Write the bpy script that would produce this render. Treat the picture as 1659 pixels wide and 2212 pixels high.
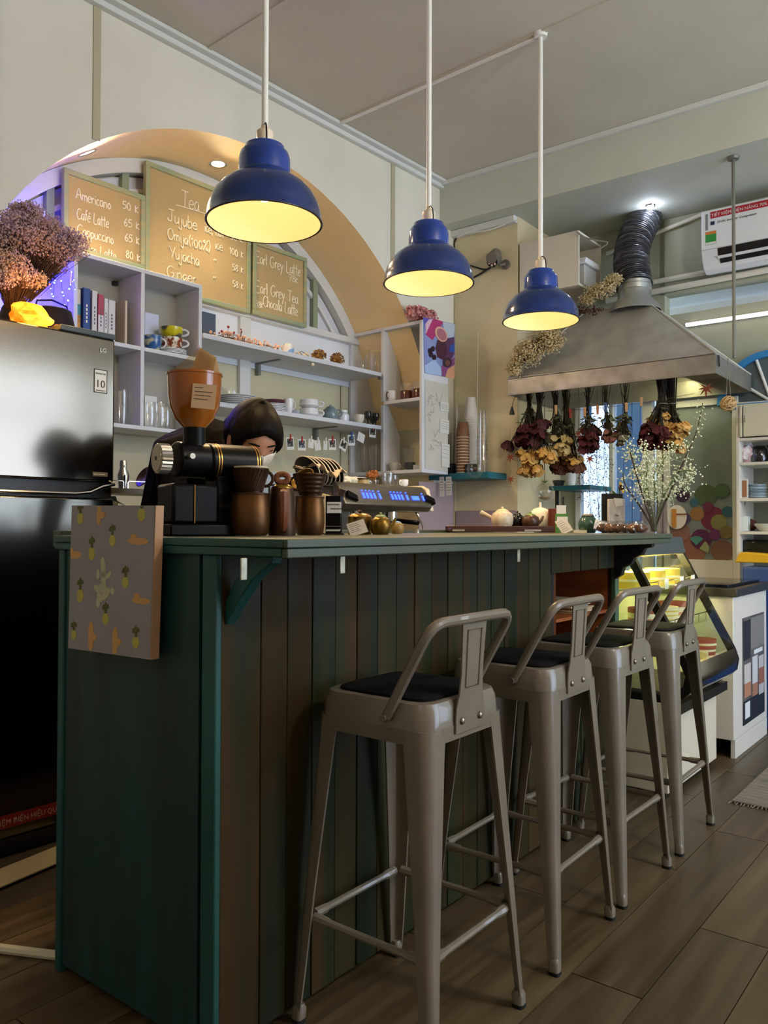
import bpy, bmesh, math, random
from math import sin, cos, pi, radians, sqrt, atan2
from mathutils import Vector, Matrix, noise
random.seed(7)
for o in list(bpy.data.objects): bpy.data.objects.remove(o)
SC = bpy.context.scene
COL = SC.collection

# ---------------------------------------------------------------- camera
FPX, CX, CY, CAMH = 1750.0, 829.5, 1106.0, 1.12
PITCH, ROLL = math.atan(32 / FPX), 0.003
_f = Vector((0, cos(PITCH), sin(PITCH))); _r = Vector((1, 0, 0)); _u = _r.cross(_f)
CR = cos(ROLL) * _r + sin(ROLL) * _u; CU = -sin(ROLL) * _r + cos(ROLL) * _u
CPOS = Vector((0, 0, CAMH))
cam_d = bpy.data.cameras.new('camera'); cam = bpy.data.objects.new('camera', cam_d); COL.objects.link(cam)
cam_d.sensor_fit = 'VERTICAL'; cam_d.sensor_height = 36.0; cam_d.lens = 36.0 * FPX / 2212.0
cam_d.clip_start = 0.05; cam_d.clip_end = 200
cam.matrix_world = Matrix(((CR.x, CU.x, -_f.x, 0), (CR.y, CU.y, -_f.y, 0), (CR.z, CU.z, -_f.z, CAMH), (0, 0, 0, 1)))
SC.camera = cam

# ---------------------------------------------------------------- light of day, exposure
SC.view_settings.view_transform = 'Standard'; SC.view_settings.look = 'None'
SC.view_settings.gamma = 1.0; SC.view_settings.use_curve_mapping = False
SC.view_settings.exposure = 0.95
SC.cycles.transparent_max_bounces = 32
world = bpy.data.worlds.new('overcast_sky'); SC.world = world; world.use_nodes = True
bg = world.node_tree.nodes['Background']; bg.inputs[0].default_value = (0.78, 0.89, 1.0, 1); bg.inputs[1].default_value = 4.4

# ---------------------------------------------------------------- frames: u runs right and away, v runs left and away
class Fr:
    def __init__(s, yaw):
        a = radians(yaw); s.u = Vector((sin(a), cos(a), 0)); s.v = Vector((-cos(a), sin(a), 0)); s.rz = pi / 2 - a
    def P(s, u, v, z): return s.u * u + s.v * v + Vector((0, 0, z))
    def L(s, p): return (p.dot(s.u), p.dot(s.v), p.z)
    def pv(s, x, y, v):
        d = ray(x, y); t = (v - CPOS.dot(s.v)) / d.dot(s.v); return s.L(CPOS + d * t)
    def pu(s, x, y, u):
        d = ray(x, y); t = (u - CPOS.dot(s.u)) / d.dot(s.u); return s.L(CPOS + d * t)
    def pz(s, x, y, z):
        d = ray(x, y); t = (z - CAMH) / d.z; return s.L(CPOS + d * t)
def ray(x, y): return CR * ((x - CX) / FPX) - CU * ((y - CY) / FPX) + _f
FA, FB, FC = Fr(40.6), Fr(37.6), Fr(38.3)     # arch wall / back wall / bar counter

# ---------------------------------------------------------------- materials
def lin(c):
    if isinstance(c, str): c = tuple(int(c[i:i + 2], 16) / 255 for i in (0, 2, 4))
    return tuple((x / 12.92 if x <= 0.04045 else ((x + 0.055) / 1.055) ** 2.4) for x in c)
_mats = {}
def M(name, col='808080', rough=0.5, metal=0.0, col2=None, scale=(6, 6, 6), detail=4, bump=0.0, bscale=None, trans=0.0, ior=1.45,
      emit=None, estr=0.0, coat=0.0, spec=0.5, contrast=(0.35, 0.65), alpha=1.0, rnd=0.0, sub=0.0, rvar=0.0):
    if name in _mats: return _mats[name]
    m = bpy.data.materials.new(name); m.use_nodes = True; nt = m.node_tree; N = nt.nodes; L = nt.links
    b = N['Principled BSDF']; c1 = lin(col)
    b.inputs['Base Color'].default_value = (*c1, 1); b.inputs['Roughness'].default_value = rough; b.inputs['Metallic'].default_value = metal
    b.inputs['Transmission Weight'].default_value = trans; b.inputs['IOR'].default_value = ior
    b.inputs['Coat Weight'].default_value = coat; b.inputs['Specular IOR Level'].default_value = spec; b.inputs['Alpha'].default_value = alpha
    if sub: b.inputs['Subsurface Weight'].default_value = sub; b.inputs['Subsurface Scale'].default_value = 0.02
    if emit: b.inputs['Emission Color'].default_value = (*lin(emit), 1); b.inputs['Emission Strength'].default_value = estr
    tc = N.new('ShaderNodeTexCoord'); mp = N.new('ShaderNodeMapping'); mp.inputs['Scale'].default_value = scale
    L.new(tc.outputs['Object'], mp.inputs['Vector'])
    src = mp.outputs['Vector']
    if rnd:
        oi = N.new('ShaderNodeObjectInfo'); va = N.new('ShaderNodeVectorMath'); va.operation = 'MULTIPLY_ADD'
        L.new(oi.outputs['Random'], va.inputs[0]); va.inputs[1].default_value = (31, 17, 53); L.new(src, va.inputs[2]); src = va.outputs[0]
    nz = N.new('ShaderNodeTexNoise'); nz.inputs['Scale'].default_value = 1.0; nz.inputs['Detail'].default_value = detail
    L.new(src, nz.inputs['Vector'])
    out = None
    if col2 is not None:
        rp = N.new('ShaderNodeValToRGB'); rp.color_ramp.elements[0].position = contrast[0]; rp.color_ramp.elements[1].position = contrast[1]
        rp.color_ramp.elements[0].color = (*c1, 1); rp.color_ramp.elements[1].color = (*lin(col2), 1)
        L.new(nz.outputs['Fac'], rp.inputs['Fac']); out = rp.outputs['Color']
    if rnd:
        hs = N.new('ShaderNodeHueSaturation'); mr = N.new('ShaderNodeMapRange'); L.new(oi.outputs['Random'], mr.inputs['Value'])
        mr.inputs['To Min'].default_value = 1 - rnd; mr.inputs['To Max'].default_value = 1 + rnd
        L.new(mr.outputs['Result'], hs.inputs['Value'])
        if out: L.new(out, hs.inputs['Color'])
        else: hs.inputs['Color'].default_value = (*c1, 1)
        out = hs.outputs['Color']
    if out: L.new(out, b.inputs['Base Color'])
    if rvar:
        mr2 = N.new('ShaderNodeMapRange'); L.new(nz.outputs['Fac'], mr2.inputs['Value']); mr2.inputs['From Min'].default_value = .3; mr2.inputs['From Max'].default_value = .7
        mr2.inputs['To Min'].default_value = max(0.02, rough - rvar); mr2.inputs['To Max'].default_value = min(1, rough + rvar); L.new(mr2.outputs['Result'], b.inputs['Roughness'])
    if bump:
        n2 = nz
        if bscale:
            n2 = N.new('ShaderNodeTexNoise'); n2.inputs['Scale'].default_value = bscale; n2.inputs['Detail'].default_value = 3; L.new(tc.outputs['Object'], n2.inputs['Vector'])
        bp = N.new('ShaderNodeBump'); bp.inputs['Strength'].default_value = bump; bp.inputs['Distance'].default_value = 0.01
        L.new(n2.outputs['Fac'], bp.inputs['Height']); L.new(bp.outputs['Normal'], b.inputs['Normal'])
    _mats[name] = m; return m
def glass(name, col='ffffff', rough=0.0, mix=0.82):
    """thin clear glass: mostly lets light through, reflects at grazing angles"""
    if name in _mats: return _mats[name]
    m = bpy.data.materials.new(name); m.use_nodes = True; N = m.node_tree.nodes; L = m.node_tree.links
    N.remove(N['Principled BSDF']); out = N['Material Output']
    t = N.new('ShaderNodeBsdfTransparent'); t.inputs[0].default_value = (*lin(col), 1)
    g = N.new('ShaderNodeBsdfGlossy'); g.inputs['Roughness'].default_value = 0.03 + rough
    lw = N.new('ShaderNodeLayerWeight'); lw.inputs['Blend'].default_value = 0.35
    mr = N.new('ShaderNodeMapRange'); mr.inputs['To Min'].default_value = .03 + .1 * (1 - mix); mr.inputs['To Max'].default_value = 0.28
    L.new(lw.outputs['Facing'], mr.inputs['Value']); mx = N.new('ShaderNodeMixShader')
    L.new(mr.outputs['Result'], mx.inputs[0]); L.new(t.outputs[0], mx.inputs[1]); L.new(g.outputs[0], mx.inputs[2]); L.new(mx.outputs[0], out.inputs[0])
    _mats[name] = m; return m

# ---------------------------------------------------------------- mesh builder
class MB:
    def __init__(s): s.V = []; s.F = []
    def add(s, vs, fs):
        n = len(s.V); s.V += [tuple(v) for v in vs]; s.F += [tuple(i + n for i in f) for f in fs]; return s
    def box(s, x0, x1, y0, y1, z0, z1, m=None):
        vs = [Vector(p) for p in ((x0, y0, z0), (x1, y0, z0), (x1, y1, z0), (x0, y1, z0), (x0, y0, z1), (x1, y0, z1), (x1, y1, z1), (x0, y1, z1))]
        if m is not None: vs = [m @ v for v in vs]
        return s.add(vs, [(0, 3, 2, 1), (4, 5, 6, 7), (0, 1, 5, 4), (1, 2, 6, 5), (2, 3, 7, 6), (3, 0, 4, 7)])
    def cbox(s, c, sz, rot=(0, 0, 0)):
        from mathutils import Euler
        m = Matrix.Translation(Vector(c)) @ Euler(rot).to_matrix().to_4x4()
        return s.box(-sz[0] / 2, sz[0] / 2, -sz[1] / 2, sz[1] / 2, -sz[2] / 2, sz[2] / 2, m)
    def prism(s, pts, axis, a, b, m=None):
        """polygon (2-D points) extruded along axis from a to b; x: pts=(y,z), y: pts=(x,z), z: pts=(x,y)"""
        f = {'x': lambda p, t: (t, p[0], p[1]), 'y': lambda p, t: (p[0], t, p[1]), 'z': lambda p, t: (p[0], p[1], t)}[axis]
        n = len(pts); vs = [Vector(f(p, a)) for p in pts] + [Vector(f(p, b)) for p in pts]
        if m is not None: vs = [m @ v for v in vs]
        return s.add(vs, [tuple(range(n))[::-1], tuple(range(n, 2 * n))] + [(i, (i + 1) % n, n + (i + 1) % n, n + i) for i in range(n)])
    def loft(s, rings, closed=True, cap=True):
        n = len(rings[0]); vs = [p for r in rings for p in r]; fs = []
        for k in range(len(rings) - 1):
            for i in range(n if closed else n - 1):
                j = (i + 1) % n; fs.append((k * n + i, k * n + j, (k + 1) * n + j, (k + 1) * n + i))
        if cap and closed: fs += [tuple(range(n))[::-1], tuple((len(rings) - 1) * n + i for i in range(n))]
        return s.add(vs, fs)
    def lathe(s, prof, seg=24, c=(0, 0, 0), cap=True, m=None, sq=(1, 1)):
        rings = []
        for r, z in prof:
            ring = [Vector((c[0] + r * sq[0] * cos(2 * pi * i / seg), c[1] + r * sq[1] * sin(2 * pi * i / seg), c[2] + z)) for i in range(seg)]
            if m is not None: ring = [m @ v for v in ring]
            rings.append(ring)
        return s.loft(rings, True, cap)
    def cyl(s, p, q, r, seg=16, r2=None): return s.tube([p, q], [r, r if r2 is None else r2], seg)
    def tube(s, pts, r, seg=8, closed=False, cap=True):
        P = [Vector(p) for p in pts]; n = len(P); R = r if isinstance(r, (list, tuple)) else [r] * n
        T = []
        for i in range(n):
            if closed: t = P[(i + 1) % n] - P[i - 1]
            else: t = P[min(i + 1, n - 1)] - P[max(i - 1, 0)]
            T.append(t.normalized() if t.length > 1e-9 else Vector((0, 0, 1)))
        a = Vector((0, 0, 1)) if abs(T[0].z) < 0.9 else Vector((1, 0, 0))
        nrm = (a - T[0] * a.dot(T[0])).normalized(); rings = []
        for i in range(n):
            nrm = (nrm - T[i] * nrm.dot(T[i])); nrm = nrm.normalized() if nrm.length > 1e-6 else T[i].orthogonal().normalized()
            bn = T[i].cross(nrm)
            rings.append([P[i] + (nrm * cos(2 * pi * k / seg) + bn * sin(2 * pi * k / seg)) * R[i] for k in range(seg)])
        if closed: rings.append(rings[0])
        return s.loft(rings, True, cap and not closed)
    def ball(s, c, r, seg=16, rings=10, m=None):
        r = (r, r, r) if not isinstance(r, (list, tuple)) else r
        prof = []; c = Vector(c); rs = []
        for k in range(rings + 1):
            a = -pi / 2 + pi * k / rings; ca = max(cos(a), 0.002)
            ring = [Vector((r[0] * ca * cos(2 * pi * i / seg), r[1] * ca * sin(2 * pi * i / seg), r[2] * sin(a))) for i in range(seg)]
            if m is not None: ring = [m @ v for v in ring]
            rs.append([c + v for v in ring])
        return s.loft(rs)
    def rock(s, c, r, amp=0.2, fr=3.0, sub=2, seed=0):
        bm = bmesh.new(); bmesh.ops.create_icosphere(bm, subdivisions=sub, radius=1)
        r = (r, r, r) if not isinstance(r, (list, tuple)) else r; vs = []
        for v in bm.verts:
            k = 1 + amp * noise.noise(v.co * fr + Vector((seed * 7.3, seed * 3.1, seed)))
            vs.append(Vector((c[0] + v.co.x * k * r[0], c[1] + v.co.y * k * r[1], c[2] + v.co.z * k * r[2])))
        bm.verts.index_update(); fs = [tuple(v.index for v in f.verts) for f in bm.faces]; bm.free(); return s.add(vs, fs)
    def quad(s, a, b, c, d): return s.add([a, b, c, d], [(0, 1, 2, 3)])
    def xf(s, m):
        s.V = [tuple(m @ Vector(v)) for v in s.V]; return s
    def mesh(s, name, mat, smooth=35):
        me = bpy.data.meshes.new(name); me.from_pydata(s.V, [], s.F); me.update()
        bm = bmesh.new(); bm.from_mesh(me); bmesh.ops.recalc_face_normals(bm, faces=bm.faces); bm.to_mesh(me); bm.free()
        if mat: me.materials.append(mat)
        if smooth:
            me.shade_smooth()
            try: me.set_sharp_from_angle(angle=radians(smooth))
            except Exception: pass
        return me
    def build(s, name, mat, parent=None, loc=None, rz=None, bevel=0.0, smooth=35, label=None, flat=False):
        o = bpy.data.objects.new(name, s.mesh(name, mat, 0 if flat else smooth)); COL.objects.link(o)
        if parent: o.parent = parent
        if loc is not None: o.location = loc
        if rz is not None: o.rotation_euler = (0, 0, rz)
        if bevel:
            b = o.modifiers.new('bevel', 'BEVEL'); b.width = bevel; b.segments = 2; b.limit_method = 'ANGLE'; b.angle_limit = radians(40)
        if label: o['label'] = label
        return o
def tag(o, label=None, cat=None, group=None, kind=None):
    for k, v in (('label', label), ('category', cat), ('group', group), ('kind', kind)):
        if v: o[k] = v
    return o
def thing(name, label, cat, fr=None, at=(0, 0, 0), rz=0.0, group=None):
    o = bpy.data.objects.new(name, None); COL.objects.link(o); o.empty_display_size = 0.05
    o.location = fr.P(*at) if fr else at; o.rotation_euler = (0, 0, (fr.rz if fr else 0) + rz)
    return tag(o, label, cat, group)
def single(mb, name, mat, label, cat, fr, at, rz=0.0, group=None, bevel=0.0, smooth=35, kind=None, flat=False):
    o = mb.build(name, mat, None, fr.P(*at), fr.rz + rz, bevel, smooth, None, flat); return tag(o, label, cat, group, kind)
def dup(root, loc, rz, label=None):
    r = root.copy(); COL.objects.link(r); r.location = loc; r.rotation_euler = (0, 0, rz)
    if label: r['label'] = label
    for ch in list(root.children):
        c = ch.copy(); COL.objects.link(c); c.parent = r
        for g in list(ch.children):
            d = g.copy(); COL.objects.link(d); d.parent = c
    return r
def struct(mb, name, mat, fr=None, at=(0, 0, 0), parent=None, bevel=0.0, smooth=35):
    o = mb.build(name, mat, parent, fr.P(*at) if fr and not parent else None, fr.rz if fr and not parent else None, bevel, smooth)
    if not parent: o['kind'] = 'structure'
    return o
def text_mesh(txt, size, depth=0.0008, align='LEFT', shear=0.0, name='lettering'):
    """flat lettering in the x-z plane facing -y, baseline at z=0"""
    cu = bpy.data.curves.new(name, 'FONT'); cu.body = txt; cu.size = size; cu.align_x = align; cu.shear = shear; cu.extrude = depth; cu.resolution_u = 2
    o = bpy.data.objects.new(name, cu); COL.objects.link(o)
    dg = bpy.context.evaluated_depsgraph_get(); me = bpy.data.meshes.new_from_object(o.evaluated_get(dg)); bpy.data.objects.remove(o)
    me.transform(Matrix.Rotation(pi / 2, 4, 'X')); return me
def text(txt, size, mat, parent, loc, rot=(0, 0, 0), align='LEFT', shear=0.0, name='lettering', depth=0.0006, sx=1.0):
    me = text_mesh(txt, size, depth, align, shear, name); me.materials.clear(); me.materials.append(mat)
    o = bpy.data.objects.new(name, me); COL.objects.link(o); o.parent = parent; o.location = loc; o.rotation_euler = rot; o.scale = (sx, 1, 1); return o
def point_light(name, loc, energy, col, radius=0.03, parent=None):
    l = bpy.data.lights.new(name, 'POINT'); l.energy = energy; l.color = col; l.shadow_soft_size = radius
    o = bpy.data.objects.new(name, l); COL.objects.link(o); o.location = loc
    if parent: o.parent = parent
    return o
_ON = ('zeroth first second third fourth fifth sixth seventh eighth ninth tenth eleventh twelfth thirteenth fourteenth fifteenth sixteenth seventeenth eighteenth nineteenth twentieth').split()
def nth(k): return _ON[k] if k <= 20 else ('twenty ' + _ON[k - 20] if k < 30 else 'thirtieth')
def arc(c, r, a0, a1, n): return [(c[0] + r * cos(a0 + (a1 - a0) * i / n), c[1] + r * sin(a0 + (a1 - a0) * i / n)) for i in range(n + 1)]
# ================================================================ SETTING
CEIL = 3.49; WV = 3.322; RECV = 3.845; ACU, ACZ, AR = 2.817, 1.566, 1.577; CORN = 4.634
VF = -2.3; U0 = -2.2; BACKU = 4.80; WINU = 5.45; SOFZ = 3.195; BEAMU = 4.624
PILV = 2.578
m_wall = M('painted_wall', 'e4dfd0', .75, col2='dad5c4', scale=(2, 2, 2), bump=.06, bscale=60)
m_wallb = M('cream_wall', 'dccfac', .7, col2='cfc19a', scale=(2.5, 2.5, 2.5), bump=.08, bscale=40)
m_soffit = M('arch_soffit_paint', 'f2d7a2', .7, bump=.04, bscale=40)
m_ceil = M('ceiling_paint', 'cfc8b8', .8, col2='c6bfae', scale=(1.5, 1.5, 1.5), bump=.05, bscale=80)
m_beam = M('beam_paint', 'c9cbbd', .75, col2='bfc2b3', scale=(2, 2, 2), bump=.06, bscale=60)
m_trim = M('white_trim', 'd9dad6', .5)
m_plank = M('floor_plank', '40331f', .42, col2='63543c', scale=(1.6, 22, 22), detail=6, bump=.12, rnd=.22, contrast=(.3, .75), rvar=.12)
m_sub = M('subfloor', '2e261c', .8)

# floor: slab with separate vinyl planks running along the counter
fl = MB().box(-3, 9, -3.2, 5.4, -0.12, -0.012); floor = struct(fl, 'floor', m_sub, FC)
pl_me = MB().box(0, 1.216, 0, .178, -.0115, 0).mesh('plank', m_plank)
cnt = 0
for j in range(-13, 13):
    off = (j * 0.437) % 1.22
    for i in range(-3, 6):
        u = i * 1.22 - off; v = j * .181
        if u > 6.2 or u < -1.6 or v > 2.2: continue
        if (u + 1.2 < .4 and v > -.3) and v < .5: pass
        o = bpy.data.objects.new('plank', pl_me); COL.objects.link(o); o.parent = floor; o.location = (u, v, 0); cnt += 1
bev = MB()

# ceiling, joint battens, cornice
ce = MB().box(U0, 9.2, VF, 5, CEIL, CEIL + .1)
ceiling = struct(ce, 'ceiling', m_ceil, FB)
FBoff = 0
for k, (px, py) in enumerate(((448, 106), (734, 262))):
    u, v, z = FA.pz(px, py, CEIL)
    struct(MB().box(u - .012, u + .012, VF, WV, CEIL - .008, CEIL + .002), 'ceiling_batten', m_ceil, parent=None, fr=FA)
cor = MB().box(-1.6, BEAMU + .02, WV - .035, WV, CEIL - .045, CEIL).box(-1.6, BEAMU + .02, WV - .075, WV - .03, CEIL - .02, CEIL)
struct(cor, 'trim_1', m_trim, FA, bevel=.004)

# arched wall on the left: front skin with the opening, soffit, recess
def circ_z(u): return ACZ + sqrt(max(AR * AR - (u - ACU) ** 2, 0))
n = 48; us = [ACU - AR * cos(pi * i / n) for i in range(n + 1)]
w = MB()
for i in range(n):
    a, b = us[i], us[i + 1]
    w.quad((a, WV, circ_z(a)), (b, WV, circ_z(b)), (b, WV, CEIL), (a, WV, CEIL))
w.quad((U0, WV, 0), (ACU - AR, WV, 0), (ACU - AR, WV, CEIL), (U0, WV, CEIL))
w.quad((ACU + AR, WV, 0), (CORN, WV, 0), (CORN, WV, CEIL), (ACU + AR, WV, CEIL))
wall_left = struct(w, 'wall_left', m_wall, FA)
sf = MB()
for i in range(n):
    a, b = us[i], us[i + 1]
    sf.quad((a, WV, circ_z(a)), (a, RECV, circ_z(a)), (b, RECV, circ_z(b)), (b, WV, circ_z(b)))
sf.quad((us[0], WV, 0), (us[0], RECV, 0), (us[0], RECV, ACZ), (us[0], WV, ACZ)); sf.quad((us[-1], WV, ACZ), (us[-1], RECV, ACZ), (us[-1], RECV, 0), (us[-1], WV, 0))
struct(sf, 'arch_soffit', m_soffit, FA, smooth=20)
struct(MB().box(us[0] - .1, us[-1] + .1, RECV + .03, RECV + .1, 0, 3.3), 'wall_recess', m_wallb, FA)
# panels and battens of the recess back
m_panel = M('recess_panel', 'cfc7a8', .7, col2='c4bc9c', scale=(2, 2, 2)); m_whitep = M('white_panel', 'e4e6ea', .55)
for k, (a, b) in enumerate(((us[0], 2.28), (2.29, 3.16), (3.17, 4.02), (4.03, us[-1]))):
    struct(MB().box(a, b, RECV, RECV + .03, 0.8, 2.09), 'wall_panel', m_panel, FA, bevel=.003)
struct(MB().box(us[0], us[-1], RECV - .004, RECV + .03, 2.09, 2.40), 'wall_band', m_whitep, FA)
struct(MB().box(3.12, 3.20, RECV - .03, RECV, 1.5, 2.42), 'trim_2', m_trim, FA, bevel=.003)
# half-round window at the back of the recess: ring, rail, mullions, milky panes
m_fr = M('window_white_wood', 'd6d6d4', .5); m_pane = M('milky_pane', 'd9d7dd', .25, col2='cfcdd6', scale=(3, 3, 3))
win = bpy.data.objects.new('window_1', None); COL.objects.link(win); win.location = FA.P(0, 0, 0); win.rotation_euler = (0, 0, FA.rz); win['kind'] = 'structure'
def ring(r0, r1, y0, y1, zb):
    mb = MB(); rings = []
    a0 = math.asin((zb - ACZ) / r1)
    for i in range(41):
        a = a0 + (pi - 2 * a0) * i / 40; c, s_ = cos(a), sin(a)
        rings.append([Vector((ACU + r0 * c, y0, ACZ + r0 * s_)), Vector((ACU + r1 * c, y0, ACZ + r1 * s_)), Vector((ACU + r1 * c, y1, ACZ + r1 * s_)), Vector((ACU + r0 * c, y1, ACZ + r0 * s_))])
    return mb.loft(rings)
ring(1.50, 1.575, RECV - .05, RECV + .03, 2.42).build('outer_ring', m_fr, win, smooth=30)
ring(1.40, 1.425, RECV - .02, RECV + .03, 2.42).build('inner_ring', m_fr, win, smooth=30)
MB().box(us[0] + .15, us[-1] - .12, RECV - .055, RECV + .03, 2.385, 2.425).build('rail', m_fr, win, bevel=.003)
m_mull = M('green_mullion', '8f9a7c', .6)
for uu in (1.93, 2.34, 3.12, 3.75):
    MB().box(uu - .02, uu + .02, RECV - .03, RECV + .02, 2.42, circ_z(uu) - .06).build('mullion', m_mull, win)
for a, b in ((1.42, 1.91), (1.95, 2.32), (2.36, 3.10), (3.14, 3.73), (3.77, 4.13)):
    pts = [(a, 2.42)] + [(b, 2.42)] + [(b - (b - a) * k / 8, ACZ + sqrt(max(1.49 ** 2 - (b - (b - a) * k / 8 - ACU) ** 2, .73))) for k in range(9)]
    MB().prism(pts, 'y', RECV + .005, RECV + .012).build('pane', m_pane, win, smooth=0)
# recessed downlights
m_down = M('downlight_glow', 'ffffff', .5, emit='ffe2a8', estr=5); m_chrome = M('chrome', 'd8d8d8', .12, 1.0)
def soffit_hit(px, py):
    d = ray(px, py); du, dv = d.dot(FA.u), d.dot(FA.v); cu = CPOS.dot(FA.u)
    a = du * du + d.z * d.z; b = 2 * ((cu - ACU) * du + (CAMH - ACZ) * d.z); c = (cu - ACU) ** 2 + (CAMH - ACZ) ** 2 - AR * AR
    t = (-b + sqrt(b * b - 4 * a * c)) / (2 * a); return FA.L(CPOS + d * t)
for k, (px, py, nm) in enumerate(((188, 329, 'left of the two'), (471, 354, 'right of the two'))):
    u, v, z = soffit_hit(px, py); ang = atan2(u - ACU, z - ACZ)
    t = thing('recessed_downlight', 'round lit downlight in the arch soffit, ' + nm, 'light', FA, (u, v, z), 0, 'downlights in the arch')
    r = Matrix.Rotation(ang, 4, 'Y')
    MB().lathe([(.036, -.002), (.05, -.006), (.05, .004), (.036, .004)], 24, m=r, cap=False).build('trim_ring', m_chrome, t)
    MB().lathe([(.001, -.003), (.036, -.003), (.036, .002)], 24, m=r, cap=False).build('lens', m_down, t)
    l = bpy.data.lights.new('downlight_lamp', 'SPOT'); l.energy = 30; l.color = (1, .74, .42); l.spot_size = radians(160); l.spot_blend = 1.0; l.shadow_soft_size = .06
    lo = bpy.data.objects.new('downlight_lamp', l); COL.objects.link(lo); lo.location = FA.P(u - .07 * sin(ang), v - .04, z - .07 * cos(ang)); lo.rotation_euler = (radians(-38), 0, FA.rz)
# vertical joint strips on the arched wall
m_joint = M('joint_strip', 'b8ae90', .7)
for px, py in ((209, 100), (848, 420)):
    u, v, z = FA.pv(px, py, WV)
    struct(MB().box(u - .018, u + .018, WV - .006, WV, circ_z(u) + .005, CEIL - .045), 'wall_joint_strip', m_joint, FA)

# back wall: pilaster, beam, soffit, window wall behind
cw = FA.P(CORN, WV, 0); cu_, cv_, _ = FB.L(cw)
struct(MB().box(BACKU, WINU + .1, PILV, cv_ + .25, 0, SOFZ + .02), 'wall_back', m_wallb, FB)
struct(MB().box(BEAMU, BEAMU + .05, VF - .6, cv_ + .12, SOFZ, CEIL).box(BEAMU + .05, WINU + .2, VF - .6, cv_ + .25, SOFZ + .002, SOFZ + .05), 'ceiling_beam', m_beam, FB)
struct(MB().box(BEAMU - .03, BEAMU + .001, VF, cv_ + .10, CEIL - .03, CEIL), 'trim_3', m_trim, FB, bevel=.004)
struct(MB().box(BACKU - .05, BACKU, PILV, cv_ + .06, SOFZ - .045, SOFZ), 'trim_4', m_trim, FB, bevel=.004)
struct(MB().box(BACKU - .012, BACKU + .003, cv_ - .012, cv_ + .012, 0, SOFZ), 'trim_5', m_joint, FB)
u, v, z = FA.pv(952, 430, WV)
struct(MB().box(BEAMU - .012, BEAMU + .002, cv_ + .03, cv_ + .06, SOFZ, CEIL - .03), 'trim_6', m_trim, FB)

# wall behind the camera and the shop front on the street side (daylight comes in through its windows)
struct(MB().box(U0 - .1, U0, VF, 5, 0, CEIL), 'wall_near', m_wall, FA)
FRONT = MB().box(U0, 7.5, VF - .1, VF, 0, .5).box(U0, 7.5, VF - .1, VF, 2.75, CEIL)
for a, b in ((U0, 2.4), (4.4, 4.6), (6.9, 7.5)): FRONT.box(a, b, VF - .1, VF, .5, 2.75)
struct(FRONT, 'wall_front', m_wall, FA)
m_shopglass = glass('shop_window_glass', 'f4f8ff', mix=.93)
for k, (a, b) in enumerate(((2.4, 4.4), (4.6, 6.9))):
    t = bpy.data.objects.new('window_%d' % (k + 3), None); COL.objects.link(t); t.location = FA.P(0, 0, 0); t.rotation_euler = (0, 0, FA.rz); t['kind'] = 'structure'
    MB().box(a, b, VF - .052, VF - .048, .5, 2.75).build('pane', m_shopglass, t)
    MB().box(a, b, VF - .07, VF - .03, 2.2, 2.25).box(a, a + .04, VF - .07, VF - .03, .5, 2.75).box(b - .04, b, VF - .07, VF - .03, .5, 2.75).build('frame', m_trim, t)
    l = bpy.data.lights.new('daylight_portal', 'AREA'); l.shape = 'RECTANGLE'; l.size = b - a; l.size_y = 2.25; l.cycles.is_portal = True
    lo = bpy.data.objects.new('daylight_portal', l); COL.objects.link(lo); lo.location = FA.P((a + b) / 2, VF - .12, 1.625)
    lo.rotation_euler = (FA.v.to_track_quat('-Z', 'Y')).to_euler()

# globe lamp hanging over the seating side of the room (its light throws the rod shadow seen on the ceiling)
gl_t = thing('globe_lamp', 'round white globe lamp hanging over the seating side of the room', 'lamp', FA, (2.22, -1.13, 2.85))
MB().ball((0, 0, 0), .085, 24, 16).build('globe', M('opal_globe', 'ffffff', .4, emit='fff0d8', estr=5), gl_t); MB().cyl((0, 0, .085), (0, 0, CEIL - 2.85), .008, 8).build('rod', M('white_rod', 'e8e6e0', .4), gl_t)
gl_fill = dup(gl_t, FA.P(-.9, -.25, 2.85), 0, 'added round white globe lamp, unseen behind the camera, fill light for the counter end'); gl_t['group'] = 'globe lamps'; gl_fill['group'] = 'globe lamps'; point_light('globe_lamp_light', (0, 0, 0), 14, (1, .91, .76), .105, gl_fill)  # second globe is an added unseen fill, lifts the canvas and counter end
gl_l = point_light('globe_lamp_light', (0, 0, 0), 150, (1, .91, .77), .105, gl_t)
# ================================================================ BAR COUNTER
CU0, CV0, CU1, CV1, CT = 1.113, 1.329, 3.25, 1.93, 1.096
m_teal = M('teal_stained_wood', '113a35', .55, col2='162e28', scale=(9, 9, 1.2), detail=6, bump=.15, rvar=.1)
m_board = M('green_brown_board', '1d2614', .6, col2='3a2a10', scale=(14, 14, .9), detail=7, bump=.2, rnd=.25, rvar=.1, spec=.22, contrast=(.38, .62))
m_tealtrim = M('teal_trim', '194e49', .5, col2='163c37', scale=(9, 9, 2), bump=.15)
m_top = M('worn_green_top', '4a5a4a', .38, col2='6a6248', scale=(2, 10, 10), detail=6, bump=.1, rvar=.1)
m_edge1 = M('teal_edge_wood', '1f5450', .45, col2='2c473e', scale=(4, 4, 14), bump=.1); m_edge2 = M('green_edge_wood', '474a39', .45, col2='3d483a', scale=(4, 4, 14), bump=.1)
m_zinc = M('zinc_plate', 'a9a390', .45, .7, col2='8a8474', scale=(40, 40, 40)); m_orange = M('orange_ply', 'a05a26', .5, col2='7d3d18', scale=(2, 2, 12), bump=.05)
m_dark = M('dark_inside', '1a1712', .8)
ct = thing('bar_counter', 'dark teal and brown plank bar counter with an overhanging worn green top', 'counter', FC, (CU0, CV0, 0))
LN = CU1 - CU0
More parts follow.
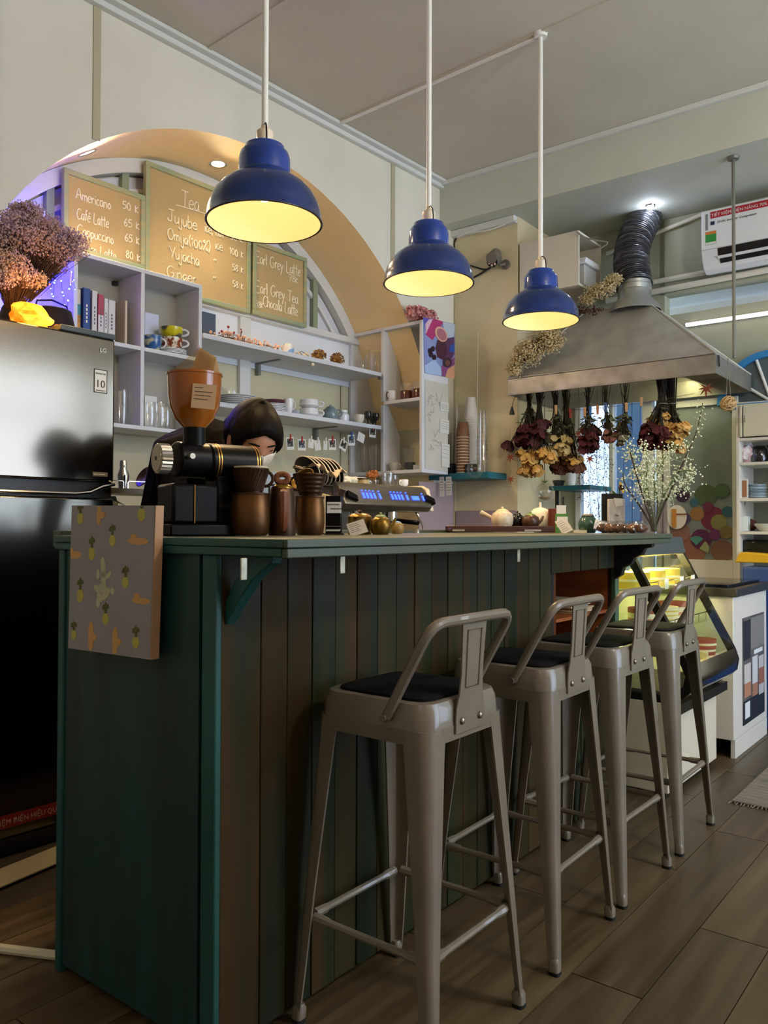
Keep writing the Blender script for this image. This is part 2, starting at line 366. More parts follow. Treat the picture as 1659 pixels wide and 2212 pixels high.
x = .127; OPN0, OPN1, OPZ0, OPZ1 = 2.712 - CU0, 3.207 - CU0, .60, .955
while x < LN - .02:
    w_ = min(.0795, LN - x); mid = x + w_ / 2
    d = random.uniform(0, .003)
    if OPN0 - .04 < mid < OPN1:
        MB().box(x, x + w_, -.006 - d, .012, OPZ1, CT - .034).build('plank', m_board, ct, bevel=.002)
        MB().box(x, x + w_, -.006 - d, .012, .02, OPZ0).build('plank', m_board, ct, bevel=.002)
    else: MB().box(x, x + w_, -.006 - d, .012, .02, CT - .034).build('plank', m_board, ct, bevel=.002)
    x += .082
MB().box(.013, .125, -.006, .012, .02, CT - .034).build('plank', m_board, ct, bevel=.002)
MB().box(-.006, .012, -.010, .035, 0, CT - .034).build('corner_post', m_tealtrim, ct, bevel=.004, label='brighter teal corner post')
MB().box(0, .018, .05, .575, .02, CT - .034).build('end_panel', m_teal, ct)
MB().box(-.006, .02, .575, .601, 0, CT - .034).build('corner_post', m_tealtrim, ct, bevel=.004)
MB().box(.018, LN, .012, .024, .05, OPZ0).box(.018, OPN0, .012, .024, OPZ0, CT - .036).box(OPN1, LN, .012, .024, OPZ0, CT - .036).box(.02, LN, .58, .6, 0, CT - .036).build('carcass', m_dark, ct)
MB().box(LN - .02, LN, -.008, .6, 0, CT - .034).box(OPN1, LN - .02, -.01, .01, .02, CT - .034).build('end_post', M('green_post', '4a6248', .5, col2='2f5042', scale=(9, 9, 1.5), bump=.1), ct, bevel=.003)
MB().box(OPN0 - .02, OPN0, .012, .4, OPZ0 - .02, OPZ1 + .03).box(OPN1, OPN1 + .02, .012, .4, OPZ0 - .02, OPZ1 + .03).box(OPN0, OPN1, .385, .4, OPZ0, OPZ1 + .03).box(OPN0, OPN1, .01, .4, OPZ0 - .015, OPZ0).box(OPN0, OPN1, .02, .4, .77, .782).build('open_cubby', m_orange, ct, label='orange plywood lining of the open shelf')
# top: end board, long boards, back lip
for k, (a, b) in enumerate(((-.214, .05), (.053, .32), (.323, .60))):
    MB().box(.155 - .155, 3.262 - CU0, a, b, CT - .018, CT).build('top_board', m_top, ct, bevel=.002)
MB().box(-.015, -.001, -.214, .61, CT - .0175, CT - .0005).build('edge_board', m_edge1, ct, bevel=.002)
MB().box(-.013, .0, -.206, .61, CT - .036, CT - .018).build('edge_strip', m_edge1, ct, bevel=.003)
MB().box(-.014, 3.262 - CU0, -.226, -.2145, CT - .0175, CT - .0005).build('edge_board', m_edge2, ct, bevel=.002)
MB().box(-.01, 3.262 - CU0 - .01, -.222, -.206, CT - .038, CT - .018).build('edge_strip', m_edge2, ct, bevel=.003)
MB().box(0, 3.262 - CU0, .602, .64, CT - .03, CT + .012).build('back_lip', m_edge2, ct, bevel=.002)
# corbels under the overhang
def corbel(x, mat, s=1.0):
    pts = [(-.006, CT - .036), (-.185 * s, CT - .036), (-.18 * s, CT - .055), (-.15 * s, CT - .06), (-.135 * s, CT - .085), (-.10 * s, CT - .10), (-.085 * s, CT - .125), (-.05 * s, CT - .14), (-.04 * s, CT - .17), (-.006, CT - .19)]
    return MB().prism(pts, 'x', x, x + .035).build('corbel', mat, ct, bevel=.004)
MB().prism([(-.006, CT - .185), (-.006, CT - .135), (-.035, CT - .09), (-.085, CT - .045), (-.09, CT - .036), (-.15, CT - .036), (-.145, CT - .05), (-.09, CT - .085), (-.05, CT - .13)], 'x', .022, .052).build('corbel', m_tealtrim, ct, bevel=.003); corbel(LN - .05, M('black_corbel', '1c1a17', .5), .9)
for px, py in ((532, 1216), (745, 1211), (1125, 1194)):
    u, v, z = FC.pv(px, py, CV0 - .21); q = MB().box(u - CU0 - .008, u - CU0 + .008, -.2045, -.2015, CT - .075, CT - .034)
    q.build('fixing_plate', m_zinc, ct, bevel=.003, label='small zinc fixing plate')
# ---- canvas leaning on the end of the counter
m_canvas = M('grey_canvas', '9c979e', .85, bump=.15, bscale=500, col2='979196', scale=(4, 4, 4)); m_cedge = M('canvas_side', 'b08a6c', .8)
m_py = M('paint_yellow', 'bdb257', .8); m_pg = M('paint_dark_green', '5f6230', .8); m_po = M('paint_orange', 'cf9d62', .8); m_pc = M('paint_cream', 'bfbd9b', .8)
cvs = thing('painted_canvas', 'grey canvas painted with pineapples and cacti, hung on the end of the counter', 'painting', FC, (CU0, CV0, 0))
u_c = -.045
def cpt(px, py):
    a = FC.pu(px, py, CU0 + u_c); return (a[1] - CV0, a[2])
TL, TR, BR, BL = cpt(155, 1092), cpt(334, 1092), cpt(323, 1425), cpt(147, 1400)
MB().prism([TL, TR, BR, BL], 'x', u_c, u_c + .022).build('canvas', m_canvas, cvs)
MB().prism([(TR[0] - .004, TR[1]), (TR[0] - .001, TR[1]), (BR[0] - .001, BR[1]), (BR[0] - .004, BR[1])], 'x', u_c + .0005, u_c + .0215).build('side_edge', m_cedge, cvs)
MB().box(u_c + .022, -.002, (TL[0] + TR[0]) / 2 - .01, (TL[0] + TR[0]) / 2 + .01, CT - .06, CT - .04).build('hanger', m_dark, cvs)
def cmap(fx, fy):   # 0..1 across, 0..1 down
    a = Vector(TL).lerp(Vector(TR), fx); b = Vector(BL).lerp(Vector(BR), fx); return a.lerp(b, fy)
def blob2(pts, mat, nm, lift=.0008):
    P2 = [cmap(min(max(p[0], .004), .99), min(max(p[1], .004), .996)) for p in pts]; MB().prism([(p.x, p.y) for p in P2], 'x', u_c - lift, u_c - .0001).build(nm, mat, cvs, smooth=0)
def ell(cx, cy, rx, ry, n=14, rot=0): return [(cx + rx * cos(2 * pi * i / n) * cos(rot) - ry * sin(2 * pi * i / n) * sin(rot), cy + rx * cos(2 * pi * i / n) * sin(rot) + ry * sin(2 * pi * i / n) * cos(rot)) for i in range(n)]
for x_, y_, s_ in ((.12, .09, 1), (.86, .06, 1.1), (.53, .235, 1), (.28, .33, 1.1), (.70, .51, 1), (.145, .625, 1.15), (.475, .765, 1), (.075, .90, .85), (.84, .90, 1)):
    blob2(ell(x_, y_, .038 * s_, .041 * s_), m_py, 'painted_pineapple')
    blob2([(x_ - .012, y_ - .035 * s_), (x_ - .016, y_ - .09 * s_), (x_ - .004, y_ - .112 * s_), (x_ + .012, y_ - .09 * s_), (x_ + .013, y_ - .035 * s_)], m_pg, 'painted_leaf', .0012)
    blob2(ell(x_ - .026, y_ - .078 * s_, .012, .02, 12, .5), m_pg, 'painted_leaf', .0014); blob2(ell(x_ + .024, y_ - .085 * s_, .010, .018, 12, -.5), m_pg, 'painted_leaf', .0016)
for (x_, y_, w_, h_) in ((.36, .065, .025, .065), (.83, .235, .10, .022), (.06, .345, .075, .025), (.89, .625, .09, .02), (.30, .90, .03, .10), (.60, .91, .03, .09)):
    blob2(ell(x_, y_, w_ * 1.2, h_ * 1.1), m_po, 'painted_cactus'); blob2(ell(x_ + (.04 if w_ < .05 else -.05), y_ - (.0 if w_ < .05 else .025), .035, .024), m_po, 'painted_cactus', .0012)
for x_, y_, w_, h_, r_ in ((.43, .42, .022, .06, -.15), (.44, .50, .025, .05, 0), (.50, .47, .03, .015, -.6), (.37, .47, .016, .03, 0), (.43, .56, .04, .03, 0), (.36, .565, .03, .02, .3), (.47, .60, .05, .025, -.6), (.55, .575, .02, .02, 0), (.40, .62, .035, .02, .8), (.38, .66, .02, .03, 0)):
    blob2(ell(x_, y_, w_ * 1.3, h_ * 1.2, 12, r_), m_pc, 'painted_cactus', .001)

# ================================================================ STOOLS
m_st = M('grey_painted_steel', '776d60', .28, .0, coat=.35, bump=.02, bscale=90, col2='6c6357', scale=(5, 5, 5)); m_cush = M('black_cushion', '0a0908', .85, bump=.1, bscale=200, spec=.2)
m_riv = M('rivet_steel', '8a8074', .3, .8); m_rub = M('black_rubber', '0d0c0b', .8)
def rrect(h, r, z, n=4, cx=0, cy=0):
    out = []
    for (sx, sy, a0) in ((1, 1, 0), (-1, 1, pi / 2), (-1, -1, pi), (1, -1, 3 * pi / 2)):
        for i in range(n + 1):
            a = a0 + pi / 2 * i / n; out.append(Vector((cx + sx * (h - r) + r * cos(a), cy + sy * (h - r) + r * sin(a), z)))
    return out
def make_stool():
    t = thing('bar_stool', 'x', 'stool', FC, (0, 0, 0), 0, 'bar stools along the counter')
    SZ, HS, HF = .752, .152, .186
    def lo_(z): return HS + .004 + (HF + .008 - HS - .004) * (1 - z / (SZ - .055))
    pan = MB().loft([rrect(HS + .004, .045, SZ - .058), rrect(HS + .001, .045, SZ - .02), rrect(HS - .005, .045, SZ - .004), rrect(HS - .014, .04, SZ), rrect(HS - .024, .035, SZ - .003)], True, False)
    pan.add([v for v in rrect(HS - .024, .035, SZ - .003)], [tuple(range(20))]); pan.build('seat_pan', m_st, t, smooth=40)
    MB().loft([rrect(HS - .024, .04, SZ - .002), rrect(HS - .024, .04, SZ + .003), rrect(HS - .03, .04, SZ + .006), rrect(HS - .06, .04, SZ + .007)]).build('cushion', m_cush, t)
    for sx, sy in ((0, -1), (0, 1), (-1, 0), (1, 0)):
        w_ = HS - .05; a_ = HS + .003
        (MB().box(-w_, w_, sy * a_ - .002, sy * a_ + .001, SZ - .088, SZ - .057) if sx == 0 else MB().box(sx * a_ - .002, sx * a_ + .001, -w_, w_, SZ - .088, SZ - .057)).build('apron', m_st, t)
    for sx in (-1, 1):
        for sy in (-1, 1):
            lg = MB(); rings = []
            for z, hw in ((SZ - .058, .066), (SZ - .10, .062), (.30, .038), (.10, .029), (.022, .024)):
                R = .034 * (.4 + .6 * z / SZ); th = .005; a = lo_(z); c0_ = a - R
                seq = [(a - hw, a)] + [(c0_ + R * cos(pi / 2 - q * pi / 10), c0_ + R * sin(pi / 2 - q * pi / 10)) for q in range(6)] + [(a, a - hw), (a - th, a - hw)] + [(c0_ + (R - th) * cos(q * pi / 10), c0_ + (R - th) * sin(q * pi / 10)) for q in range(6)] + [(a - hw, a - th)]
                rings.append([Vector((sx * q[0], sy * q[1], z)) for q in seq])
            o = lg.loft(rings).build('leg', m_st, t, smooth=50)
            fc = lo_(.02) - .0115
            MB().loft([rrect(.014, .009, .007, 4, sx * fc, sy * fc), rrect(.0145, .009, .03, 4, sx * (fc - .001), sy * (fc - .001)), rrect(.010, .007, .04, 4, sx * (fc - .001), sy * (fc - .001))]).build('foot_cap', m_st, o)
            MB().loft([rrect(.0145, .009, 0, 4, sx * fc, sy * fc), rrect(.0145, .009, .009, 4, sx * fc, sy * fc)]).build('rubber_tip', m_rub, o)
    for sx, sy, ax in ((0, -1, 'x'), (0, 1, 'x'), (-1, 0, 'y'), (1, 0, 'y')):
        zz = .235; h = lo_(zz) - .032; p_ = lo_(zz) - .018
        if ax == 'x': pts = [(-h, sy * p_, zz), (-h + .035, sy * p_, zz), (-h + .045, sy * p_, zz), (h - .045, sy * p_, zz), (h - .035, sy * p_, zz), (h, sy * p_, zz)]
        else: pts = [(sx * p_, -h, zz), (sx * p_, -h + .035, zz), (sx * p_, -h + .045, zz), (sx * p_, h - .045, zz), (sx * p_, h - .035, zz), (sx * p_, h, zz)]
        MB().tube(pts, [.012, .011, .0085, .0085, .011, .012], 8).build('stretcher', m_st, t)
    # low back: bent tube bolted to both sides, pressed plate in the middle
    pts = []; W2 = HS + .012; yb = -HS - .020; zt = SZ + .170
    P0 = Vector((-W2, -.055, SZ - .035)); P1 = Vector((-W2, yb, zt)); P2 = Vector((W2, yb, zt)); P3 = Vector((W2, -.055, SZ - .035))
    def rnd_corner(a, b, c, r, n=6):
        d1 = (a - b).normalized(); d2 = (c - b).normalized(); out = []
        for i in range(n + 1):
            k = i / n; out.append((b + d1 * r) * (1 - k) ** 2 + b * 2 * k * (1 - k) + (b + d2 * r) * k * k)
        return out
    path = [P0] + rnd_corner(P0, P1, P2, .05) + rnd_corner(P1, P2, P3, .05) + [P3]
    MB().tube(path, .0115, 10).build('back_tube', m_st, t)
    def plate(z): return -HS - .008 - max(0, (z - SZ + .02)) / .19 * .012
    pl = MB(); zs = [SZ - .075, SZ - .045, SZ - .02, SZ + .01, SZ + .05, SZ + .10, SZ + .14, zt]; ws = [.058, .058, .055, .046, .043, .045, .047, .049]
    pl.loft([[Vector((-w_, plate(z) - .002, z)), Vector((w_, plate(z) - .002, z)), Vector((w_, plate(z) + .002, z)), Vector((-w_, plate(z) + .002, z))] for z, w_ in zip(zs, ws)])
    po = pl.build('back_plate', m_st, t, smooth=50)
    zs2 = [SZ + .02, SZ + .06, SZ + .12, SZ + .145]
    MB().tube([(-.026, plate(zs2[0]) - .003, zs2[0]), (.026, plate(zs2[0]) - .003, zs2[0]), (.028, plate(zs2[3]) - .003, zs2[3]), (-.028, plate(zs2[3]) - .003, zs2[3])], .0022, 6, closed=True).build('pressed_rib', m_st, po)
    for sx in (-1, 1):
        MB().ball((sx * .036, -HS - .012, SZ - .05), (.008, .005, .008), 10, 6).build('rivet', m_riv, t)
        MB().cyl((sx * (W2 - .01), -.055, SZ - .035), (sx * (W2 + .016), -.055, SZ - .035), .009, 10).build('bolt', m_riv, t)
    return t
stool = make_stool()
for i, (u, v, lab) in enumerate(((1.520, 1.118, 'grey steel bar stool nearest the camera, low back, black seat pad'), (2.056, 1.118, 'grey steel bar stool, second from the camera along the counter'),
                                 (2.514, 1.118, 'grey steel bar stool, third from the camera along the counter'), (3.0, 1.118, 'grey steel bar stool farthest from the camera, beside the cake display'))):
    o = stool if i == 0 else dup(stool, (0, 0, 0), 0)
    o.location = FC.P(u, v, 0); o.rotation_euler = (0, 0, FC.rz + (0, .02, -.02, .01)[i]); o['label'] = lab

# ================================================================ PENDANT LAMPS
m_blue = M('blue_enamel', '15306f', .18, .0, coat=.5, bump=.02, bscale=40, col2='112758', scale=(8, 8, 8)); m_bluecap = M('blue_enamel_cap', '0a3c9c', .12, coat=.8, col2='08307e', scale=(10, 10, 10))
m_lin = M('shade_white_lining', 'fbe6bb', .55); m_rod = M('white_rod', 'e8e6e0', .4); m_sock = M('porcelain_socket', 'e6d3b8', .35); m_wire = M('black_wire', '17140f', .5); m_bulb = M('bulb_glow', 'ffffff', .4, emit='ffd28a', estr=1.3)
PR = .18
def make_pendant(u, v, zr, lab, ztop):
    t = thing('pendant_lamp', lab, 'lamp', FC, (u, v, zr), 0, 'blue pendant lamps over the counter')
    prof = [(PR, 0), (PR * .985, .03), (PR * .94, .06), (PR * .86, .088), (PR * .74, .113), (PR * .60, .132), (PR * .50, .142), (PR * .455, .152)]
    MB().lathe([(PR + .002, -.001)] + prof, 48, cap=False).build('shade', m_blue, t, smooth=60)
    MB().lathe([(PR * .455, .15), (PR * .45, .165), (PR * .445, .20), (PR * .42, .218), (PR * .36, .228), (PR * .34, .240), (.012, .243)], 40, cap=False).build('shade_cap', m_bluecap, t, smooth=45)
    MB().lathe([(r - .004, z - .001) for r, z in prof] + [(PR * .44, .20), (.01, .22)], 48, cap=False).build('lining', m_lin, t, smooth=60)
    MB().tube([((PR + .001) * cos(2 * pi * i / 48), (PR + .001) * sin(2 * pi * i / 48), 0) for i in range(48)], .0022, 6, closed=True).build('rim', M('dark_rim', '2a2430', .3), t)
    MB().lathe([(.022, .238), (.022, .262), (.026, .268), (.026, .288), (.012, .30), (.011, .31)], 20).build('socket', m_sock, t)
    h = [Vector((-.058, 0, .235)), Vector((-.06, 0, .255)), Vector((-.05, 0, .285)), Vector((-.025, 0, .305)), Vector((0, 0, .31)), Vector((.025, 0, .305)), Vector((.05, 0, .285)), Vector((.06, 0, .255)), Vector((.058, 0, .235))]
    rm = Matrix.Rotation(radians(52), 4, 'Z'); MB().tube([rm @ p for p in h], .0028, 6).build('wire_loop', m_wire, t)
    MB().cyl((0, 0, .30), (0, 0, ztop - zr), .0105, 12).build('rod', m_rod, t)
    MB().lathe([(.03, ztop - zr - .02), (.034, ztop - zr)], 16).build('ceiling_rose', m_rod, t)
    MB().ball((0, 0, .105), (.03, .03, .038), 16, 10).build('bulb', m_bulb, t)
    point_light('pendant_bulb_light', (0, 0, .05), .5, (1, .76, .46), .035, t); sp = bpy.data.lights.new('pendant_down_light', 'SPOT'); sp.energy = 14; sp.color = (1, .66, .32); sp.spot_size = radians(140); sp.spot_blend = .6; sp.shadow_soft_size = .05; so = bpy.data.objects.new('pendant_down_light', sp); COL.objects.link(so); so.parent = t; so.location = (0, 0, .03)
    return t
lamps = []
for px, py, wd, lab in ((571, 475, 248, 'large blue enamel pendant lamp nearest the camera, in front of the menu boards'), (926, 608, 194, 'middle blue enamel pendant lamp on a white rod'), (1168, 690, 163, 'farthest blue enamel pendant lamp, in front of the range hood')):
    d = FPX * 2 * PR / wd; p = CPOS + ray(px, py) * d; a = FC.L(p); lamps.append(a)
    make_pendant(a[0], a[1], p.z - .01, lab, CEIL)
# conduit along the ceiling to the far pendant
u, v, z = FC.L(FA.P(*FA.pz(734, 262, CEIL)))
single(MB().tube([(0, 0, 0), (lamps[2][0] - u, lamps[2][1] - v, 0)], .011, 8), 'ceiling_conduit', m_rod, 'white cable conduit across the ceiling to the farthest pendant', 'conduit', FC, (u, v, CEIL - .012))

# ================================================================ FRIDGE
m_inox = M('brushed_inox', '766d60', .14, 1.0, bump=.01, bscale=300); m_inoxd = M('dark_inox', '5a564e', .15, 1.0); m_blk = M('black_plastic', '0e0d0c', .4)
m_fside = M('fridge_side', '4b5456', .45); m_stick = M('sticker_white', 'd8d6cf', .5); m_ink = M('black_ink', '15130f', .6); m_red = M('dark_red_print', '6e1410', .5)
FU, FV, FH = 1.672, 2.788, 1.83
fr = thing('refrigerator', 'tall brushed steel two door refrigerator at the left edge', 'refrigerator', FA, (FU, FV, 0))
MB().box(-.70, -.005, .06, .525, .03, FH - .004).build('body', m_fside, fr, bevel=.006)
MB().box(-.70, 0, 0, .055, 1.285, FH).build('freezer_door', m_inox, fr, bevel=.008, label='upper freezer door')
MB().box(-.70, 0, 0, .055, .05, 1.225).build('main_door', m_inoxd, fr, bevel=.008, label='lower fridge door')
MB().box(-.70, 0, .02, .055, 1.225, 1.285).build('handle_recess', m_blk, fr)
hp = [Vector((-.70, -.004, 1.238)), Vector((-.16, -.004, 1.238)), Vector((-.10, -.004, 1.245)), Vector((-.05, -.004, 1.268)), Vector((0, -.003, 1.278))]
MB().tube(hp, .006, 8).build('handle', m_chrome, fr, label='chrome handle strip')
MB().box(-.22, 0, .0, .3, FH, FH + .022).build('hinge_cover', m_fside, fr, bevel=.004)
MB().box(-.6, 0, -.002, .05, 0, .05).build('kick_plate', m_blk, fr)
def fxy(px, py): a = FA.pv(px, py, FV); return a[0] - FU, a[2]
a, b = fxy(203, 796), fxy(231, 851)
st = MB().box(a[0], b[0], -.0015, 0, b[1], a[1]).build('sticker', m_stick, fr, label='white ten year inverter sticker'); w_ = b[0] - a[0]; hh = a[1] - b[1]
MB().box(a[0], b[0], -.0018, -.0005, a[1] - .003, a[1]).box(a[0], b[0], -.0018, -.0005, b[1], b[1] + .003).box(a[0], a[0] + .003, -.0018, -.0005, b[1], a[1]).box(b[0] - .003, b[0], -.0018, -.0005, b[1], a[1]).build('sticker_border', m_ink, st)
text('INVERTER', w_ * .17, m_ink, st, (a[0] + w_ / 2, -.002, a[1] - hh * .22), align='CENTER'); text('10', w_ * .75, m_ink, st, (a[0] + w_ * .47, -.002, b[1] + hh * .23), align='CENTER'); text('WARRANTY', w_ * .13, m_ink, st, (a[0] + w_ / 2, -.002, b[1] + hh * .07), align='CENTER')
a, b = fxy(200, 1019), fxy(232, 1030); bo = MB().box(a[0], b[0], -.002, 0, b[1], a[1]).build('badge', M('badge_grey', '5c5548', .4), fr); text('SMART INVERTER', .006, m_stick, bo, (a[0] + .003, -.0025, b[1] + .005))
a = fxy(215, 760); text('LG', .022, M('badge_silver', 'b8b4aa', .3, .6), fr, (a[0], -.002, a[1]))
a, b = fxy(-46, 1765), fxy(131, 1765); MB().box(-.70, 0, -.0015, 0, .088, .132).build('energy_strip', m_red, fr); te_ = text('TIẾT KIỆM ĐIỆN HIỆU QUẢ', .026, M('strip_letters', 'a08070', .6), fr, (a[0], -.002, .099)); te_.scale.x = (b[0] - a[0]) / max(v.co.x for v in te_.data.vertices)
# ================================================================ RECESS: MENU BOARDS, SHELVES AND WHAT STANDS ON THEM
def spx(p): return (Vector(p) - CPOS).dot(_f) / FPX      # metres per photo pixel at a world point
GL = {
 'A': (.7, [[(0, 0), (.3, 1), (.62, 0)], [(.12, .38), (.5, .38)]]), 'C': (.7, [[(.62, .85), (.4, 1), (.12, .8), (.02, .45), (.15, .1), (.4, 0), (.64, .15)]]),
 'E': (.65, [[(.55, 1), (.05, .97), (.05, 0), (.58, .03)], [(.05, .52), (.48, .54)]]), 'G': (.75, [[(.62, .88), (.35, 1), (.06, .75), (.02, .35), (.2, .02), (.5, .05), (.62, .42), (.36, .42)]]),
 'J': (.65, [[(.1, 1), (.62, 1)], [(.38, 1), (.4, .25), (.28, .02), (.08, .08), (.02, .25)]]), 'L': (.6, [[(.08, 1), (.05, .03), (.5, 0)]]), 'O': (.75, [[(.35, 1), (.08, .8), (.03, .4), (.25, .02), (.55, .1), (.66, .5), (.55, .9), (.35, 1)]]),
 'T': (.65, [[(0, 1), (.62, .98)], [(.32, 1), (.3, 0)]]), 'Y': (.65, [[(0, 1), (.3, .5)], [(.6, 1), (.25, 0)]]),
 'a': (.5, [[(.4, .5), (.2, .58), (.03, .35), (.1, .05), (.3, .08), (.4, .5), (.4, .1), (.48, 0)]]), 'b': (.5, [[(.05, 1), (.05, .02), (.3, 0), (.42, .25), (.3, .52), (.06, .4)]]), 'c': (.45, [[(.38, .5), (.2, .58), (.04, .3), (.15, .02), (.4, .1)]]),
 'd': (.5, [[(.42, .5), (.2, .55), (.03, .3), (.15, .02), (.4, .1)], [(.42, 1), (.42, 0)]]), 'e': (.48, [[(.05, .3), (.4, .34), (.3, .57), (.1, .5), (.03, .2), (.2, 0), (.42, .1)]]), 'f': (.4, [[(.38, .95), (.22, 1), (.16, .7), (.14, 0)], [(0, .55), (.34, .58)]]),
 'é': (.48, [[(.05, .3), (.4, .34), (.3, .57), (.1, .5), (.03, .2), (.2, 0), (.42, .1)], [(.2, .72), (.34, .92)]]), 'g': (.5, [[(.4, .5), (.2, .57), (.04, .3), (.2, .08), (.4, .4), (.42, -.2), (.25, -.42), (.05, -.3)]]),
 'h': (.5, [[(.05, 1), (.05, 0)], [(.05, .4), (.25, .56), (.38, .4), (.4, 0)]]), 'i': (.2, [[(.08, .55), (.1, 0)], [(.08, .75), (.1, .8)]]), 'j': (.3, [[(.2, .55), (.2, -.25), (.05, -.4), (-.08, -.25)], [(.2, .75), (.22, .8)]]),
 'k': (.45, [[(.05, .7), (.05, 0)], [(.36, .6), (.06, .28), (.4, 0)]]), 'l': (.2, [[(.08, 1), (.1, 0)]]), 'm': (.7, [[(.04, .55), (.04, 0)], [(.04, .4), (.2, .56), (.3, .4), (.3, 0)], [(.3, .4), (.46, .56), (.58, .4), (.6, 0)]]),
 'n': (.48, [[(.04, .55), (.04, 0)], [(.04, .4), (.25, .56), (.38, .4), (.4, 0)]]), 'o': (.48, [[(.2, .56), (.04, .3), (.2, 0), (.4, .25), (.2, .56)]]), 'p': (.48, [[(.05, .55), (.05, -.4)], [(.05, .45), (.28, .56), (.4, .3), (.25, .02), (.05, .1)]]),
 'r': (.38, [[(.05, .55), (.05, 0)], [(.05, .38), (.2, .56), (.34, .5)]]), 't': (.4, [[(.18, .95), (.16, .1), (.3, 0)], [(0, .6), (.36, .63)]]), 'u': (.48, [[(.04, .55), (.06, .1), (.2, 0), (.38, .2)], [(.38, .55), (.4, 0)]]), 'y': (.48, [[(.04, .55), (.2, .1)], [(.42, .55), (.1, -.42)]]),
 's': (.42, [[(.34, .5), (.15, .57), (.06, .42), (.3, .2), (.25, .02), (.03, .08)]]), ',': (.2, [[(.1, .06), (.03, -.18)]]), '(': (.3, [[(.24, 1.05), (.06, .5), (.22, -.1)]]), ')': (.3, [[(.04, 1.05), (.22, .5), (.06, -.1)]]), '%': (.7, [[(.6, 1), (.05, 0)], [(.15, .95), (.05, .8), (.18, .7), (.26, .85), (.15, .95)], [(.5, .3), (.4, .15), (.52, .02), (.62, .18), (.5, .3)]]),
 '0': (.55, [[(.25, .75), (.05, .5), (.12, .05), (.35, .02), (.45, .4), (.25, .75)]]), '1': (.35, [[(.05, .55), (.2, .75), (.2, 0)]]), '5': (.5, [[(.42, .75), (.1, .73), (.08, .42), (.3, .45), (.42, .22), (.25, 0), (.03, .05)]]), '6': (.5, [[(.34, .78), (.1, .45), (.08, .1), (.28, 0), (.4, .2), (.25, .38), (.08, .22)]]),
 '7': (.5, [[(.02, .72), (.42, .75), (.18, 0)], [(.1, .38), (.36, .4)]]), '8': (.5, [[(.25, .4), (.08, .58), (.25, .76), (.38, .6), (.25, .4), (.05, .2), (.22, 0), (.42, .18), (.25, .4)]]), '9': (.5, [[(.38, .5), (.2, .38), (.06, .58), (.22, .76), (.38, .6), (.34, 0)]]), '"': (.4, [[(.1, .75), (.02, .5)], [(.26, .75), (.18, .5)]]), '.': (.2, [[(.05, .3), (.09, .33)]]), ' ': (.45, [])}
def chalk(txt, h, r=.0021, width=None):
    """hand lettering as thin strokes in the x-z plane"""
    mb = MB(); x = 0; total = sum(GL[c][0] for c in txt) * h; k = 1 if width is None else width / total
    rg = random.Random(hash(txt) % 1000 if False else len(txt) * 7 + ord(txt[0]))
    for c in txt:
        w_, st = GL[c]; jz = rg.uniform(-.03, .03) * h
        for s_ in st:
            P2 = [Vector(((x + px * h) * k, 0, pz * h + jz)) for px, pz in s_]; out = []
            for i in range(len(P2) - 1):
                a = P2[max(i - 1, 0)]; b = P2[i]; c2 = P2[i + 1]; d = P2[min(i + 2, len(P2) - 1)]
                for j in range(3):
                    t = j / 3; out.append(.5 * ((2 * b) + (c2 - a) * t + (2 * a - 5 * b + 4 * c2 - d) * t * t + (3 * b - a - 3 * c2 + d) * t ** 3))
            mb.tube(out + [P2[-1]], r, 5)
        x += w_ * h
    return mb
m_bframe = M('pale_green_wood', 'b0a67c', .55, col2='8fa080', scale=(4, 4, 30), bump=.1); m_bface = M('tan_board', 'bfa473', .6, col2='b59a68', scale=(1.5, 1.5, 1.5), detail=2); m_chalk = M('chalk_white', 'fbf3dc', .8)
BV = RECV - .09
def menu_board(lab, TLp, TRp, BRp, lines):
    tl, tr, br = FA.pv(*TLp, BV), FA.pv(*TRp, BV), FA.pv(*BRp, BV)
    w_ = tr[0] - tl[0]; zt = (tl[2] + tr[2]) / 2; zb = br[2]; h = zt - zb
    t = thing('menu_board', lab, 'sign', FA, (tl[0], BV, zb), 0, 'hand lettered menu boards in the arch')
    MB().box(.012, w_ - .012, .004, .016, .012, h - .012).build('board_face', m_bface, t)
    for a in ((0, w_, 0, .026), (0, w_, h - .026, h)): MB().box(a[0], a[1], -.008, .022, a[2], a[3]).build('frame_rail', m_bframe, t, bevel=.003)
    for a in ((0, .026), (w_ - .026, w_)): MB().box(a[0], a[1], -.009, .021, .0255, h - .0255).build('frame_stile', m_bframe, t, bevel=.003)
    for (px, py, px2, txt, hp) in lines:
        p = FA.pv(px, py, BV); q = FA.pv(px2, py, BV); sc = spx(FA.P(*p)); wd = q[0] - p[0]
        chalk(txt, hp * sc, .0026 if hp > 20 else .0022, wd).build('chalk_line', m_chalk, t, loc=(p[0] - tl[0], .002, p[2] - zb), smooth=60)['kind'] = 'stuff'
    return t, tl, zb
menu_board('tan menu board listing Americano and lattes, leftmost in the arch', (137, 364), (313, 421), (313, 585), [
    (165, 428, 241, 'Americano', 23), (265, 449, 300, '50 k', 21), (166, 471, 236, 'Café Latte', 23), (268, 486, 302, '65 k', 21),
    (167, 505, 247, 'Cappuccino', 23), (270, 519, 302, '65 k', 21), (170, 540, 252, 'Choco Latte', 22), (272, 556, 304, '80 k', 21)])
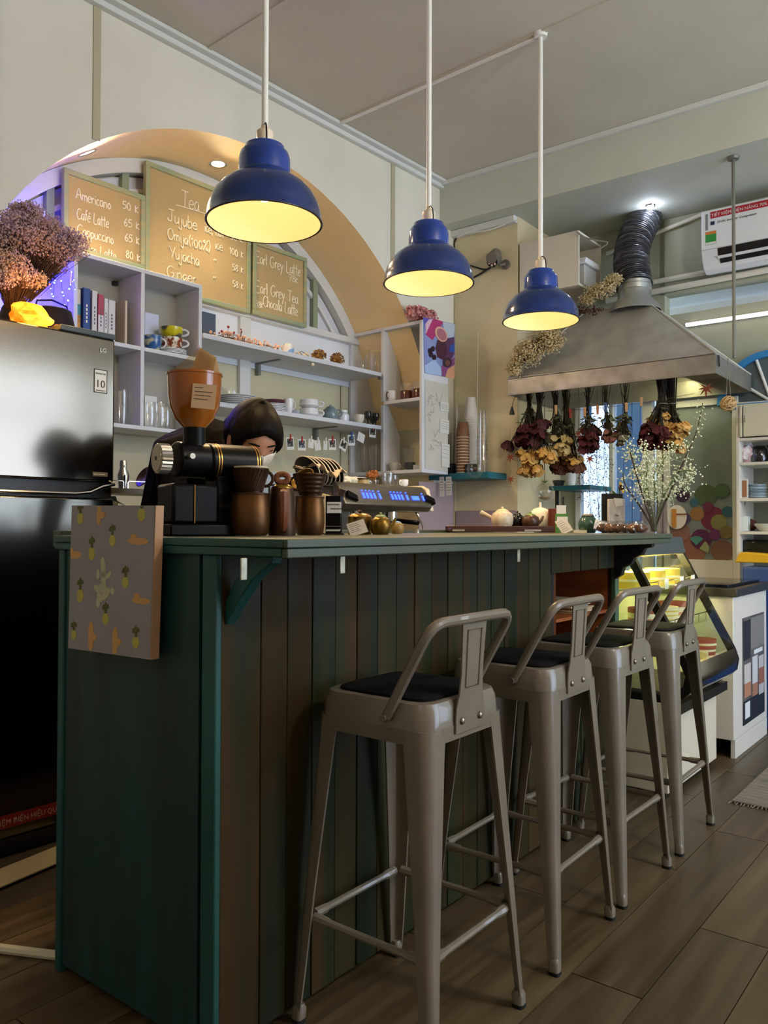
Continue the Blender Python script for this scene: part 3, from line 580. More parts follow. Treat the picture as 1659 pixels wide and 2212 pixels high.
b2, tl2, zb2 = menu_board('largest tan menu board headed Tea, in the middle of the arch', (314, 352), (541, 430), (540, 678), [
    (392, 444, 432, 'Tea', 34), (347, 460, 350, '.', 16), (362, 476, 427, 'Jujube', 26), (442, 500, 485, 'ice, hot', 22), (498, 516, 526, '58 k', 19), (349, 497, 352, '.', 16),
    (362, 515, 456, 'Omija(100%)', 24), (465, 537, 482, 'ice', 20), (496, 548, 527, '100 k', 19), (351, 537, 354, '.', 16), (366, 555, 432, 'Yujacha', 25), (462, 570, 470, '"', 16), (502, 583, 527, '58 k', 18), (351, 574, 354, '.', 16),
    (361, 596, 425, 'Ginger', 25), (461, 608, 469, '"', 16), (503, 619, 527, '58 k', 18)])
p0, p1 = FA.pv(381, 442, BV), FA.pv(447, 462, BV); MB().tube([(p0[0] - tl2[0], .002, p0[2] - zb2), (p1[0] - tl2[0], .002, p1[2] - zb2)], .002, 5).build('underline', m_chalk, b2)
menu_board('small tan menu board listing Earl Grey drinks, rightmost in the arch', (546, 520), (662, 556), (661, 708), [
    (553, 566, 650, 'Earl Grey Latte', 24), (624, 606, 645, '78k', 18), (553, 630, 645, 'Earl Grey Tea', 25), (552, 662, 570, '98k', 18), (569, 662, 644, 'Chocola Latte', 24)])

m_wood = M('white_laminate', 'd9dade', .45, col2='d2d3d8', scale=(3, 3, 3)); SHV = 3.535; SH1, SH2 = 2.150, 1.795
# ---- cube shelf at the left
a = FA.pv(160, 560, SHV); b = FA.pv(437, 612, SHV); CL, CRr, CTZ = a[0], b[0], 2.405
CM = FA.pv(431, 773, SHV)[2]; CB = FA.pv(253, 922, SHV)[2] - .002; CD = FA.pv(309, 650, SHV)[0]; T = .02
cs = thing('cube_shelf', 'white four cube wall shelf above the refrigerator', 'shelf', FA, (CL, SHV, 0)); cw_ = CRr - CL; cd = CD - CL
for nm, bx in (('side_panel', (0, T, CB, CTZ)), ('side_panel', (cw_ - T, cw_, CB, CTZ)), ('divider', (cd - T / 2, cd + T / 2, CB + T, CTZ - T)), ('top_panel', (T, cw_ - T, CTZ - T, CTZ)), ('bottom_panel', (T, cw_ - T, CB, CB + T)), ('middle_shelf', (T, cd - T / 2, CM - T, CM)), ('middle_shelf', (cd + T / 2, cw_ - T, CM - T, CM))):
    MB().box(bx[0], bx[1], 0, .21, bx[2], bx[3]).build(nm, m_wood, cs, bevel=.0015)
MB().box(T, cw_ - T, .205, .215, CB + T, CTZ - T).build('back_panel', M('shelf_back', 'a8a398', .6), cs)
# ---- two long shelves
m_brk = M('grey_bracket', '8a8a88', .4, .6); SR = 4.092
def long_shelf(z, lab, brs):
    t = thing('wall_shelf', lab, 'shelf', FA, (CRr + .004, SHV - .008, z), 0, 'long white shelves in the arch')
    MB().box(0, SR - CRr - .008, 0, RECV - SHV + .008, -.026, 0).build('shelf_board', m_wood, t, bevel=.002)
    for px in brs:
        u = FA.pv(px, 780, RECV - .1)[0] - CRr
        MB().box(u - .009, u + .009, RECV - SHV - .03, RECV - SHV + .005, -.10, -.027).box(u - .009, u + .009, .1, RECV - SHV + .005, -.033, -.027).build('bracket', m_brk, t, bevel=.002)
    MB().box(SR - CRr - .025, SR - CRr - .008, -.003, .02, -.045, -.027).build('end_clip', m_brk, t)
    return t
long_shelf(SH1, 'upper long white shelf under the menu boards', (575,)); long_shelf(SH2, 'lower long white shelf holding plates and teapots', (700,))

# ---- generic tableware builders
m_cer = M('white_ceramic', 'e6e6e6', .2, coat=.4); m_glass = glass('clear_glass'); m_bw = M('paper_white', 'e2e0da', .8)
m_yel = M('yellow_glaze', 'd8c822', .3); m_gry = M('grey_glaze', '7f8f93', .25, coat=.3, col2='72848a', scale=(40, 40, 40)); m_brn = M('brown_glaze', '5a2c20', .2, coat=.4); m_dgr = M('dark_grey_glaze', '45474a', .35)
def handle(mb, r, z0, z1, out=.03, th=.005, ang=0.0, rx=1.0):
    d = Vector((cos(ang), sin(ang), 0)); pts = []
    for i in range(9):
        a = -pi / 2 + pi * i / 8; pts.append(d * (r * rx - .003 + out * cos(a)) + Vector((0, 0, (z0 + z1) / 2 + (z1 - z0) / 2 * sin(a))))
    return mb.tube(pts, th, 6)
def cup(lab, fr, at, r, h, mat, group=None, hang=0.0, taper=.8, handle_on=True, name='cup', cat='cup', hmat=None):
    t = thing(name, lab, cat, fr, at, 0, group)
    MB().lathe([(.001, 0), (r * taper * .7, 0), (r * taper * .8, .004), (r * (taper + .12), h * .35), (r, h), (r - .003, h), (r * (taper + .08), h * .35), (r * taper * .7, .008), (.001, .008)], 24, cap=False).build('body', mat, t, smooth=50)
    if handle_on: handle(MB(), r * (taper + .17), h * .25, h * .85, r * .55, max(.003, r * .1), hang).build('handle', hmat or mat, t)
    return t
def plate_(lab, fr, at, r, mat, group, h=.014):
    return single(MB().lathe([(.001, 0), (r * .6, 0), (r * .65, .003), (r, h), (r, h + .003), (r * .62, .006), (.001, .005)], 32, cap=False), 'plate', mat, lab, 'plate', fr, at, 0, group, smooth=50)
def tumbler(lab, fr, at, r, h, group=None, name='glass_tumbler', cat='glass', hang=None, mat=None, belly=1.0):
    t = thing(name, lab, cat, fr, at, 0, group)
    MB().lathe([(.001, .001), (r * .8, .001), (r * .85, h * .08), (r * belly, h * .4), (r, h), (r - .002, h), (r * belly - .002, h * .4), (r * .82, h * .1), (.001, h * .08)], 20, cap=False).build('bowl', mat or m_glass, t, smooth=50)
    MB().tube([(r * cos(2 * pi * i / 20), r * sin(2 * pi * i / 20), h) for i in range(20)], .0012, 5, closed=True).build('rim', mat or m_glass, t)
    if hang is not None: handle(MB(), r, h * .2, h * .85, r * .6, r * .09, hang).build('handle', mat or m_glass, t)
    return t
def onshelf(px, v, z): return (FA.pv(px, 800, v)[0], v, z)
HR = -pi / 4      # handle direction seen to the right in the photograph
# books in the upper left cube
books = [(165, 172, 625, 'd9cfc0', 'thin white and orange book at the left end of the cube shelf'), (178, 193, 622, '2f4f8f', 'blue paperback book standing in the cube shelf'), (197, 208, 628, 'd8d6d2', 'white book right beside the blue one'), (210, 222, 636, 'b34a5c', 'white book with a pink upper spine'), (223, 231, 645, 'dad8d6', 'thin white book between the pink one and the wide white one'), (232, 247, 648, 'd6d4d2', 'wide white book, last in the row of books')]
for i, (x0, x1, yt, cc, lab) in enumerate(books):
    a = FA.pv(x0, yt, SHV + .04); b = FA.pv(x1, yt, SHV + .04); w_ = b[0] - a[0]; h = a[2] - CM
    t = thing('book', lab, 'book', FA, (a[0], SHV + .03, CM + .0005), 0, 'books in the cube shelf')
    MB().box(.002, w_ - .002, .004, .15, .002, h - .002).build('pages', m_bw, t)
    cm = M('book_cover_%d' % i, cc, .5); MB().box(0, .002, 0, .15, 0, h).box(w_ - .002, w_, 0, .15, 0, h).box(0, w_, 0, .002, 0, h).build('cover', cm, t)
    if i == 3: MB().box(.0005, w_ - .0005, -.0008, 0, 0, h * .55).build('lower_spine', M('spine_white', 'd8d4d4', .6), t)
    if i == 0: MB().box(.0005, w_ - .0005, -.0008, 0, h * .1, h * .45).build('spine_band', M('spine_orange', 'c98a3c', .6), t); MB().box(.0005, w_ - .0005, -.0008, 0, h * .45, h * .68).build('spine_band', M('spine_cyan', '3a9ab0', .6), t)
    for k in range(5): MB().box(w_ * .4, w_ * .6, -.0012, -.0002, h * (.3 + .08 * k), h * (.35 + .08 * k)).build('spine_print', m_chalk if i == 1 else M('spine_ink', '6a6870', .7), t)
a = FA.pv(268, 650, SHV + .05); single(MB().box(0, .012, 0, .15, 0, a[2] - CM), 'wood_board', M('pale_wood_edge', 'cbb9a0', .6), 'thin pale wooden board standing upright right of the books', 'board', FA, (a[0], SHV + .04, CM + .0005))
# upper right cube: card, cups, saucers
a = FA.pv(313, 674, SHV + .16); b = FA.pv(343, 674, SHV + .16); single(MB().box(0, b[0] - a[0], 0, .003, 0, a[2] - CM), 'white_card', M('cool_white_card', 'd5d8ee', .7), 'plain white card leaning behind the patterned cups', 'card', FA, (a[0], SHV + .16, CM + .0005))
def sc_at(at): return spx(FA.P(*at))
at = onshelf(330, SHV + .055, CM); s_ = sc_at(at)
cup('blue glazed cup with pale swirls at the left of the cup group', FA, at, 19 * s_, 33 * s_, M('blue_swirl_glaze', '2d5f9e', .25, col2='c9c9a0', scale=(18, 18, 40), detail=2, coat=.4, contrast=(.45, .62)), 'patterned cups in the cube shelf', HR, hmat=m_cer)
at = onshelf(370, SHV + .08, CM)
for k in range(4): plate_('white saucer under the flowered cup, %s from the bottom' % nth(k + 1), FA, (at[0], at[1], CM + .001 + k * .0068), 33 * s_, m_cer, 'saucers in the cube shelf', .006)
cup('cream cup with brown flowers standing on the saucers', FA, (at[0], at[1], CM + .034), 25 * s_, 25 * s_, M('brown_flower_glaze', 'dccfb8', .25, col2='8a3f22', scale=(45, 45, 45), detail=1, coat=.4, contrast=(.48, .56)), 'patterned cups in the cube shelf', HR, hmat=m_cer)
cup('yellow and grey cup stacked on top of the flowered cup', FA, (at[0], at[1], CM + .034 + 25 * s_ + .001), 25 * s_, 23 * s_, M('yellow_grey_glaze', 'd0c31e', .25, col2='5d5a48', scale=(14, 14, 30), detail=1, coat=.4, contrast=(.5, .6)), 'patterned cups in the cube shelf', HR, hmat=m_cer)
# lower cubes: card and clear glasses
a = FA.pv(313, 854, SHV + .16); b = FA.pv(339, 854, SHV + .16); single(MB().box(0, b[0] - a[0], 0, .003, 0, a[2] - CB - T), 'white_card', m_bw, 'plain white card behind the glass jars in the lower cube', 'card', FA, (a[0], SHV + .16, CB + T + .0005))
for px, h_, r_, v_ in ((263, 75, 15, .08), (283, 70, 14, .1)): tumbler('tall clear glass in the lower left cube, %s one' % ('left' if px < 270 else 'right'), FA, onshelf(px, SHV + v_, CB + T + .001), r_ * s_, h_ * s_, 'glasses in the lower left cube')
for px, h_, r_, v_, hg in ((324, 55, 13, .06, None), (345, 62, 15, .11, HR), (358, 48, 12, .05, None)): tumbler('clear glass jar in the lower right cube, %s of three' % {324: 'leftmost', 345: 'middle', 358: 'rightmost'}[px], FA, onshelf(px, SHV + v_, CB + T + .001), r_ * s_, h_ * s_, 'glass jars in the lower right cube', 'glass_jar', 'jar', hg, belly=1.12)
MB_ = MB().cbox((0, 0, 0), (.022, .02, .022)); single(MB_.add([], []), 'small_sensor', m_blk, 'small black sensor cube at the back of the book cube', 'sensor', FA, (FA.pv(231, 608, SHV + .27)[0], SHV + .192, FA.pv(231, 608, SHV + .192)[2]))

# ---- upper long shelf: panel, berry sprigs, cup, hydrangeas
a = FA.pv(438, 670, RECV - .05); b = FA.pv(466, 670, RECV - .05); single(MB().box(0, b[0] - a[0], 0, .01, 0, .2), 'slate_board', M('slate_blue_board', '4a5568', .6), 'dark slate blue board leaning at the left end of the upper shelf', 'board', FA, (a[0], RECV - .05, SH1 + .0005))
m_twig = M('brown_twig', '4d3524', .8); m_berry = M('pink_berry', 'd9a98c', .5, rnd=.15); m_redb = M('red_berry', '8c2f30', .4, rnd=.1)
def sprig(lab, px0, px1, v, z, n, mat, rad, hgt, seed, group, name='berry_sprig'):
    rg = random.Random(seed); a = FA.pv(px0, 750, v)[0]; b = FA.pv(px1, 750, v)[0]
    t = thing(name, lab, 'dried flower', FA, (a, v, z), 0, group); L_ = b - a; tw = MB(); be = MB()
    for k in range(4): tw.tube([(0, .02 * k, .008), (L_ * .5, .02 * k + .01, .02 + rg.uniform(0, .02)), (L_ * rg.uniform(.8, 1), .02 * k, .012)], .0018, 5)
    for k in range(n):
        x = rg.uniform(0, L_); y = rg.uniform(-.02, .06); h = rg.uniform(.006, hgt); tw.tube([(x, y, .01), (x + .005, y, h)], .0012, 4); be.rock((x + .005, y, h), rad * rg.uniform(.7, 1.2), .15, 2, 1, k)
    tw.build('twigs', m_twig, t); o = be.build('berries', mat, t); o['kind'] = 'stuff'; return t
sprig('pink berry sprig lying at the left of the upper shelf', 467, 550, SHV + .03, SH1, 46, m_berry, .0085, .045, 3, 'berry sprigs on the upper shelf')
sprig('pale berry sprig lying in the middle of the upper shelf', 548, 612, SHV + .025, SH1, 34, m_berry, .008, .04, 4, 'berry sprigs on the upper shelf')
sprig('red berry twig rising above the pink sprig', 480, 530, SHV + .08, SH1 + .03, 14, m_redb, .0075, .06, 5, 'berry sprigs on the upper shelf', 'berry_twig')
cup('small white cup with a blue patch on the upper shelf', FA, onshelf(623, SHV + .06, SH1 + .001), 13 * s_, 27 * s_, M('white_blue_patch', 'e4e2dc', .3, col2='7fa6cf', scale=(14, 14, 14), detail=0, contrast=(.5, .53)), None, 0, .95, False)
sprig('tiny cream flowers lying right of the small cup', 640, 668, SHV + .03, SH1, 14, M('cream_petals', 'dcc39a', .7), .008, .022, 6, None, 'cream_flowers')
m_hyd = M('tan_petals', 'a67a3e', .75, rnd=.2, col2='7a5526', scale=(60, 60, 60))
def pompom(lab, fr, at, r, mat, n, seed, cat='dried flower', name='dried_hydrangea', group=None, pet=.35, stem=True, sq=(1, 1, 1)):
    rg = random.Random(seed); t = thing(name, lab, cat, fr, at, 0, group); mb = MB()
    for k in range(n):
        d = Vector((rg.gauss(0, 1), rg.gauss(0, 1), rg.gauss(0, 1) + .3)).normalized(); c = Vector((d.x * r * sq[0], d.y * r * sq[1], d.z * r * sq[2])) * rg.uniform(.75, 1.0) + Vector((0, 0, r * sq[2])); q = d.to_track_quat('Z', 'Y').to_matrix().to_4x4(); s2 = r * pet * rg.uniform(.7, 1.2)
        m = Matrix.Translation(c) @ q @ Matrix.Rotation(rg.uniform(0, 6), 4, 'Z')
        for j in range(3):
            mm = m @ Matrix.Rotation(j * 2.1, 4, 'Z') @ Matrix.Rotation(rg.uniform(-.9, -.2), 4, 'Y')
            mb.add([mm @ Vector(p) for p in ((0, 0, 0), (s2 * .5, -s2 * .4, s2 * .1), (s2, 0, s2 * .15), (s2 * .5, s2 * .4, s2 * .1))], [(0, 1, 2, 3)])
    o = mb.build('petals', mat, t, smooth=0); o['kind'] = 'stuff'
    MB().rock((0, 0, r * sq[2]), (r * .7 * sq[0], r * .7 * sq[1], r * .7 * sq[2]), .2, 3, 2).build('core', mat, t)
    return t
pompom('tan dried hydrangea head, left of the pair on the upper shelf', FA, onshelf(689, SHV + .06, SH1), 17 * s_, m_hyd, 90, 11, group='dried hydrangeas', sq=(1.05, 1, .9))
pompom('tan dried hydrangea head, right of the pair on the upper shelf', FA, onshelf(728, SHV + .06, SH1), 18 * s_, m_hyd, 90, 12, group='dried hydrangeas', sq=(1.05, 1, .9))
a = FA.pv(676, 788, SHV - .012); t = thing('hanging_bead', 'small cream bead hanging on a thread from the upper shelf', 'ornament', FA, a); MB().ball((0, 0, 0), 4.5 * s_).build('bead', M('cream_bead', 'd8d0b8', .5), t); MB().tube([(0, 0, 0), (-.01, 0, .04), (-.012, .0, SH1 - .012 - a[2])], .0008, 4).build('thread', m_bw, t)

# ---- lower long shelf
v1 = SHV + .10
for k in range(6): plate_('white dinner plate, %s from the bottom of the left stack on the lower shelf' % nth(k + 1), FA, (FA.pv(512, 850, v1 + .03)[0], v1 + .03, SH2 + .001 + k * .011), 46 * s_, m_cer, 'dinner plates on the lower shelf', .012)
at = (FA.pv(592, 850, v1)[0], v1, SH2)
for k in range(5): plate_('white side plate under the maroon dish, %s from the bottom' % nth(k + 1), FA, (at[0], at[1], SH2 + .001 + k * .0095), 33 * s_, m_cer, 'side plates on the lower shelf', .009)
single(MB().lathe([(.001, 0), (.035, 0), (26 * s_, .012), (29 * s_, .024), (28 * s_, .024), (.03, .006), (.001, .006)], 32, cap=False), 'maroon_dish', M('maroon_glaze', '6a3c48', .3, coat=.3), 'shallow maroon dish on top of the side plates', 'dish', FA, (at[0], at[1], SH2 + .052), smooth=50)
cup('white cup with a large ring handle standing right of the plate stack', FA, onshelf(624, SHV + .035, SH2 + .001), 12 * s_, 36 * s_, m_cer, 'white cups on the lower shelf', HR)
cup('white mug, lower one of two stacked on the lower shelf', FA, onshelf(668, v1, SH2 + .001), 24 * s_, 24 * s_, m_cer, 'white cups on the lower shelf', HR, .95)
cup('white mug, upper one of two stacked on the lower shelf', FA, (onshelf(668, v1, 0)[0], v1, SH2 + .002 + 24 * s_), 24 * s_, 23 * s_, m_cer, 'white cups on the lower shelf', HR, .95)
def teapot(lab, fr, at, r, h, mat, spout=None, hang=None, lidmat=None, knob=True, sidehandle=None, name='teapot', sq=1.0, group=None, hr=.55):
    t = thing(name, lab, 'teapot', fr, at, 0, group)
    MB().lathe([(.001, 0), (r * .75, 0), (r * .95, h * .2), (r, h * .45), (r * .9, h * .72), (r * .55, h * .86), (r * .5, h * .86)], 28, cap=True).build('body', mat, t, smooth=60)
    l = MB().lathe([(r * .58, h * .84), (r * .56, h * .88), (r * .3, h * .96), (.001, h * .98)], 24, cap=False).build('lid', lidmat or mat, t, smooth=60)
    if knob: MB().ball((0, 0, h * 1.02), (r * .14, r * .14, h * .07), 12, 8).build('knob', lidmat or mat, l)
    if spout is not None:
        d = Vector((cos(spout), sin(spout), 0)); MB().tube([d * r * .8 + Vector((0, 0, h * .35)), d * r * 1.2 + Vector((0, 0, h * .5)), d * r * 1.45 + Vector((0, 0, h * .8))], [r * .28, r * .18, r * .12], 10).build('spout', mat, t)
    if hang is not None: handle(MB(), r, h * .25, h * .75, r * hr, r * .1, hang).build('handle', mat, t)
    if sidehandle is not None:
        d = Vector((cos(sidehandle), sin(sidehandle), 0)); MB().tube([d * r * .8 + Vector((0, 0, h * .45)), d * r * 1.3 + Vector((0, 0, h * .62)), d * r * 1.95 + Vector((0, 0, h * .78)), d * r * 2.0 + Vector((0, 0, h * .79))], [r * .16, r * .17, r * .25, r * .12], 12).build('handle', mat, t)
    return t
teapot('blue grey teapot with a lid on the lower shelf', FA, onshelf(714, v1 - .02, SH2 + .001), 21 * s_, 40 * s_, m_gry, None, HR)
t = thing('swing_top_jar', 'white jar with a wire band right of the grey teapot', 'jar', FA, onshelf(742, v1 - .02, SH2 + .001)); MB().lathe([(.001, 0), (14 * s_, 0), (16 * s_, 6 * s_), (16 * s_, 20 * s_), (12 * s_, 25 * s_), (12 * s_, 33 * s_), (.001, 33 * s_)], 24, cap=False).build('body', m_cer, t); MB().tube([(12.6 * s_ * cos(k * pi / 10), 12.6 * s_ * sin(k * pi / 10), 26 * s_) for k in range(20)], .001, 5, closed=True).build('wire_band', m_wire, t)
cup('cream cup with a small printed mark, right end of the lower shelf', FA, onshelf(775, SHV + .03, SH2 + .001), 16 * s_, 23 * s_, M('cream_ceramic', 'ddd5c4', .3, coat=.3), None, HR, .8, False)
m_smoke = glass('smoked_glass', '8a8f96', mix=.7)
for px, v_, h_ in ((795, .08, 42), (806, .14, 34), (812, .05, 38)):
    t = thing('goblet', 'smoky glass goblet at the right end of the lower shelf, %s' % {795: 'leftmost', 806: 'at the back', 812: 'rightmost'}[px], 'glass', FA, onshelf(px, SHV + v_, SH2 + .001), 0, 'goblets on the lower shelf')
    MB().lathe([(.001, 0), (9 * s_, .001), (2 * s_, .004), (2 * s_, h_ * .4 * s_), (8 * s_, h_ * .5 * s_), (11 * s_, h_ * .75 * s_), (9 * s_, h_ * s_)], 20, cap=False).build('bowl', m_smoke, t, smooth=60)
single(MB().lathe([(.001, 0), (.028, 0), (.028, .09), (.001, .09)], 20, cap=False), 'paper_roll', m_bw, 'white paper roll standing at the back right of the lower shelf', 'paper roll', FA, onshelf(779, RECV - .06, SH2 + .001))
for px in (465, 500): tumbler('clear glass bowl behind the dinner plates, %s one' % ('left' if px < 480 else 'right'), FA, onshelf(px, RECV - .09, SH2 + .001), 20 * s_, 52 * s_, 'glass bowls behind the plates', 'glass_bowl', 'bowl')
# white strips behind the shelf items
for z, zz in ((SH2, .075),): single(MB().box(0, 1.32, 0, .006, 0, zz), 'backsplash_strip', m_whitep, 'low white strip along the back of the lower shelf', 'strip', FA, (CRr + .06, RECV - .04, z + .0005))

# ---- line of instant photos
m_pf = M('photo_frame_white', 'dcdad2', .5); m_clipr = M('red_clip', 'b01f1c', .4); m_clipb = M('blue_clip', '2f4fa0', .4); m_clipw = M('white_clip', 'd8d2c0', .5); PV = SHV + .02
ln = [FA.pv(x, y, PV) for x, y in ((600, 939), (640, 950), (680, 953), (720, 950), (760, 943), (790, 934), (820, 927))]
single(MB().tube([tuple(Vector(p) - Vector(ln[0])) for p in ln], .0009, 4), 'photo_string', M('twine', '9a8a66', .8), 'thin string carrying the instant photos under the lower shelf', 'string', FA, ln[0])
ph = [(627, 958, 22, 27, -.12, 'r', 1), (652, 961, 24, 24, -.06, 'r', 1), (672, 958, 16, 20, .1, 'w', 0), (686, 962, 18, 22, -.2, 'w', 0), (703, 962, 12, 20, .05, 'w', 0), (718, 960, 22, 24, -.08, 'r', 1), (742, 962, 22, 22, .4, 'w', 1), (759, 951, 21, 23, -.12, 'b', 1), (780, 945, 22, 20, .3, 'n', 0), (805, 934, 21, 22, .02, 'r', 1)]
for i, (x, y, w_, h, rr, cl, im) in enumerate(ph):
    c = FA.pv(x, y, PV - .003 - .002 * (i % 2)); s2 = sc_at(c); w2, h2 = w_ * s2, h * s2
    kind = 'instant photo' if im else 'small paper slip'
    t = thing('instant_photo' if im else 'paper_slip', '%s number %s from the left on the string' % (kind, ['one', 'two', 'three', 'four', 'five', 'six', 'seven', 'eight', 'nine', 'ten'][i]), 'photo' if im else 'paper', FA, c, 0, 'photos clipped on the string'); t.rotation_euler = (0, rr, FA.rz)
    t.rotation_mode = 'XYZ'; mm = Matrix.Rotation(rr, 4, 'Y'); t.rotation_euler = (0, 0, FA.rz)
    MB().box(-w2 / 2, w2 / 2, 0, .001, -h2 / 2, h2 / 2, mm).build('card', m_pf, t)
    if im:
        MB().box(-w2 * .38, w2 * .38, -.0008, .0, -h2 * .25, h2 * .4, mm).build('picture', M('photo_dark_%d' % (i % 3), ('1d1a18', '262b33', '2a2420')[i % 3], .4, col2=('8a8578', '9aa4b4', 'b8b0a0')[i % 3], scale=(60, 60, 60), detail=2, contrast=(.5, .62)), t)
    if cl != 'n': MB().cbox((0, -.003, h2 * .5), (3.4 * s2, .006, 13 * s2)).build('clip', {'r': m_clipr, 'b': m_clipb, 'w': m_clipw}[cl], t, bevel=.001)
# pale cabinet boards on the wall below the photos
single(MB().box(0, .98, 0, .03, 0, .18), 'splash_board', M('pale_blue_board', 'c3ccd2', .45), 'pale blue splash board on the wall below the photo string', 'board', FA, (FA.pv(560, 1000, RECV)[0], RECV - .032, 1.28))

# ---- corner shelf unit on the right
KU, KV0, KV1, KT, KB = 4.10, 3.195, 3.84, 2.455, 1.47; T2 = .022; KD = .283
ku = thing('corner_shelf', 'white corner shelf unit with slanted inner sides at the end of the arch', 'shelf', FA, (KU, KV0, 0)); KW = KV1 - KV0; dv = FA.pu(826, 760, KU)[1] - KV0
kz = FA.pu(870, 862, KU)[2]
for nm, y0, y1, z0, z1 in (('end_panel', 0, T2, KB, KT), ('divider', dv - .012, dv + .012, KB + T2, KT - T2), ('side_panel', KW - T2, KW, KB, KT)):
    if nm == 'divider':
        for (za, zb) in ((kz, KT - T2), (KB + T2, kz - T2)):
            hh = zb - za; MB().prism([(.0, za), (.0, zb), (.13, zb) if za == kz else (.05, zb), (KD * .62, zb - hh * .45), (KD * .62, za)], 'y', y0, y1).build(nm, m_wood, ku, bevel=.002)
    else: MB().box(0, KD, y0, y1, z0, z1).build(nm, m_wood, ku, bevel=.002)
for nm, z0, z1, y0, y1 in (('top_panel', KT - T2, KT, T2, KW - T2), ('bottom_panel', KB, KB + T2, T2, KW - T2), ('inner_shelf', kz - T2, kz, T2, dv - .012)):
    MB().box(0, KD, y0, y1, z0, z1).build(nm, m_wood, ku, bevel=.002)
MB().box(KD - .006, KD, T2, KW - T2, KB + T2, KT - T2).build('back_panel', m_panel, ku)
def onK(px, dep, z): return (KU + dep, FA.pu(px, 800, KU + dep)[1], z)
sk = spx(FA.P(KU, 3.3, 2)); hK = -pi / 2 + .3
for px, dep, h_, r_ in ((782, .05, 40, 12), (800, .07, 50, 14), (812, .05, 54, 15)): tumbler('clear glass pitcher in the upper left bay of the corner shelf, %s' % {782: 'leftmost', 800: 'middle', 812: 'rightmost'}[px], FA, onK(px, dep, SH1 + .001), r_ * sk, h_ * sk, 'glass pitchers in the corner shelf', 'glass_pitcher', 'pitcher', hK)
t = cup('white mug with a brown handle on the corner shelf', FA, onK(847, .05, kz + .001), 11 * sk, 24 * sk, m_cer, None, pi - HR - .9, .95, hmat=m_brn)
for px, dep, lab in ((879, .07, 'glass topped brown mug in the middle of the corner shelf'), (905, .06, 'glass topped brown mug next to the end panel of the corner shelf')):
    t = tumbler(lab, FA, onK(px, dep, kz + .001), 15 * sk, 36 * sk, 'brown and clear mugs', 'two_tone_mug', 'mug'); MB().lathe([(.001, 0), (15.4 * sk, 0), (15.6 * sk, 20 * sk), (15.1 * sk, 20.5 * sk)], 24, cap=False).build('brown_base', m_brn, t, smooth=50)
zb_ = KB + T2 + .001
cup('pale glass cup at the left of the bottom of the corner shelf', FA, onK(852, .04, zb_), 11 * sk, 18 * sk, M('pale_grey_glaze', 'b5b0a4', .3), None, hK, .8)
cup('dark grey espresso cup on the bottom of the corner shelf', FA, onK(886, .05, zb_), 12 * sk, 17 * sk, m_dgr, None, pi - HR - .9, .85)
for k in range(5): plate_('small white saucer beside the dark espresso cup, %s from the bottom' % nth(k + 1), FA, (onK(903, .05, 0)[0], onK(903, .05, 0)[1] + .004, zb_ + k * .0055), 10 * sk, m_cer, 'saucers in the corner shelf', .005)
tumbler('upturned clear goblet at the back of the bottom bay of the corner shelf', FA, onK(884, .16, zb_), 14 * sk, 52 * sk, None, 'glass_goblet', 'glass', belly=.7)
for px, dep in ((785, .06), (800, .1), (812, .05)): tumbler('clear glass jug in the shaded lower left bay of the corner shelf, %s' % {785: 'leftmost', 800: 'middle', 812: 'rightmost'}[px], FA, onK(px, dep, KB + T2 + .001), 12 * sk, 62 * sk, 'glass jugs in the lower left bay', 'glass_jug', 'jug', hK, belly=1.1)
# poster and pencil drawn papers on the end panel
PEV = KV0 - .002
def onE(px, py): a = FA.pv(px, py, PEV); return (a[0], a[2])
def epoly(mb, pts, th, off): return mb.prism(pts, 'y', PEV - off - th, PEV - off)
po = thing('poster', 'colourful still life poster in purple, blue and red on the corner shelf', 'poster', FA, (0, 0, 0)); po.location = FA.P(4.1, PEV, 1.5)
def pp(pts, off, mat, nm): 
    q = [(onE(*p)[0] - 4.1, onE(*p)[1] - 1.5) for p in pts]; return MB().prism(q, 'y', -off - .0008, -off).build(nm, mat, po, smooth=0)
pp([(914, 685), (982, 700), (982, 818), (917, 806)], .0, M('poster_blue', '8f9cc8', .5, col2='7d86c0', scale=(6, 6, 6)), 'sheet')
for pts, c, k in (([(914, 685), (930, 689), (918, 714)], '5a55b0', 1), ([(918, 722), (936, 688), (958, 695), (934, 735)], 'b0346c', 1), ([(918, 700), (926, 690), (934, 690), (919, 722)], 'd8b4c4', 2), ([(956, 695), (982, 701), (980, 728), (962, 730)], 'b9c4d0', 1), ([(962, 732), (981, 728), (981, 765), (966, 790), (952, 770)], '5e3560', 1),
                  ([(953, 790), (981, 772), (981, 817), (953, 812)], '8a4a80', 2), ([(961, 815), (966, 798), (981, 788), (981, 818)], 'd8a07c', 3), ([(917, 790), (938, 776), (952, 795), (955, 812), (918, 806)], 'a9bfe2', 2), ([(944, 735), (960, 730), (966, 760), (958, 778), (944, 772), (940, 752)], '4a2438', 3), ([(972, 745), (981, 742), (981, 762), (970, 760)], '2f55b0', 3)):
    pp(pts, .0009 * k, M('poster_ink_' + c, c, .5), 'print_shape')
def pell(cx, cy, rx, ry, c, k, n=16, rot=0): pp([(cx + rx * cos(2 * pi * i / n) * cos(rot) - ry * sin(2 * pi * i / n) * sin(rot), cy + rx * cos(2 * pi * i / n) * sin(rot) + ry * sin(2 * pi * i / n) * cos(rot)) for i in range(n)], .0009 * k, M('poster_ink_' + c, c, .5), 'print_shape')
pell(952, 722, 12, 18, 'd9a48e', 4, rot=-.5); pell(953, 723, 9, 14, 'a86a78', 5, rot=-.5); pell(965, 783, 10, 11, '3a2a3c', 4); pell(966, 784, 5, 6, '7a4a48', 5)
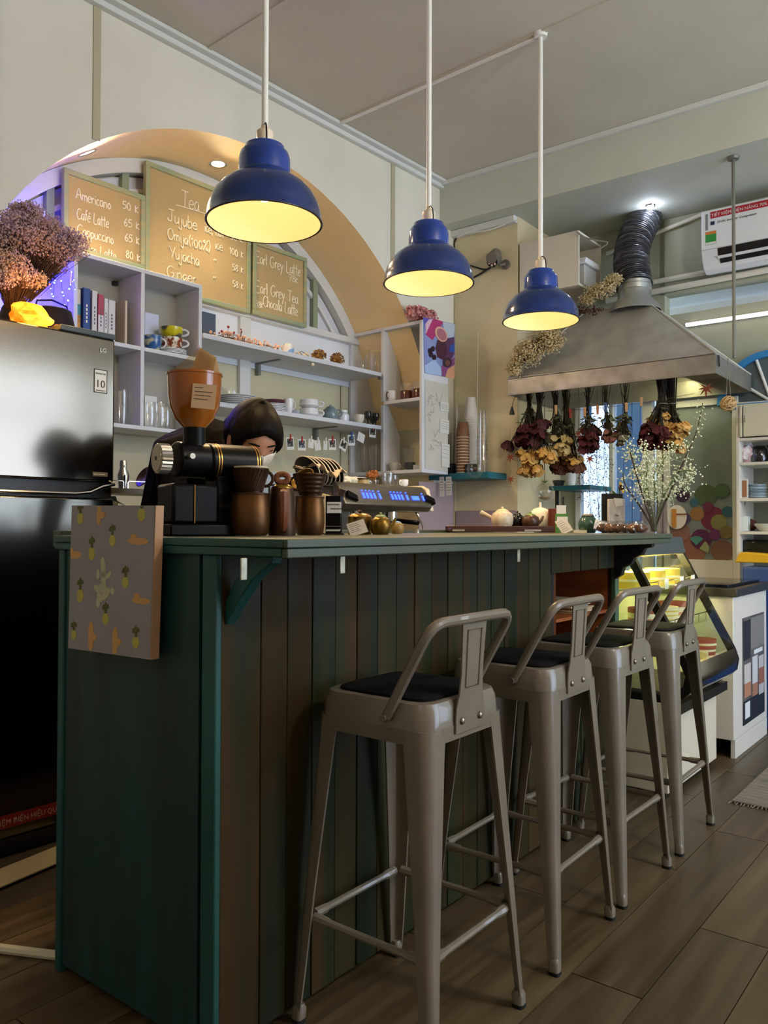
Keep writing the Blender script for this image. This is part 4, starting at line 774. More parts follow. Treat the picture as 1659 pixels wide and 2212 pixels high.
for cx, cy in ((928, 758), (934, 754), (930, 766), (937, 772)): pell(cx, cy, 4.5, 6, '2a0f20', 5)
m_paper = M('drawing_paper', 'cdc8bc', .8, col2='c4bfb2', scale=(5, 5, 5)); m_pencil = M('pencil_line', '6d6a66', .8)
dr = thing('drawing_sheet', 'long white sheet of pencil sketches on the end of the corner shelf', 'paper', FA, (4.1, PEV, 1.5))
q = [(onE(*p)[0] - 4.1, onE(*p)[1] - 1.5) for p in ((918, 820), (967, 830), (966, 1020), (918, 1012))]; MB().prism(q, 'y', -.001, 0).build('sheet', m_paper, dr, smooth=0)
rg = random.Random(5)
for k in range(16):
    x, y = rg.uniform(925, 958), rg.uniform(850, 1000); pts = []
    for j in range(6): e = onE(x + rg.uniform(-7, 7), y + rg.uniform(-10, 10)); pts.append((e[0] - 4.1, -.0016, e[1] - 1.5))
    MB().tube(pts, .0007, 4).build('pencil_stroke', m_pencil, dr)
for k, (x0, y0, x1, y1) in enumerate(((950, 868, 968, 890), (949, 905, 969, 938), (953, 958, 970, 1010))):
    t = thing('pinned_note', 'small sketched note pinned on the corner shelf, %s of three' % ('top', 'middle', 'bottom')[k], 'paper', FA, (4.1, PEV - .003, 1.5), 0, 'notes on the corner shelf'); e0, e1 = onE(x0, y0), onE(x1, y1)
    MB().box(e0[0] - 4.1, e1[0] - 4.1, -.002, -.001, e1[1] - 1.5, e0[1] - 1.5).build('sheet', M('note_paper', 'd6d2ca', .8), t)
    for j in range(4): MB().tube([(e0[0] - 4.1 + .008, -.003, e0[1] - 1.5 - .012 - j * (e0[1] - e1[1]) / 6), (e1[0] - 4.1 - .01, -.003, e0[1] - 1.5 - .016 - j * (e0[1] - e1[1]) / 6)], .0006, 4).build('pencil_stroke', m_pencil, t)
# pink flowers on top of the unit
m_pink = M('pink_petals', 'd99a94', .7, rnd=.12, col2='c77f7c', scale=(70, 70, 70)); a = onE(912, 690)
for i, (px, py, r_) in enumerate(((893, 680, 15), (912, 672, 17), (932, 676, 16), (915, 684, 14))):
    c = FA.pv(px, py, KV0 + .04); pompom('pink carnation in the bunch lying on the corner shelf, ' + ('leftmost', 'topmost', 'rightmost', 'front one')[i], FA, (c[0], KV0 + .05 - .02 * (i == 3), KT + .002), r_ * sk * .95, m_pink, 80, 20 + i, 'flower', 'pink_carnation', 'pink carnations on the corner shelf', .4)
# ================================================================ BACK WALL AND WINDOW WALL (right half)
def onW(px, py, u=None): return FB.pu(px, py, WINU if u is None else u)
m_wwall = M('grey_green_wall', 'a9ab94', .7, col2='9ea08a', scale=(2, 2, 2), bump=.05, bscale=50); m_wbeige = M('beige_wall_top', 'c6bda2', .7)
wv0, wv1 = onW(1245, 1000)[1], onW(1432, 1000)[1]; dv0, dv1 = onW(1437, 1000)[1], onW(1598, 1000)[1]
WZ0, WZ1 = .55, 2.05; AZ0, AZ1 = onW(1450, 681)[2], onW(1450, 655)[2] + .06; AV = onW(1425, 660)[1]
ww = MB()
for (va, vb, za, zb) in ((wv0, PILV + .02, 0, SOFZ), (wv1, wv0, 0, WZ0), (wv1, wv0, WZ1, SOFZ), (dv0, wv1, 0, SOFZ), (-3, dv0, 0, AZ0), (-3, AV, AZ1, SOFZ), (AV, dv0, AZ0, SOFZ)):
    if vb > va: ww.box(WINU, WINU + .1, va, vb, za, zb)
struct(ww, 'wall_right', m_wwall, FB)
# the long window: frame, panes, blue shutter outside
wn = bpy.data.objects.new('window_2', None); COL.objects.link(wn); wn.location = FB.P(WINU, 0, 0); wn.rotation_euler = (0, 0, FB.rz); wn['kind'] = 'structure'
m_wp = M('white_window_paint', 'd8d8d2', .45); pA, pB = onW(1322, 1000)[1], onW(1400, 1000)[1]
m_clear = glass('window_glass', 'eef4ff', mix=.93)
for c, w_ in ((wv0 - .02, .04), (pA, .03), (pB, .07), (wv1 + .02, .04)): MB().box(-.02, .04, c - w_ / 2, c + w_ / 2, WZ0, WZ1).build('stile', m_wp, wn, bevel=.003)
for z in (WZ0, WZ1 - .04): MB().box(-.018, .038, wv1, wv0, z, z + .04).build('rail', m_wp, wn)
for a, b in ((pA + .015, wv0 - .04), (pB + .035, pA - .015), (wv1 + .04, pB - .035)): MB().box(.01, .014, a, b, WZ0 + .04, WZ1 - .04).build('pane', m_clear, wn)
m_blues = M('blue_shutter_paint', '9dbfe4', .5, col2='8fb2da', scale=(30, 2, 2)); sh = thing('blue_shutter', 'pale blue painted shutter outside the window under the hood', 'shutter', FB, (WINU + .35, 0, .3))
sv0, sv1 = FB.pu(1330, 1000, WINU + .35)[1], FB.pu(1402, 1000, WINU + .35)[1]; nb = 4
for k in range(nb): MB().box(0, .03, sv1 + (sv0 - sv1) * k / nb + .003, sv1 + (sv0 - sv1) * (k + 1) / nb - .003, 0, 2.2).build('slat', m_blues, sh, bevel=.003)
MB().box(.03, .05, sv1, sv0, .3, .4).box(.03, .05, sv1, sv0, 1.7, 1.8).build('crossbar', m_blues, sh)
struct(MB().box(2.2, 2.3, -5, 6, -.1, 3.0), 'wall_alley', M('alley_wall', 'e2eaf4', .8, col2='d6e0ee', scale=(1, 1, 1)), FB, (WINU, 0, 0)); struct(MB().box(.1, 8, -6, 7, -.15, -.05), 'alley_ground', M('alley_ground_concrete', '9a9a96', .9), FB, (WINU, 0, 0))
# transom slot with the pale awning boards outside, and a fluorescent tube below it
for k in range(3): single(MB().box(0, .012, -3.2, 0, 0, .16), 'awning_board', M('awning_pale_blue', 'dfe6f2', .5), 'pale blue corrugated awning board outside the transom, %s' % ('lowest', 'middle', 'topmost')[k], 'board', FB, (WINU + .25 + .05 * k, AV + .1, AZ0 - .05 + .155 * k), group='awning boards')
l0, l1 = onW(1482, 702, WINU - .03), onW(1700, 664, WINU - .03)
t = thing('fluorescent_tube', 'thin glowing white tube on the wall above the painted door', 'light', FB, l0); MB().cyl((0, 0, 0), (0, l1[1] - l0[1], 0), .012, 10).build('tube', M('tube_glow', 'ffffff', .4, emit='ffeef0', estr=2.2), t); MB().box(.008, .03, l1[1] - l0[1], 0, -.012, .012).build('batten', m_wp, t)
# door with a painted mural panel
dz1 = onW(1500, 872)[2]; dz0 = onW(1500, 1208)[2]
dr_ = bpy.data.objects.new('door_1', None); COL.objects.link(dr_); dr_.location = FB.P(WINU, 0, 0); dr_.rotation_euler = (0, 0, FB.rz); dr_['kind'] = 'structure'
d0, d1 = onW(1450, 1000)[1], onW(1585, 1000)[1]
MB().box(-.04, -.001, d0, dv0, 0, dz1 + .02).build('stile', m_wp, dr_, bevel=.003); MB().box(-.04, -.001, dv1, d1, 0, dz1 + .02).build('stile', m_wp, dr_, bevel=.003); MB().box(-.04, -.001, d1, d0, dz1 - .025, dz1 + .02).build('rail', m_wp, dr_, bevel=.003); MB().box(-.04, -.001, d1, d0, 0, dz0).build('kick_panel', m_wp, dr_)
MB().box(-.02, -.005, d1, d0, dz0, dz1 - .025).build('mural_panel', M('mural_grey_green', '8f9b98', .35, col2='737d7c', scale=(3, 3, 3), contrast=(.3, .7)), dr_)
rg = random.Random(21)
def mdisc(px, py, r, c, k, n=18, a0=0, a1=2 * pi):
    q = onW(px, py, WINU - .02); s2 = spx(FB.P(*q)); pts = [(q[1] + r * s2 * cos(a0 + (a1 - a0) * i / n), q[2] + r * s2 * sin(a0 + (a1 - a0) * i / n)) for i in range(n + (0 if a1 - a0 > 6.2 else 1))]
    if a1 - a0 < 6.2: pts.append((q[1], q[2]))
    MB().prism(pts, 'x', -.0205 - .0006 * k, -.0195).build('painted_shape', M('mural_' + c, c, .4), dr_, smooth=0)
for i, (x, y, r, c) in enumerate(((1490, 1190, 34, '8a5f4e'), (1540, 1120, 26, '7a2d4e'), (1560, 1190, 24, '7d5a48'), (1506, 1110, 15, '97703f'), (1553, 1128, 17, '8a8a52'), (1475, 1070, 15, '3d2c44'), (1525, 1070, 24, '52684a'), (1470, 1150, 20, '8d6a5c'), (1515, 1165, 22, '5a2450'), (1572, 1105, 12, '2f6272'), (1530, 1095, 11, '6f2d56'), (1560, 1060, 16, '4f6a45'), (1500, 1085, 9, '3f6c80'), (1545, 1155, 12, '6e2f6a'), (1570, 1150, 14, '7b6a3e'), (1480, 1120, 12, '54486e'))): mdisc(x, y, r, c, i + 1)
mdisc(1505, 1178, 20, '4a8f86', 18, 8, .8, 2.4); mdisc(1512, 1185, 20, '9aa878', 19, 8, 2.2, 3.6)
a = onW(1462, 1117, WINU - .045); s2 = spx(FB.P(*a)); MB().prism([(a[1] + 21 * s2 * cos(k * pi / 12), a[2] + 26 * s2 * sin(k * pi / 12)) for k in range(24)], 'x', -.05, -.041).build('handle_plate', M('white_plate', 'e8e8e4', .4), dr_, smooth=0)
MB().box(-.065, -.05, a[1] + .0, a[1] + 9 * s2, a[2] - 22 * s2, a[2] + 18 * s2).build('door_handle', M('orange_wood_handle', 'c98a3a', .5), dr_, bevel=.003); MB().cyl((-.06, a[1], a[2] + 6 * s2), (-.075, a[1] - 24 * s2, a[2] + 6 * s2), .004, 8).build('latch_pin', M('copper_pin', 'b8673a', .3, .8), dr_)
# blue fanlight at the right edge
fa = bpy.data.objects.new('window_7', None); COL.objects.link(fa); c = onW(1668, 868, WINU - .02); fa.location = FB.P(WINU - .02, c[1], c[2]); fa.rotation_euler = (0, 0, FB.rz); fa['kind'] = 'structure'
m_bl = M('bright_blue_paint', '2f7fb8', .45); s2 = spx(FB.P(*c)); R1, R0 = 112 * s2, 98 * s2
MB().loft([[Vector((-.03, r * cos(a), r * sin(a))) for r in (R0, R1)] + [Vector((.0, r * cos(a), r * sin(a))) for r in (R1, R0)] for a in [pi * k / 24 for k in range(25)]]).build('blue_arch', m_bl, fa, smooth=30)
MB().box(-.03, 0, -R1, R1 * .8, -.03, 0).build('blue_sill', m_bl, fa)
MB().prism([(R0 * cos(pi * k / 24), R0 * sin(pi * k / 24)) for k in range(25)], 'x', -.004, 0).build('pane', M('dim_glass', '5c6668', .15, col2='4d585c', scale=(4, 4, 4)), fa, smooth=0)
for k in range(6): an = pi * k / 5; MB().cyl((-.016, .02 * cos(an), .02 * sin(an)), (-.016, R0 * cos(an), R0 * sin(an) + .004), .009, 8).build('spoke', m_wp, fa)
# ---- air conditioner
AU = WINU - .2; a0, a1 = onW(1514, 458, AU), onW(1519, 585, AU); AH = a0[2] - a1[2]; AW = 1.02
ac = thing('air_conditioner', 'white split air conditioner with red banner sticker high on the wall', 'air conditioner', FB, (AU, a0[1], a1[2])); m_acw = M('ac_white', 'd9dadb', .35)
MB().prism([(0, AH * .33), (.0, AH), (.195, AH), (.195, .02), (.10, 0), (.05, AH * .04), (.018, AH * .16)], 'y', -AW, 0).build('casing', m_acw, ac, bevel=.006)
MB().box(-.008, .0, -AW + .003, -.003, AH * .335, AH - .006).build('front_panel', m_acw, ac, bevel=.004)
MB().prism([(-.002, AH * .33), (.013, AH * .19), (.03, AH * .19), (.03, AH * .33)], 'y', -AW + .1, -.10).build('air_slot', m_blk, ac); MB().prism([(.012, AH * .165), (.028, AH * .10), (.04, AH * .10), (.04, AH * .165)], 'y', -AW + .1, -.11).build('air_slot', m_blk, ac)
MB().prism([(-.004, AH * .20), (.013, AH * .165), (.016, AH * .17), (.0, AH * .205)], 'y', -AW + .1, -.10).build('louvre', m_acw, ac)
m_redb2 = M('red_banner', 'a8202c', .45); R9 = (0, 0, -pi / 2)
bn = MB().box(-.0095, -.0082, -.40, -.06, AH * .84, AH * .95).build('banner', m_redb2, ac, label='red energy saving banner sticker'); text('TIẾT KIỆM ĐIỆN NĂNG 70%', .026, m_stick, bn, (-.0102, -.065, AH * .865), R9)
text('DUAL Inverter Compressor', .020, m_ink, ac, (-.009, -.10, AH * .745), R9, shear=.15); MB().box(-.0095, -.0082, -.045, -.03, AH * .66, AH * .93).build('grey_strip', M('strip_grey', '77797d', .5), ac); MB().box(-.0095, -.0082, -.085, -.06, AH * .73, AH * .79).build('logo_square', M('navy_print', '1d2a44', .5), ac)
gl = MB().box(-.0095, -.0082, -.095, -.03, AH * .41, AH * .63).build('energy_label', M('green_label', '2f8a3c', .5), ac, label='green energy label'); MB().box(-.0102, -.009, -.094, -.031, AH * .58, AH * .628).build('label_top', M('label_orange', 'c8742a', .5), gl); MB().box(-.0102, -.009, -.094, -.031, AH * .412, AH * .45).build('label_foot', m_stick, gl)
MB().tube([(-.009, -.44 + .022 * cos(k * pi / 8), AH * .89 + .022 * sin(k * pi / 8)) for k in range(16)], .002, 5, closed=True).build('round_mark', M('mark_grey', '8a8c90', .5), ac)
# pipes on the wall
for k, (x0, y0, x1, y1, r_) in enumerate(((1310, 628, 1700, 556, .018), (1310, 650, 1700, 575, .02), (1310, 548, 1520, 462, .014))):
    a, b = onW(x0, y0, WINU - .03), onW(x1, y1, WINU - .03); single(MB().cyl((0, 0, 0), tuple(Vector(b) - Vector(a)), r_, 10), 'wall_pipe', M('cream_pipe', 'cfcabb', .5), 'cream pipe run along the window wall, %s of three' % ('middle', 'lowest', 'topmost')[k], 'pipe', FB, a, group='pipes on the window wall')
# ---- range hood
HU, HV0, HV1, HZ = 4.6, 1.26, 2.54, 1.968; HB = 5.38
m_galv = M('galvanised_steel', 'b0aea4', .5, .45, col2='9c9a90', scale=(7, 7, 7), detail=6, rvar=.12, bump=.05); m_galv2 = M('galvanised_skirt', 'aaa69a', .4, .7, col2='8f8b80', scale=(9, 9, 9), detail=6, rvar=.12)
hd = thing('range_hood', 'large galvanised steel range hood hanging in front of the back window', 'range hood', FB, (HU, 0, HZ)); HT = .545
MB().box(0, .004, HV0, HV1, 0, .106).build('front_skirt', m_galv2, hd); MB().box(.004, HB - HU, HV0, HV0 + .004, 0, .106).build('side_skirt', m_galv2, hd); MB().box(.004, HB - HU, HV1 - .004, HV1, 0, .106).build('side_skirt', m_galv2, hd); MB().box(HB - HU - .004, HB - HU, HV0, HV1, 0, .106).build('back_skirt', m_galv, hd)
tx0, tx1, ty0, ty1 = .35, .47, 1.752, 2.175
B4 = [(0, HV0, .106), (0, HV1, .106), (HB - HU, HV1, .106), (HB - HU, HV0, .106)]; T4 = [(tx0, ty0, HT), (tx0, ty1, HT), (tx1, ty1, HT), (tx1, ty0, HT)]
for i, nm in enumerate(('front_slope', 'left_slope', 'back_slope', 'right_slope')):
    j = (i + 1) % 4; c_ = Vector((.39, 1.9, .1)); f4 = [Vector(B4[i]), Vector(B4[j]), Vector(T4[j]), Vector(T4[i])]; inn = [p + (c_ - p).normalized() * .006 for p in f4]
    MB().loft([f4, inn]).build(nm, m_galv, hd, smooth=0)
MB().box(tx0, tx1, ty0, ty1, HT - .004, HT).build('top_plate', m_galv, hd)
for i in range(4): MB().tube([B4[i], T4[i]], .006, 6).build('seam', m_galv, hd)
MB().tube([T4[0], T4[1]], .007, 6).build('top_seam', m_galv2, hd)
MB().tube([(-.004, HV0, .106), (-.004, HV1, .106)], .004, 6).build('front_bead', m_galv2, hd); MB().tube([(.0, HV0, 0), (.0, HV1, 0)], .005, 6).build('bottom_bead', m_galv2, hd)
MB().tube([(.03, HV0 - .008, .10), (.025, HV0 - .012, .05), (.035, HV0 - .012, .04), (.045, HV0 - .01, .05), (.045, HV0 - .008, .1)], .004, 6).build('hook', m_wire, hd)
l = bpy.data.lights.new('hood_lamp', 'AREA'); l.shape = 'RECTANGLE'; l.size = .5; l.size_y = .06; l.energy = 1.2; l.color = (1, .92, .45); lo = bpy.data.objects.new('hood_lamp', l); COL.objects.link(lo); lo.location = FB.P(HU + .5, HV0 + .35, HZ + .11); lo.rotation_euler = (radians(25), 0, FB.rz)
# collar, flexible duct, hanging rod
ccx = FB.pu(1367, 640, HU + .41); cy_ = 1.86
MB().lathe([(.16, 0), (.15, .03), (.105, .085), (.10, .13), (.104, .135), (.104, .165), (.10, .17), (.10, .19)], 32, (.41, cy_, HT - .03), cap=False).build('duct_collar', M('pale_galvanised', 'b4b6b2', .35, .8), hd)
p0 = Vector((HU + .41, cy_, HZ + HT + .13)); p3 = Vector((5.32, 1.90, SOFZ - .004)); dd = thing('flexible_duct', 'dark grey crinkled flexible duct rising from the hood to the ceiling', 'duct', FB, p0); q = p3 - p0
pts = []; rr = []
for k in range(161):
    t_ = k / 160; c_ = q * t_ + Vector((-.05 * sin(pi * t_), .035 * sin(pi * t_), 0)); pts.append(c_); rr.append(.106 + (.006 if k % 4 < 2 else -.004) + .004 * noise.noise(Vector((k * .7, 0, 0))))
MB().tube(pts, rr, 32).build('corrugated_tube', M('duct_foil', '4c4c4e', .32, .75, col2='6c6c70', scale=(25, 25, 60), detail=3, bump=.5), dd, smooth=50)
a = FB.pz(1584, 340, SOFZ); single(MB().cyl((0, 0, 0), (0, 0, -(a[2] - HZ - .10)), .0095, 10).lathe([(.03, -.012), (.034, 0), (.001, 0)], 16, cap=True), 'hanger_rod', M('grey_rod', '77756c', .5, .5), 'thin grey rod from the ceiling holding the right end of the hood', 'rod', FB, (a[0], a[1], a[2] - .001))
a = FB.pz(1405, 443, SOFZ); t = thing('spotlight', 'small bright white spotlight on the lowered ceiling above the duct', 'light', FB, a); MB().lathe([(.001, -.012), (.03, -.012), (.034, 0)], 16, cap=False).build('housing', m_chrome, t); MB().ball((0, 0, -.016), (.024, .024, .012)).build('lens', M('led_glow', 'ffffff', .3, emit='d6dcff', estr=25), t); point_light('spotlight_led', (0, 0, -.05), .6, (.72, .8, 1), .03, t)
# ---- white box with a router
b0, b1 = FB.pu(1121, 527, BACKU), FB.pu(1250, 493, BACKU); bz0 = FB.pu(1121, 640, BACKU)[2]; bz1 = b0[2]; bw = b0[1] - b1[1] - .004
bx = thing('wall_box', 'white open sided plywood box beside the pilaster, high on the wall', 'box', FB, (BACKU + .0, b1[1], bz0)); m_bx = M('white_ply', 'cfc8b6', .6); bh = bz1 - bz0; bd = .36
for nm, v_ in (('front_panel', (0, .016, 0, bw, 0, bh)), ('back_panel', (bd - .016, bd, 0, bw, 0, bh)), ('top_panel', (.016, bd - .016, 0, bw, bh - .016, bh)), ('bottom_panel', (.016, bd - .016, 0, bw, 0, .016)), ('side_panel', (.016, bd - .016, bw - .016, bw, .016, bh - .016))): MB().box(*v_).build(nm, m_bx, bx, bevel=.002)
ro = thing('router', 'white wireless router lying in the white wall box', 'router', FB, (BACKU + .05, b1[1] - .03, bz0 + .10)); MB().box(0, .22, 0, .16, .05, .09).build('casing', M('router_white', 'dcdcdc', .4), ro, bevel=.01); MB().box(.02, .2, .02, .15, -.083, .049).build('device_below', M('router_grey', 'b9b9b5', .5), ro, bevel=.006)
# ---- CCTV camera with cables
cc = FB.pu(1094, 572, BACKU); s2 = spx(FB.P(*cc)); cm = thing('security_camera', 'small grey security camera with a ring of infrared lamps on the back wall', 'camera', FB, (BACKU, cc[1], cc[2])); m_cg = M('camera_grey', '6f675c', .45); d_ = Vector((-.8, -.22, -.45)).normalized(); c0 = Vector((-.07, 17 * s2, 8 * s2))
MB().cyl((0, 0, 0), (-.02, 0, 0), 10 * s2, 20).build('base', m_cg, cm); MB().tube([(-.02, 0, 0), (-.05, .02, -.01), tuple(c0)], .010, 8).build('arm', m_cg, cm)
MB().cyl(tuple(c0 - d_ * .05), tuple(c0 + d_ * .06), 13 * s2, 20).build('body', m_cg, cm, bevel=.004); MB().cyl(tuple(c0 + d_ * .06), tuple(c0 + d_ * .064), 11 * s2, 20).build('face', m_blk, cm)
MB().tube([tuple(c0 + Vector((0, 0, 10 * s2)) - d_ * .05), tuple(c0 + Vector((0, 0, 10 * s2)) + d_ * .09)], 12 * s2, 16).build('sun_hood', m_cg, cm)
e1 = d_.orthogonal().normalized(); e2 = d_.cross(e1)
for k in range(7): p_ = c0 + d_ * .066 + ((e1 * cos(k * pi / 3) + e2 * sin(k * pi / 3)) * 7 * s2 if k < 6 else Vector()); MB().ball(tuple(p_), 2.6 * s2, 8, 6).build('lens', M('infrared_lens', 'd9b6a0', .3) if k < 6 else m_blk, cm)
def cable(lab, pts, r, mat, u, group=None):
    P3 = [Vector(FB.pu(x, y, u)) for x, y in pts]; out = []
    for i in range(len(P3) - 1):
        a, b, c2, d = P3[max(i - 1, 0)], P3[i], P3[i + 1], P3[min(i + 2, len(P3) - 1)]
        for j in range(5): t_ = j / 5; out.append(.5 * ((2 * b) + (c2 - a) * t_ + (2 * a - 5 * b + 4 * c2 - d) * t_ * t_ + (3 * b - a - 3 * c2 + d) * t_ ** 3))
    out.append(P3[-1]); single(MB().tube([tuple(p - P3[0]) for p in out], r, 6), 'cable', mat, lab, 'cable', FB, P3[0], 0, group)
cable('black cable drooping from the corner to the security camera', ((985, 515), (981, 530), (988, 548), (1005, 568), (1030, 578), (1050, 582), (1070, 572)), .006, m_wire, BACKU - .012)
cable('black cable bunch below the security camera', ((1022, 600), (1040, 590), (1052, 582), (1072, 570)), .007, m_wire, BACKU - .012)
cable('thin white cable along the top of the back wall', ((988, 512), (1010, 503), (1060, 496), (1100, 480), (1118, 476)), .004, m_rod, BACKU - .056)
cable('grey cable hanging over the end of the white wall box', ((1245, 500), (1262, 512), (1290, 520), (1312, 524), (1300, 535), (1270, 552)), .005, M('grey_cable', '8a857a', .6), BACKU - .02)
# ---- teal shelf with paper cups
m_tsh = M('teal_paint', '145a6a', .45, col2='1c6a74', scale=(4, 4, 20)); TU = 4.56; t0, t1 = FB.pu(926, 1022, TU), FB.pu(1055, 1021, TU); TZ = (t0[2] + t1[2]) / 2
tv0 = min(t0[1], cv_ - .005); single(MB().box(0, BACKU - TU, t1[1], t0[1], -.042, 0), 'teal_shelf', m_tsh, 'short teal shelf carrying stacked takeaway cups', 'shelf', FB, (TU, 0, TZ), bevel=.002)
m_kraft = M('kraft_cup', '7c5636', .7, col2='6f4a2d', scale=(20, 20, 20)); m_crim = M('cup_rim', 'd9c6a8', .6); m_wcup = M('white_paper_cup', 'd6d0c6', .6); m_pcup = glass('clear_plastic_cup', 'ffffff', mix=.99); m_lid = M('black_lid', '141312', .45)
def cup_stack(lab, grp, px, uoff, n, rim_r, top_r, h, step, mat, rimmat, name):
    b = FB.pu(px, 1000, TU + uoff); cupm = MB().lathe([(rim_r, 0), (top_r, h), (.001, h)], 24, cap=False).mesh('cup_wall', mat, 50); rimm = MB().tube([(rim_r * cos(k * pi / 12), rim_r * sin(k * pi / 12), .002) for k in range(24)], .0022, 6, closed=True).mesh('cup_rim', rimmat, 60)
    for k in range(n):
        t = thing(name, lab + ', %s from the bottom' % nth(k + 1), 'cup', FB, (TU + uoff, b[1], TZ + .002 + k * step), 0, grp)
        for nm, me in (('wall', cupm), ('rim', rimm)): o = bpy.data.objects.new(nm, me); COL.objects.link(o); o.parent = t
st_ = spx(FB.P(TU, 3.0, 1.6))
cup_stack('brown paper cup on the teal shelf', 'brown paper cups on the teal shelf', 1000, .06, 13, 14.5 * st_, 11 * st_, 34 * st_, 6.3 * st_, m_kraft, m_crim, 'paper_cup')
cup_stack('white paper cup on the teal shelf', 'white paper cups on the teal shelf', 1017, .15, 30, 14.5 * st_, 10 * st_, 44 * st_, 4.2 * st_, m_wcup, m_wcup, 'white_paper_cup')
cup_stack('clear plastic cup in the right stack', 'clear plastic cups right', 1042, .07, 11, 12.5 * st_, 9 * st_, 40 * st_, 9.2 * st_, m_pcup, m_pcup, 'plastic_cup')
cup_stack('clear plastic cup in the left stack', 'clear plastic cups left', 984, .15, 13, 11 * st_, 8 * st_, 44 * st_, 9.8 * st_, m_pcup, m_pcup, 'tall_plastic_cup')
for (px, uo, n) in ((972, .05, 6), (1018, .045, 5)):
    b = FB.pu(px, 1000, TU + uo)
    for k in range(n): single(MB().lathe([(13 * st_, 0), (13.5 * st_, .003), (12.5 * st_, .009), (11 * st_, .011), (.001, .010)], 20, cap=False), 'takeaway_cover', m_lid, 'black plastic lid in the %s pile, %s from the bottom' % ('left' if px < 1000 else 'right', nth(k + 1)), 'lid', FB, (TU + uo, b[1], TZ + .001 + k * .0115), 0, 'black cup lids')
b = FB.pu(1027, 1013, TU - .06); t = thing('glass_globe', 'clear glass globe ornament hanging in front of the teal shelf', 'ornament', FB, b); MB().ball((0, 0, 0), 19 * st_, 24, 16).build('globe', m_glass, t); MB().ball((0, 0, 0), 4 * st_, 10, 8).build('seed', m_twig, t); MB().tube([(0, 0, 19 * st_), (.02, .0, .3), (.03, 0, .9)], .0008, 4).build('thread', m_bw, t)
for k, (x0, x1, y1) in enumerate(((949, 959, 1073), (963, 975, 1070))):
    e0, e1_ = FB.pu(x0, 1030, TU - .004), FB.pu(x1, y1, TU - .004); t = thing('paper_slip', 'narrow white paper slip hanging under the teal shelf, %s one' % ('left', 'right')[k], 'paper', FB, (TU - .004, 0, 0), 0, 'slips under the teal shelf'); MB().prism([(e0[1], e0[2]), (e1_[1], e0[2]), (e1_[1] - .003, e1_[2]), (e0[1] - .003, e1_[2])], 'x', 0, .001).build('sheet', m_bw, t)
    for j in range(5): MB().box(-.0006, .0, e1_[1] + .005, e0[1] - .005, e0[2] - .02 - .018 * j, e0[2] - .017 - .018 * j).build('handwriting', m_pencil, t)
# lavender splash panels low on the back walls
m_lav = M('lavender_panel', 'a08e92', .6); e = FB.pu(985, 1100, BACKU - .012)
single(MB().box(0, .01, PILV + .005, e[1], .9, FB.pu(1050, 1103, BACKU)[2]), 'trim_10', m_lav, 'lavender splash panel low on the back wall behind the teapots', None, FB, (BACKU - .012, 0, 0), kind='structure')
e = FA.pv(905, 1040, WV - .012); single(MB().box(e[0] - 4.2, CORN - 4.2 - .03, 0, .01, .9, e[2]), 'trim_11', m_lav, 'lavender splash panel on the wall under the corner shelf', None, FA, (4.2, WV - .012, 0), kind='structure')
# ================================================================ CAKE DISPLAY, DRINKS CABINET, STORAGE SHELF, RUG
DU0, DU1 = 3.335, 4.0
dc = thing('cake_display', 'lit cake display case with slanted glass front on a white plinth', 'display case', FC, (DU0, 0, 0)); DL = DU1 - DU0
m_dblk = M('black_frame', '17150f', .3); m_plin = M('white_plinth', 'cfc4ae', .4); m_deck = M('cream_deck', 'f0e6c0', .4); m_dg = glass('case_glass', 'fbfff8', mix=.92)
prof = [(1.72, 1.075), (1.38, 1.075), (1.335, 1.055), (1.295, 1.0), (1.062, .56), (1.046, .51), (1.055, .46), (1.09, .425), (1.17, .40), (1.72, .40)]
inn = [(1.69, 1.045), (1.39, 1.045), (1.355, 1.03), (1.325, .99), (1.095, .555), (1.08, .515), (1.09, .475), (1.115, .455), (1.18, .43), (1.69, .43)]
for x in (0, DL - .03): 
    mb = MB(); rings = [[Vector((x, *a)), Vector((x, *b)), Vector((x + .03, *b)), Vector((x + .03, *a))] for a, b in zip(prof, inn)]; mb.loft(rings + [rings[0]], True, False).build('side_frame', m_dblk, dc, smooth=30)
    MB().prism(inn, 'x', x + .012, x + .016).build('side_glass', m_dg, dc, smooth=0)
MB().box(.03, DL - .03, 1.30, 1.72, 1.04, 1.075).prism([(1.30, 1.075), (1.335, 1.055), (1.30, .995), (1.28, 1.0)], 'x', .03, DL - .03).build('top_cap', M('grey_cap', '4a4f50', .4), dc)
MB().prism([(1.29, .99), (1.285, .99), (1.065, .57), (1.07, .57)], 'x', .03, DL - .03).build('front_glass', m_dg, dc)
MB().loft([[Vector((x, *p)) for p in ((1.062, .56), (1.046, .51), (1.055, .46), (1.09, .425), (1.10, .435), (1.07, .47), (1.062, .51), (1.075, .555))] for x in (.03, DL - .03)]).build('chrome_trim', m_chrome, dc, smooth=60)
MB().box(.03, DL - .03, 1.095, 1.70, .44, .53).build('deck', m_deck, dc); MB().box(.03, DL - .03, 1.695, 1.71, .43, 1.05).build('back_panel', m_deck, dc)
for zs_, y0_ in ((.85, 1.245), (.69, 1.175)):
    MB().box(.03, DL - .03, y0_, 1.68, zs_ - .007, zs_).build('glass_shelf', m_dg, dc)
    rl = MB().tube([(.04, y0_ + .002, zs_ + .035), (DL - .04, y0_ + .002, zs_ + .035)], .0025, 6)
    for k in range(6): rl.cyl((.06 + k * .108, y0_ + .002, zs_), (.06 + k * .108, y0_ + .002, zs_ + .035), .002, 6)
    rl.build('wire_rail', m_chrome, dc)
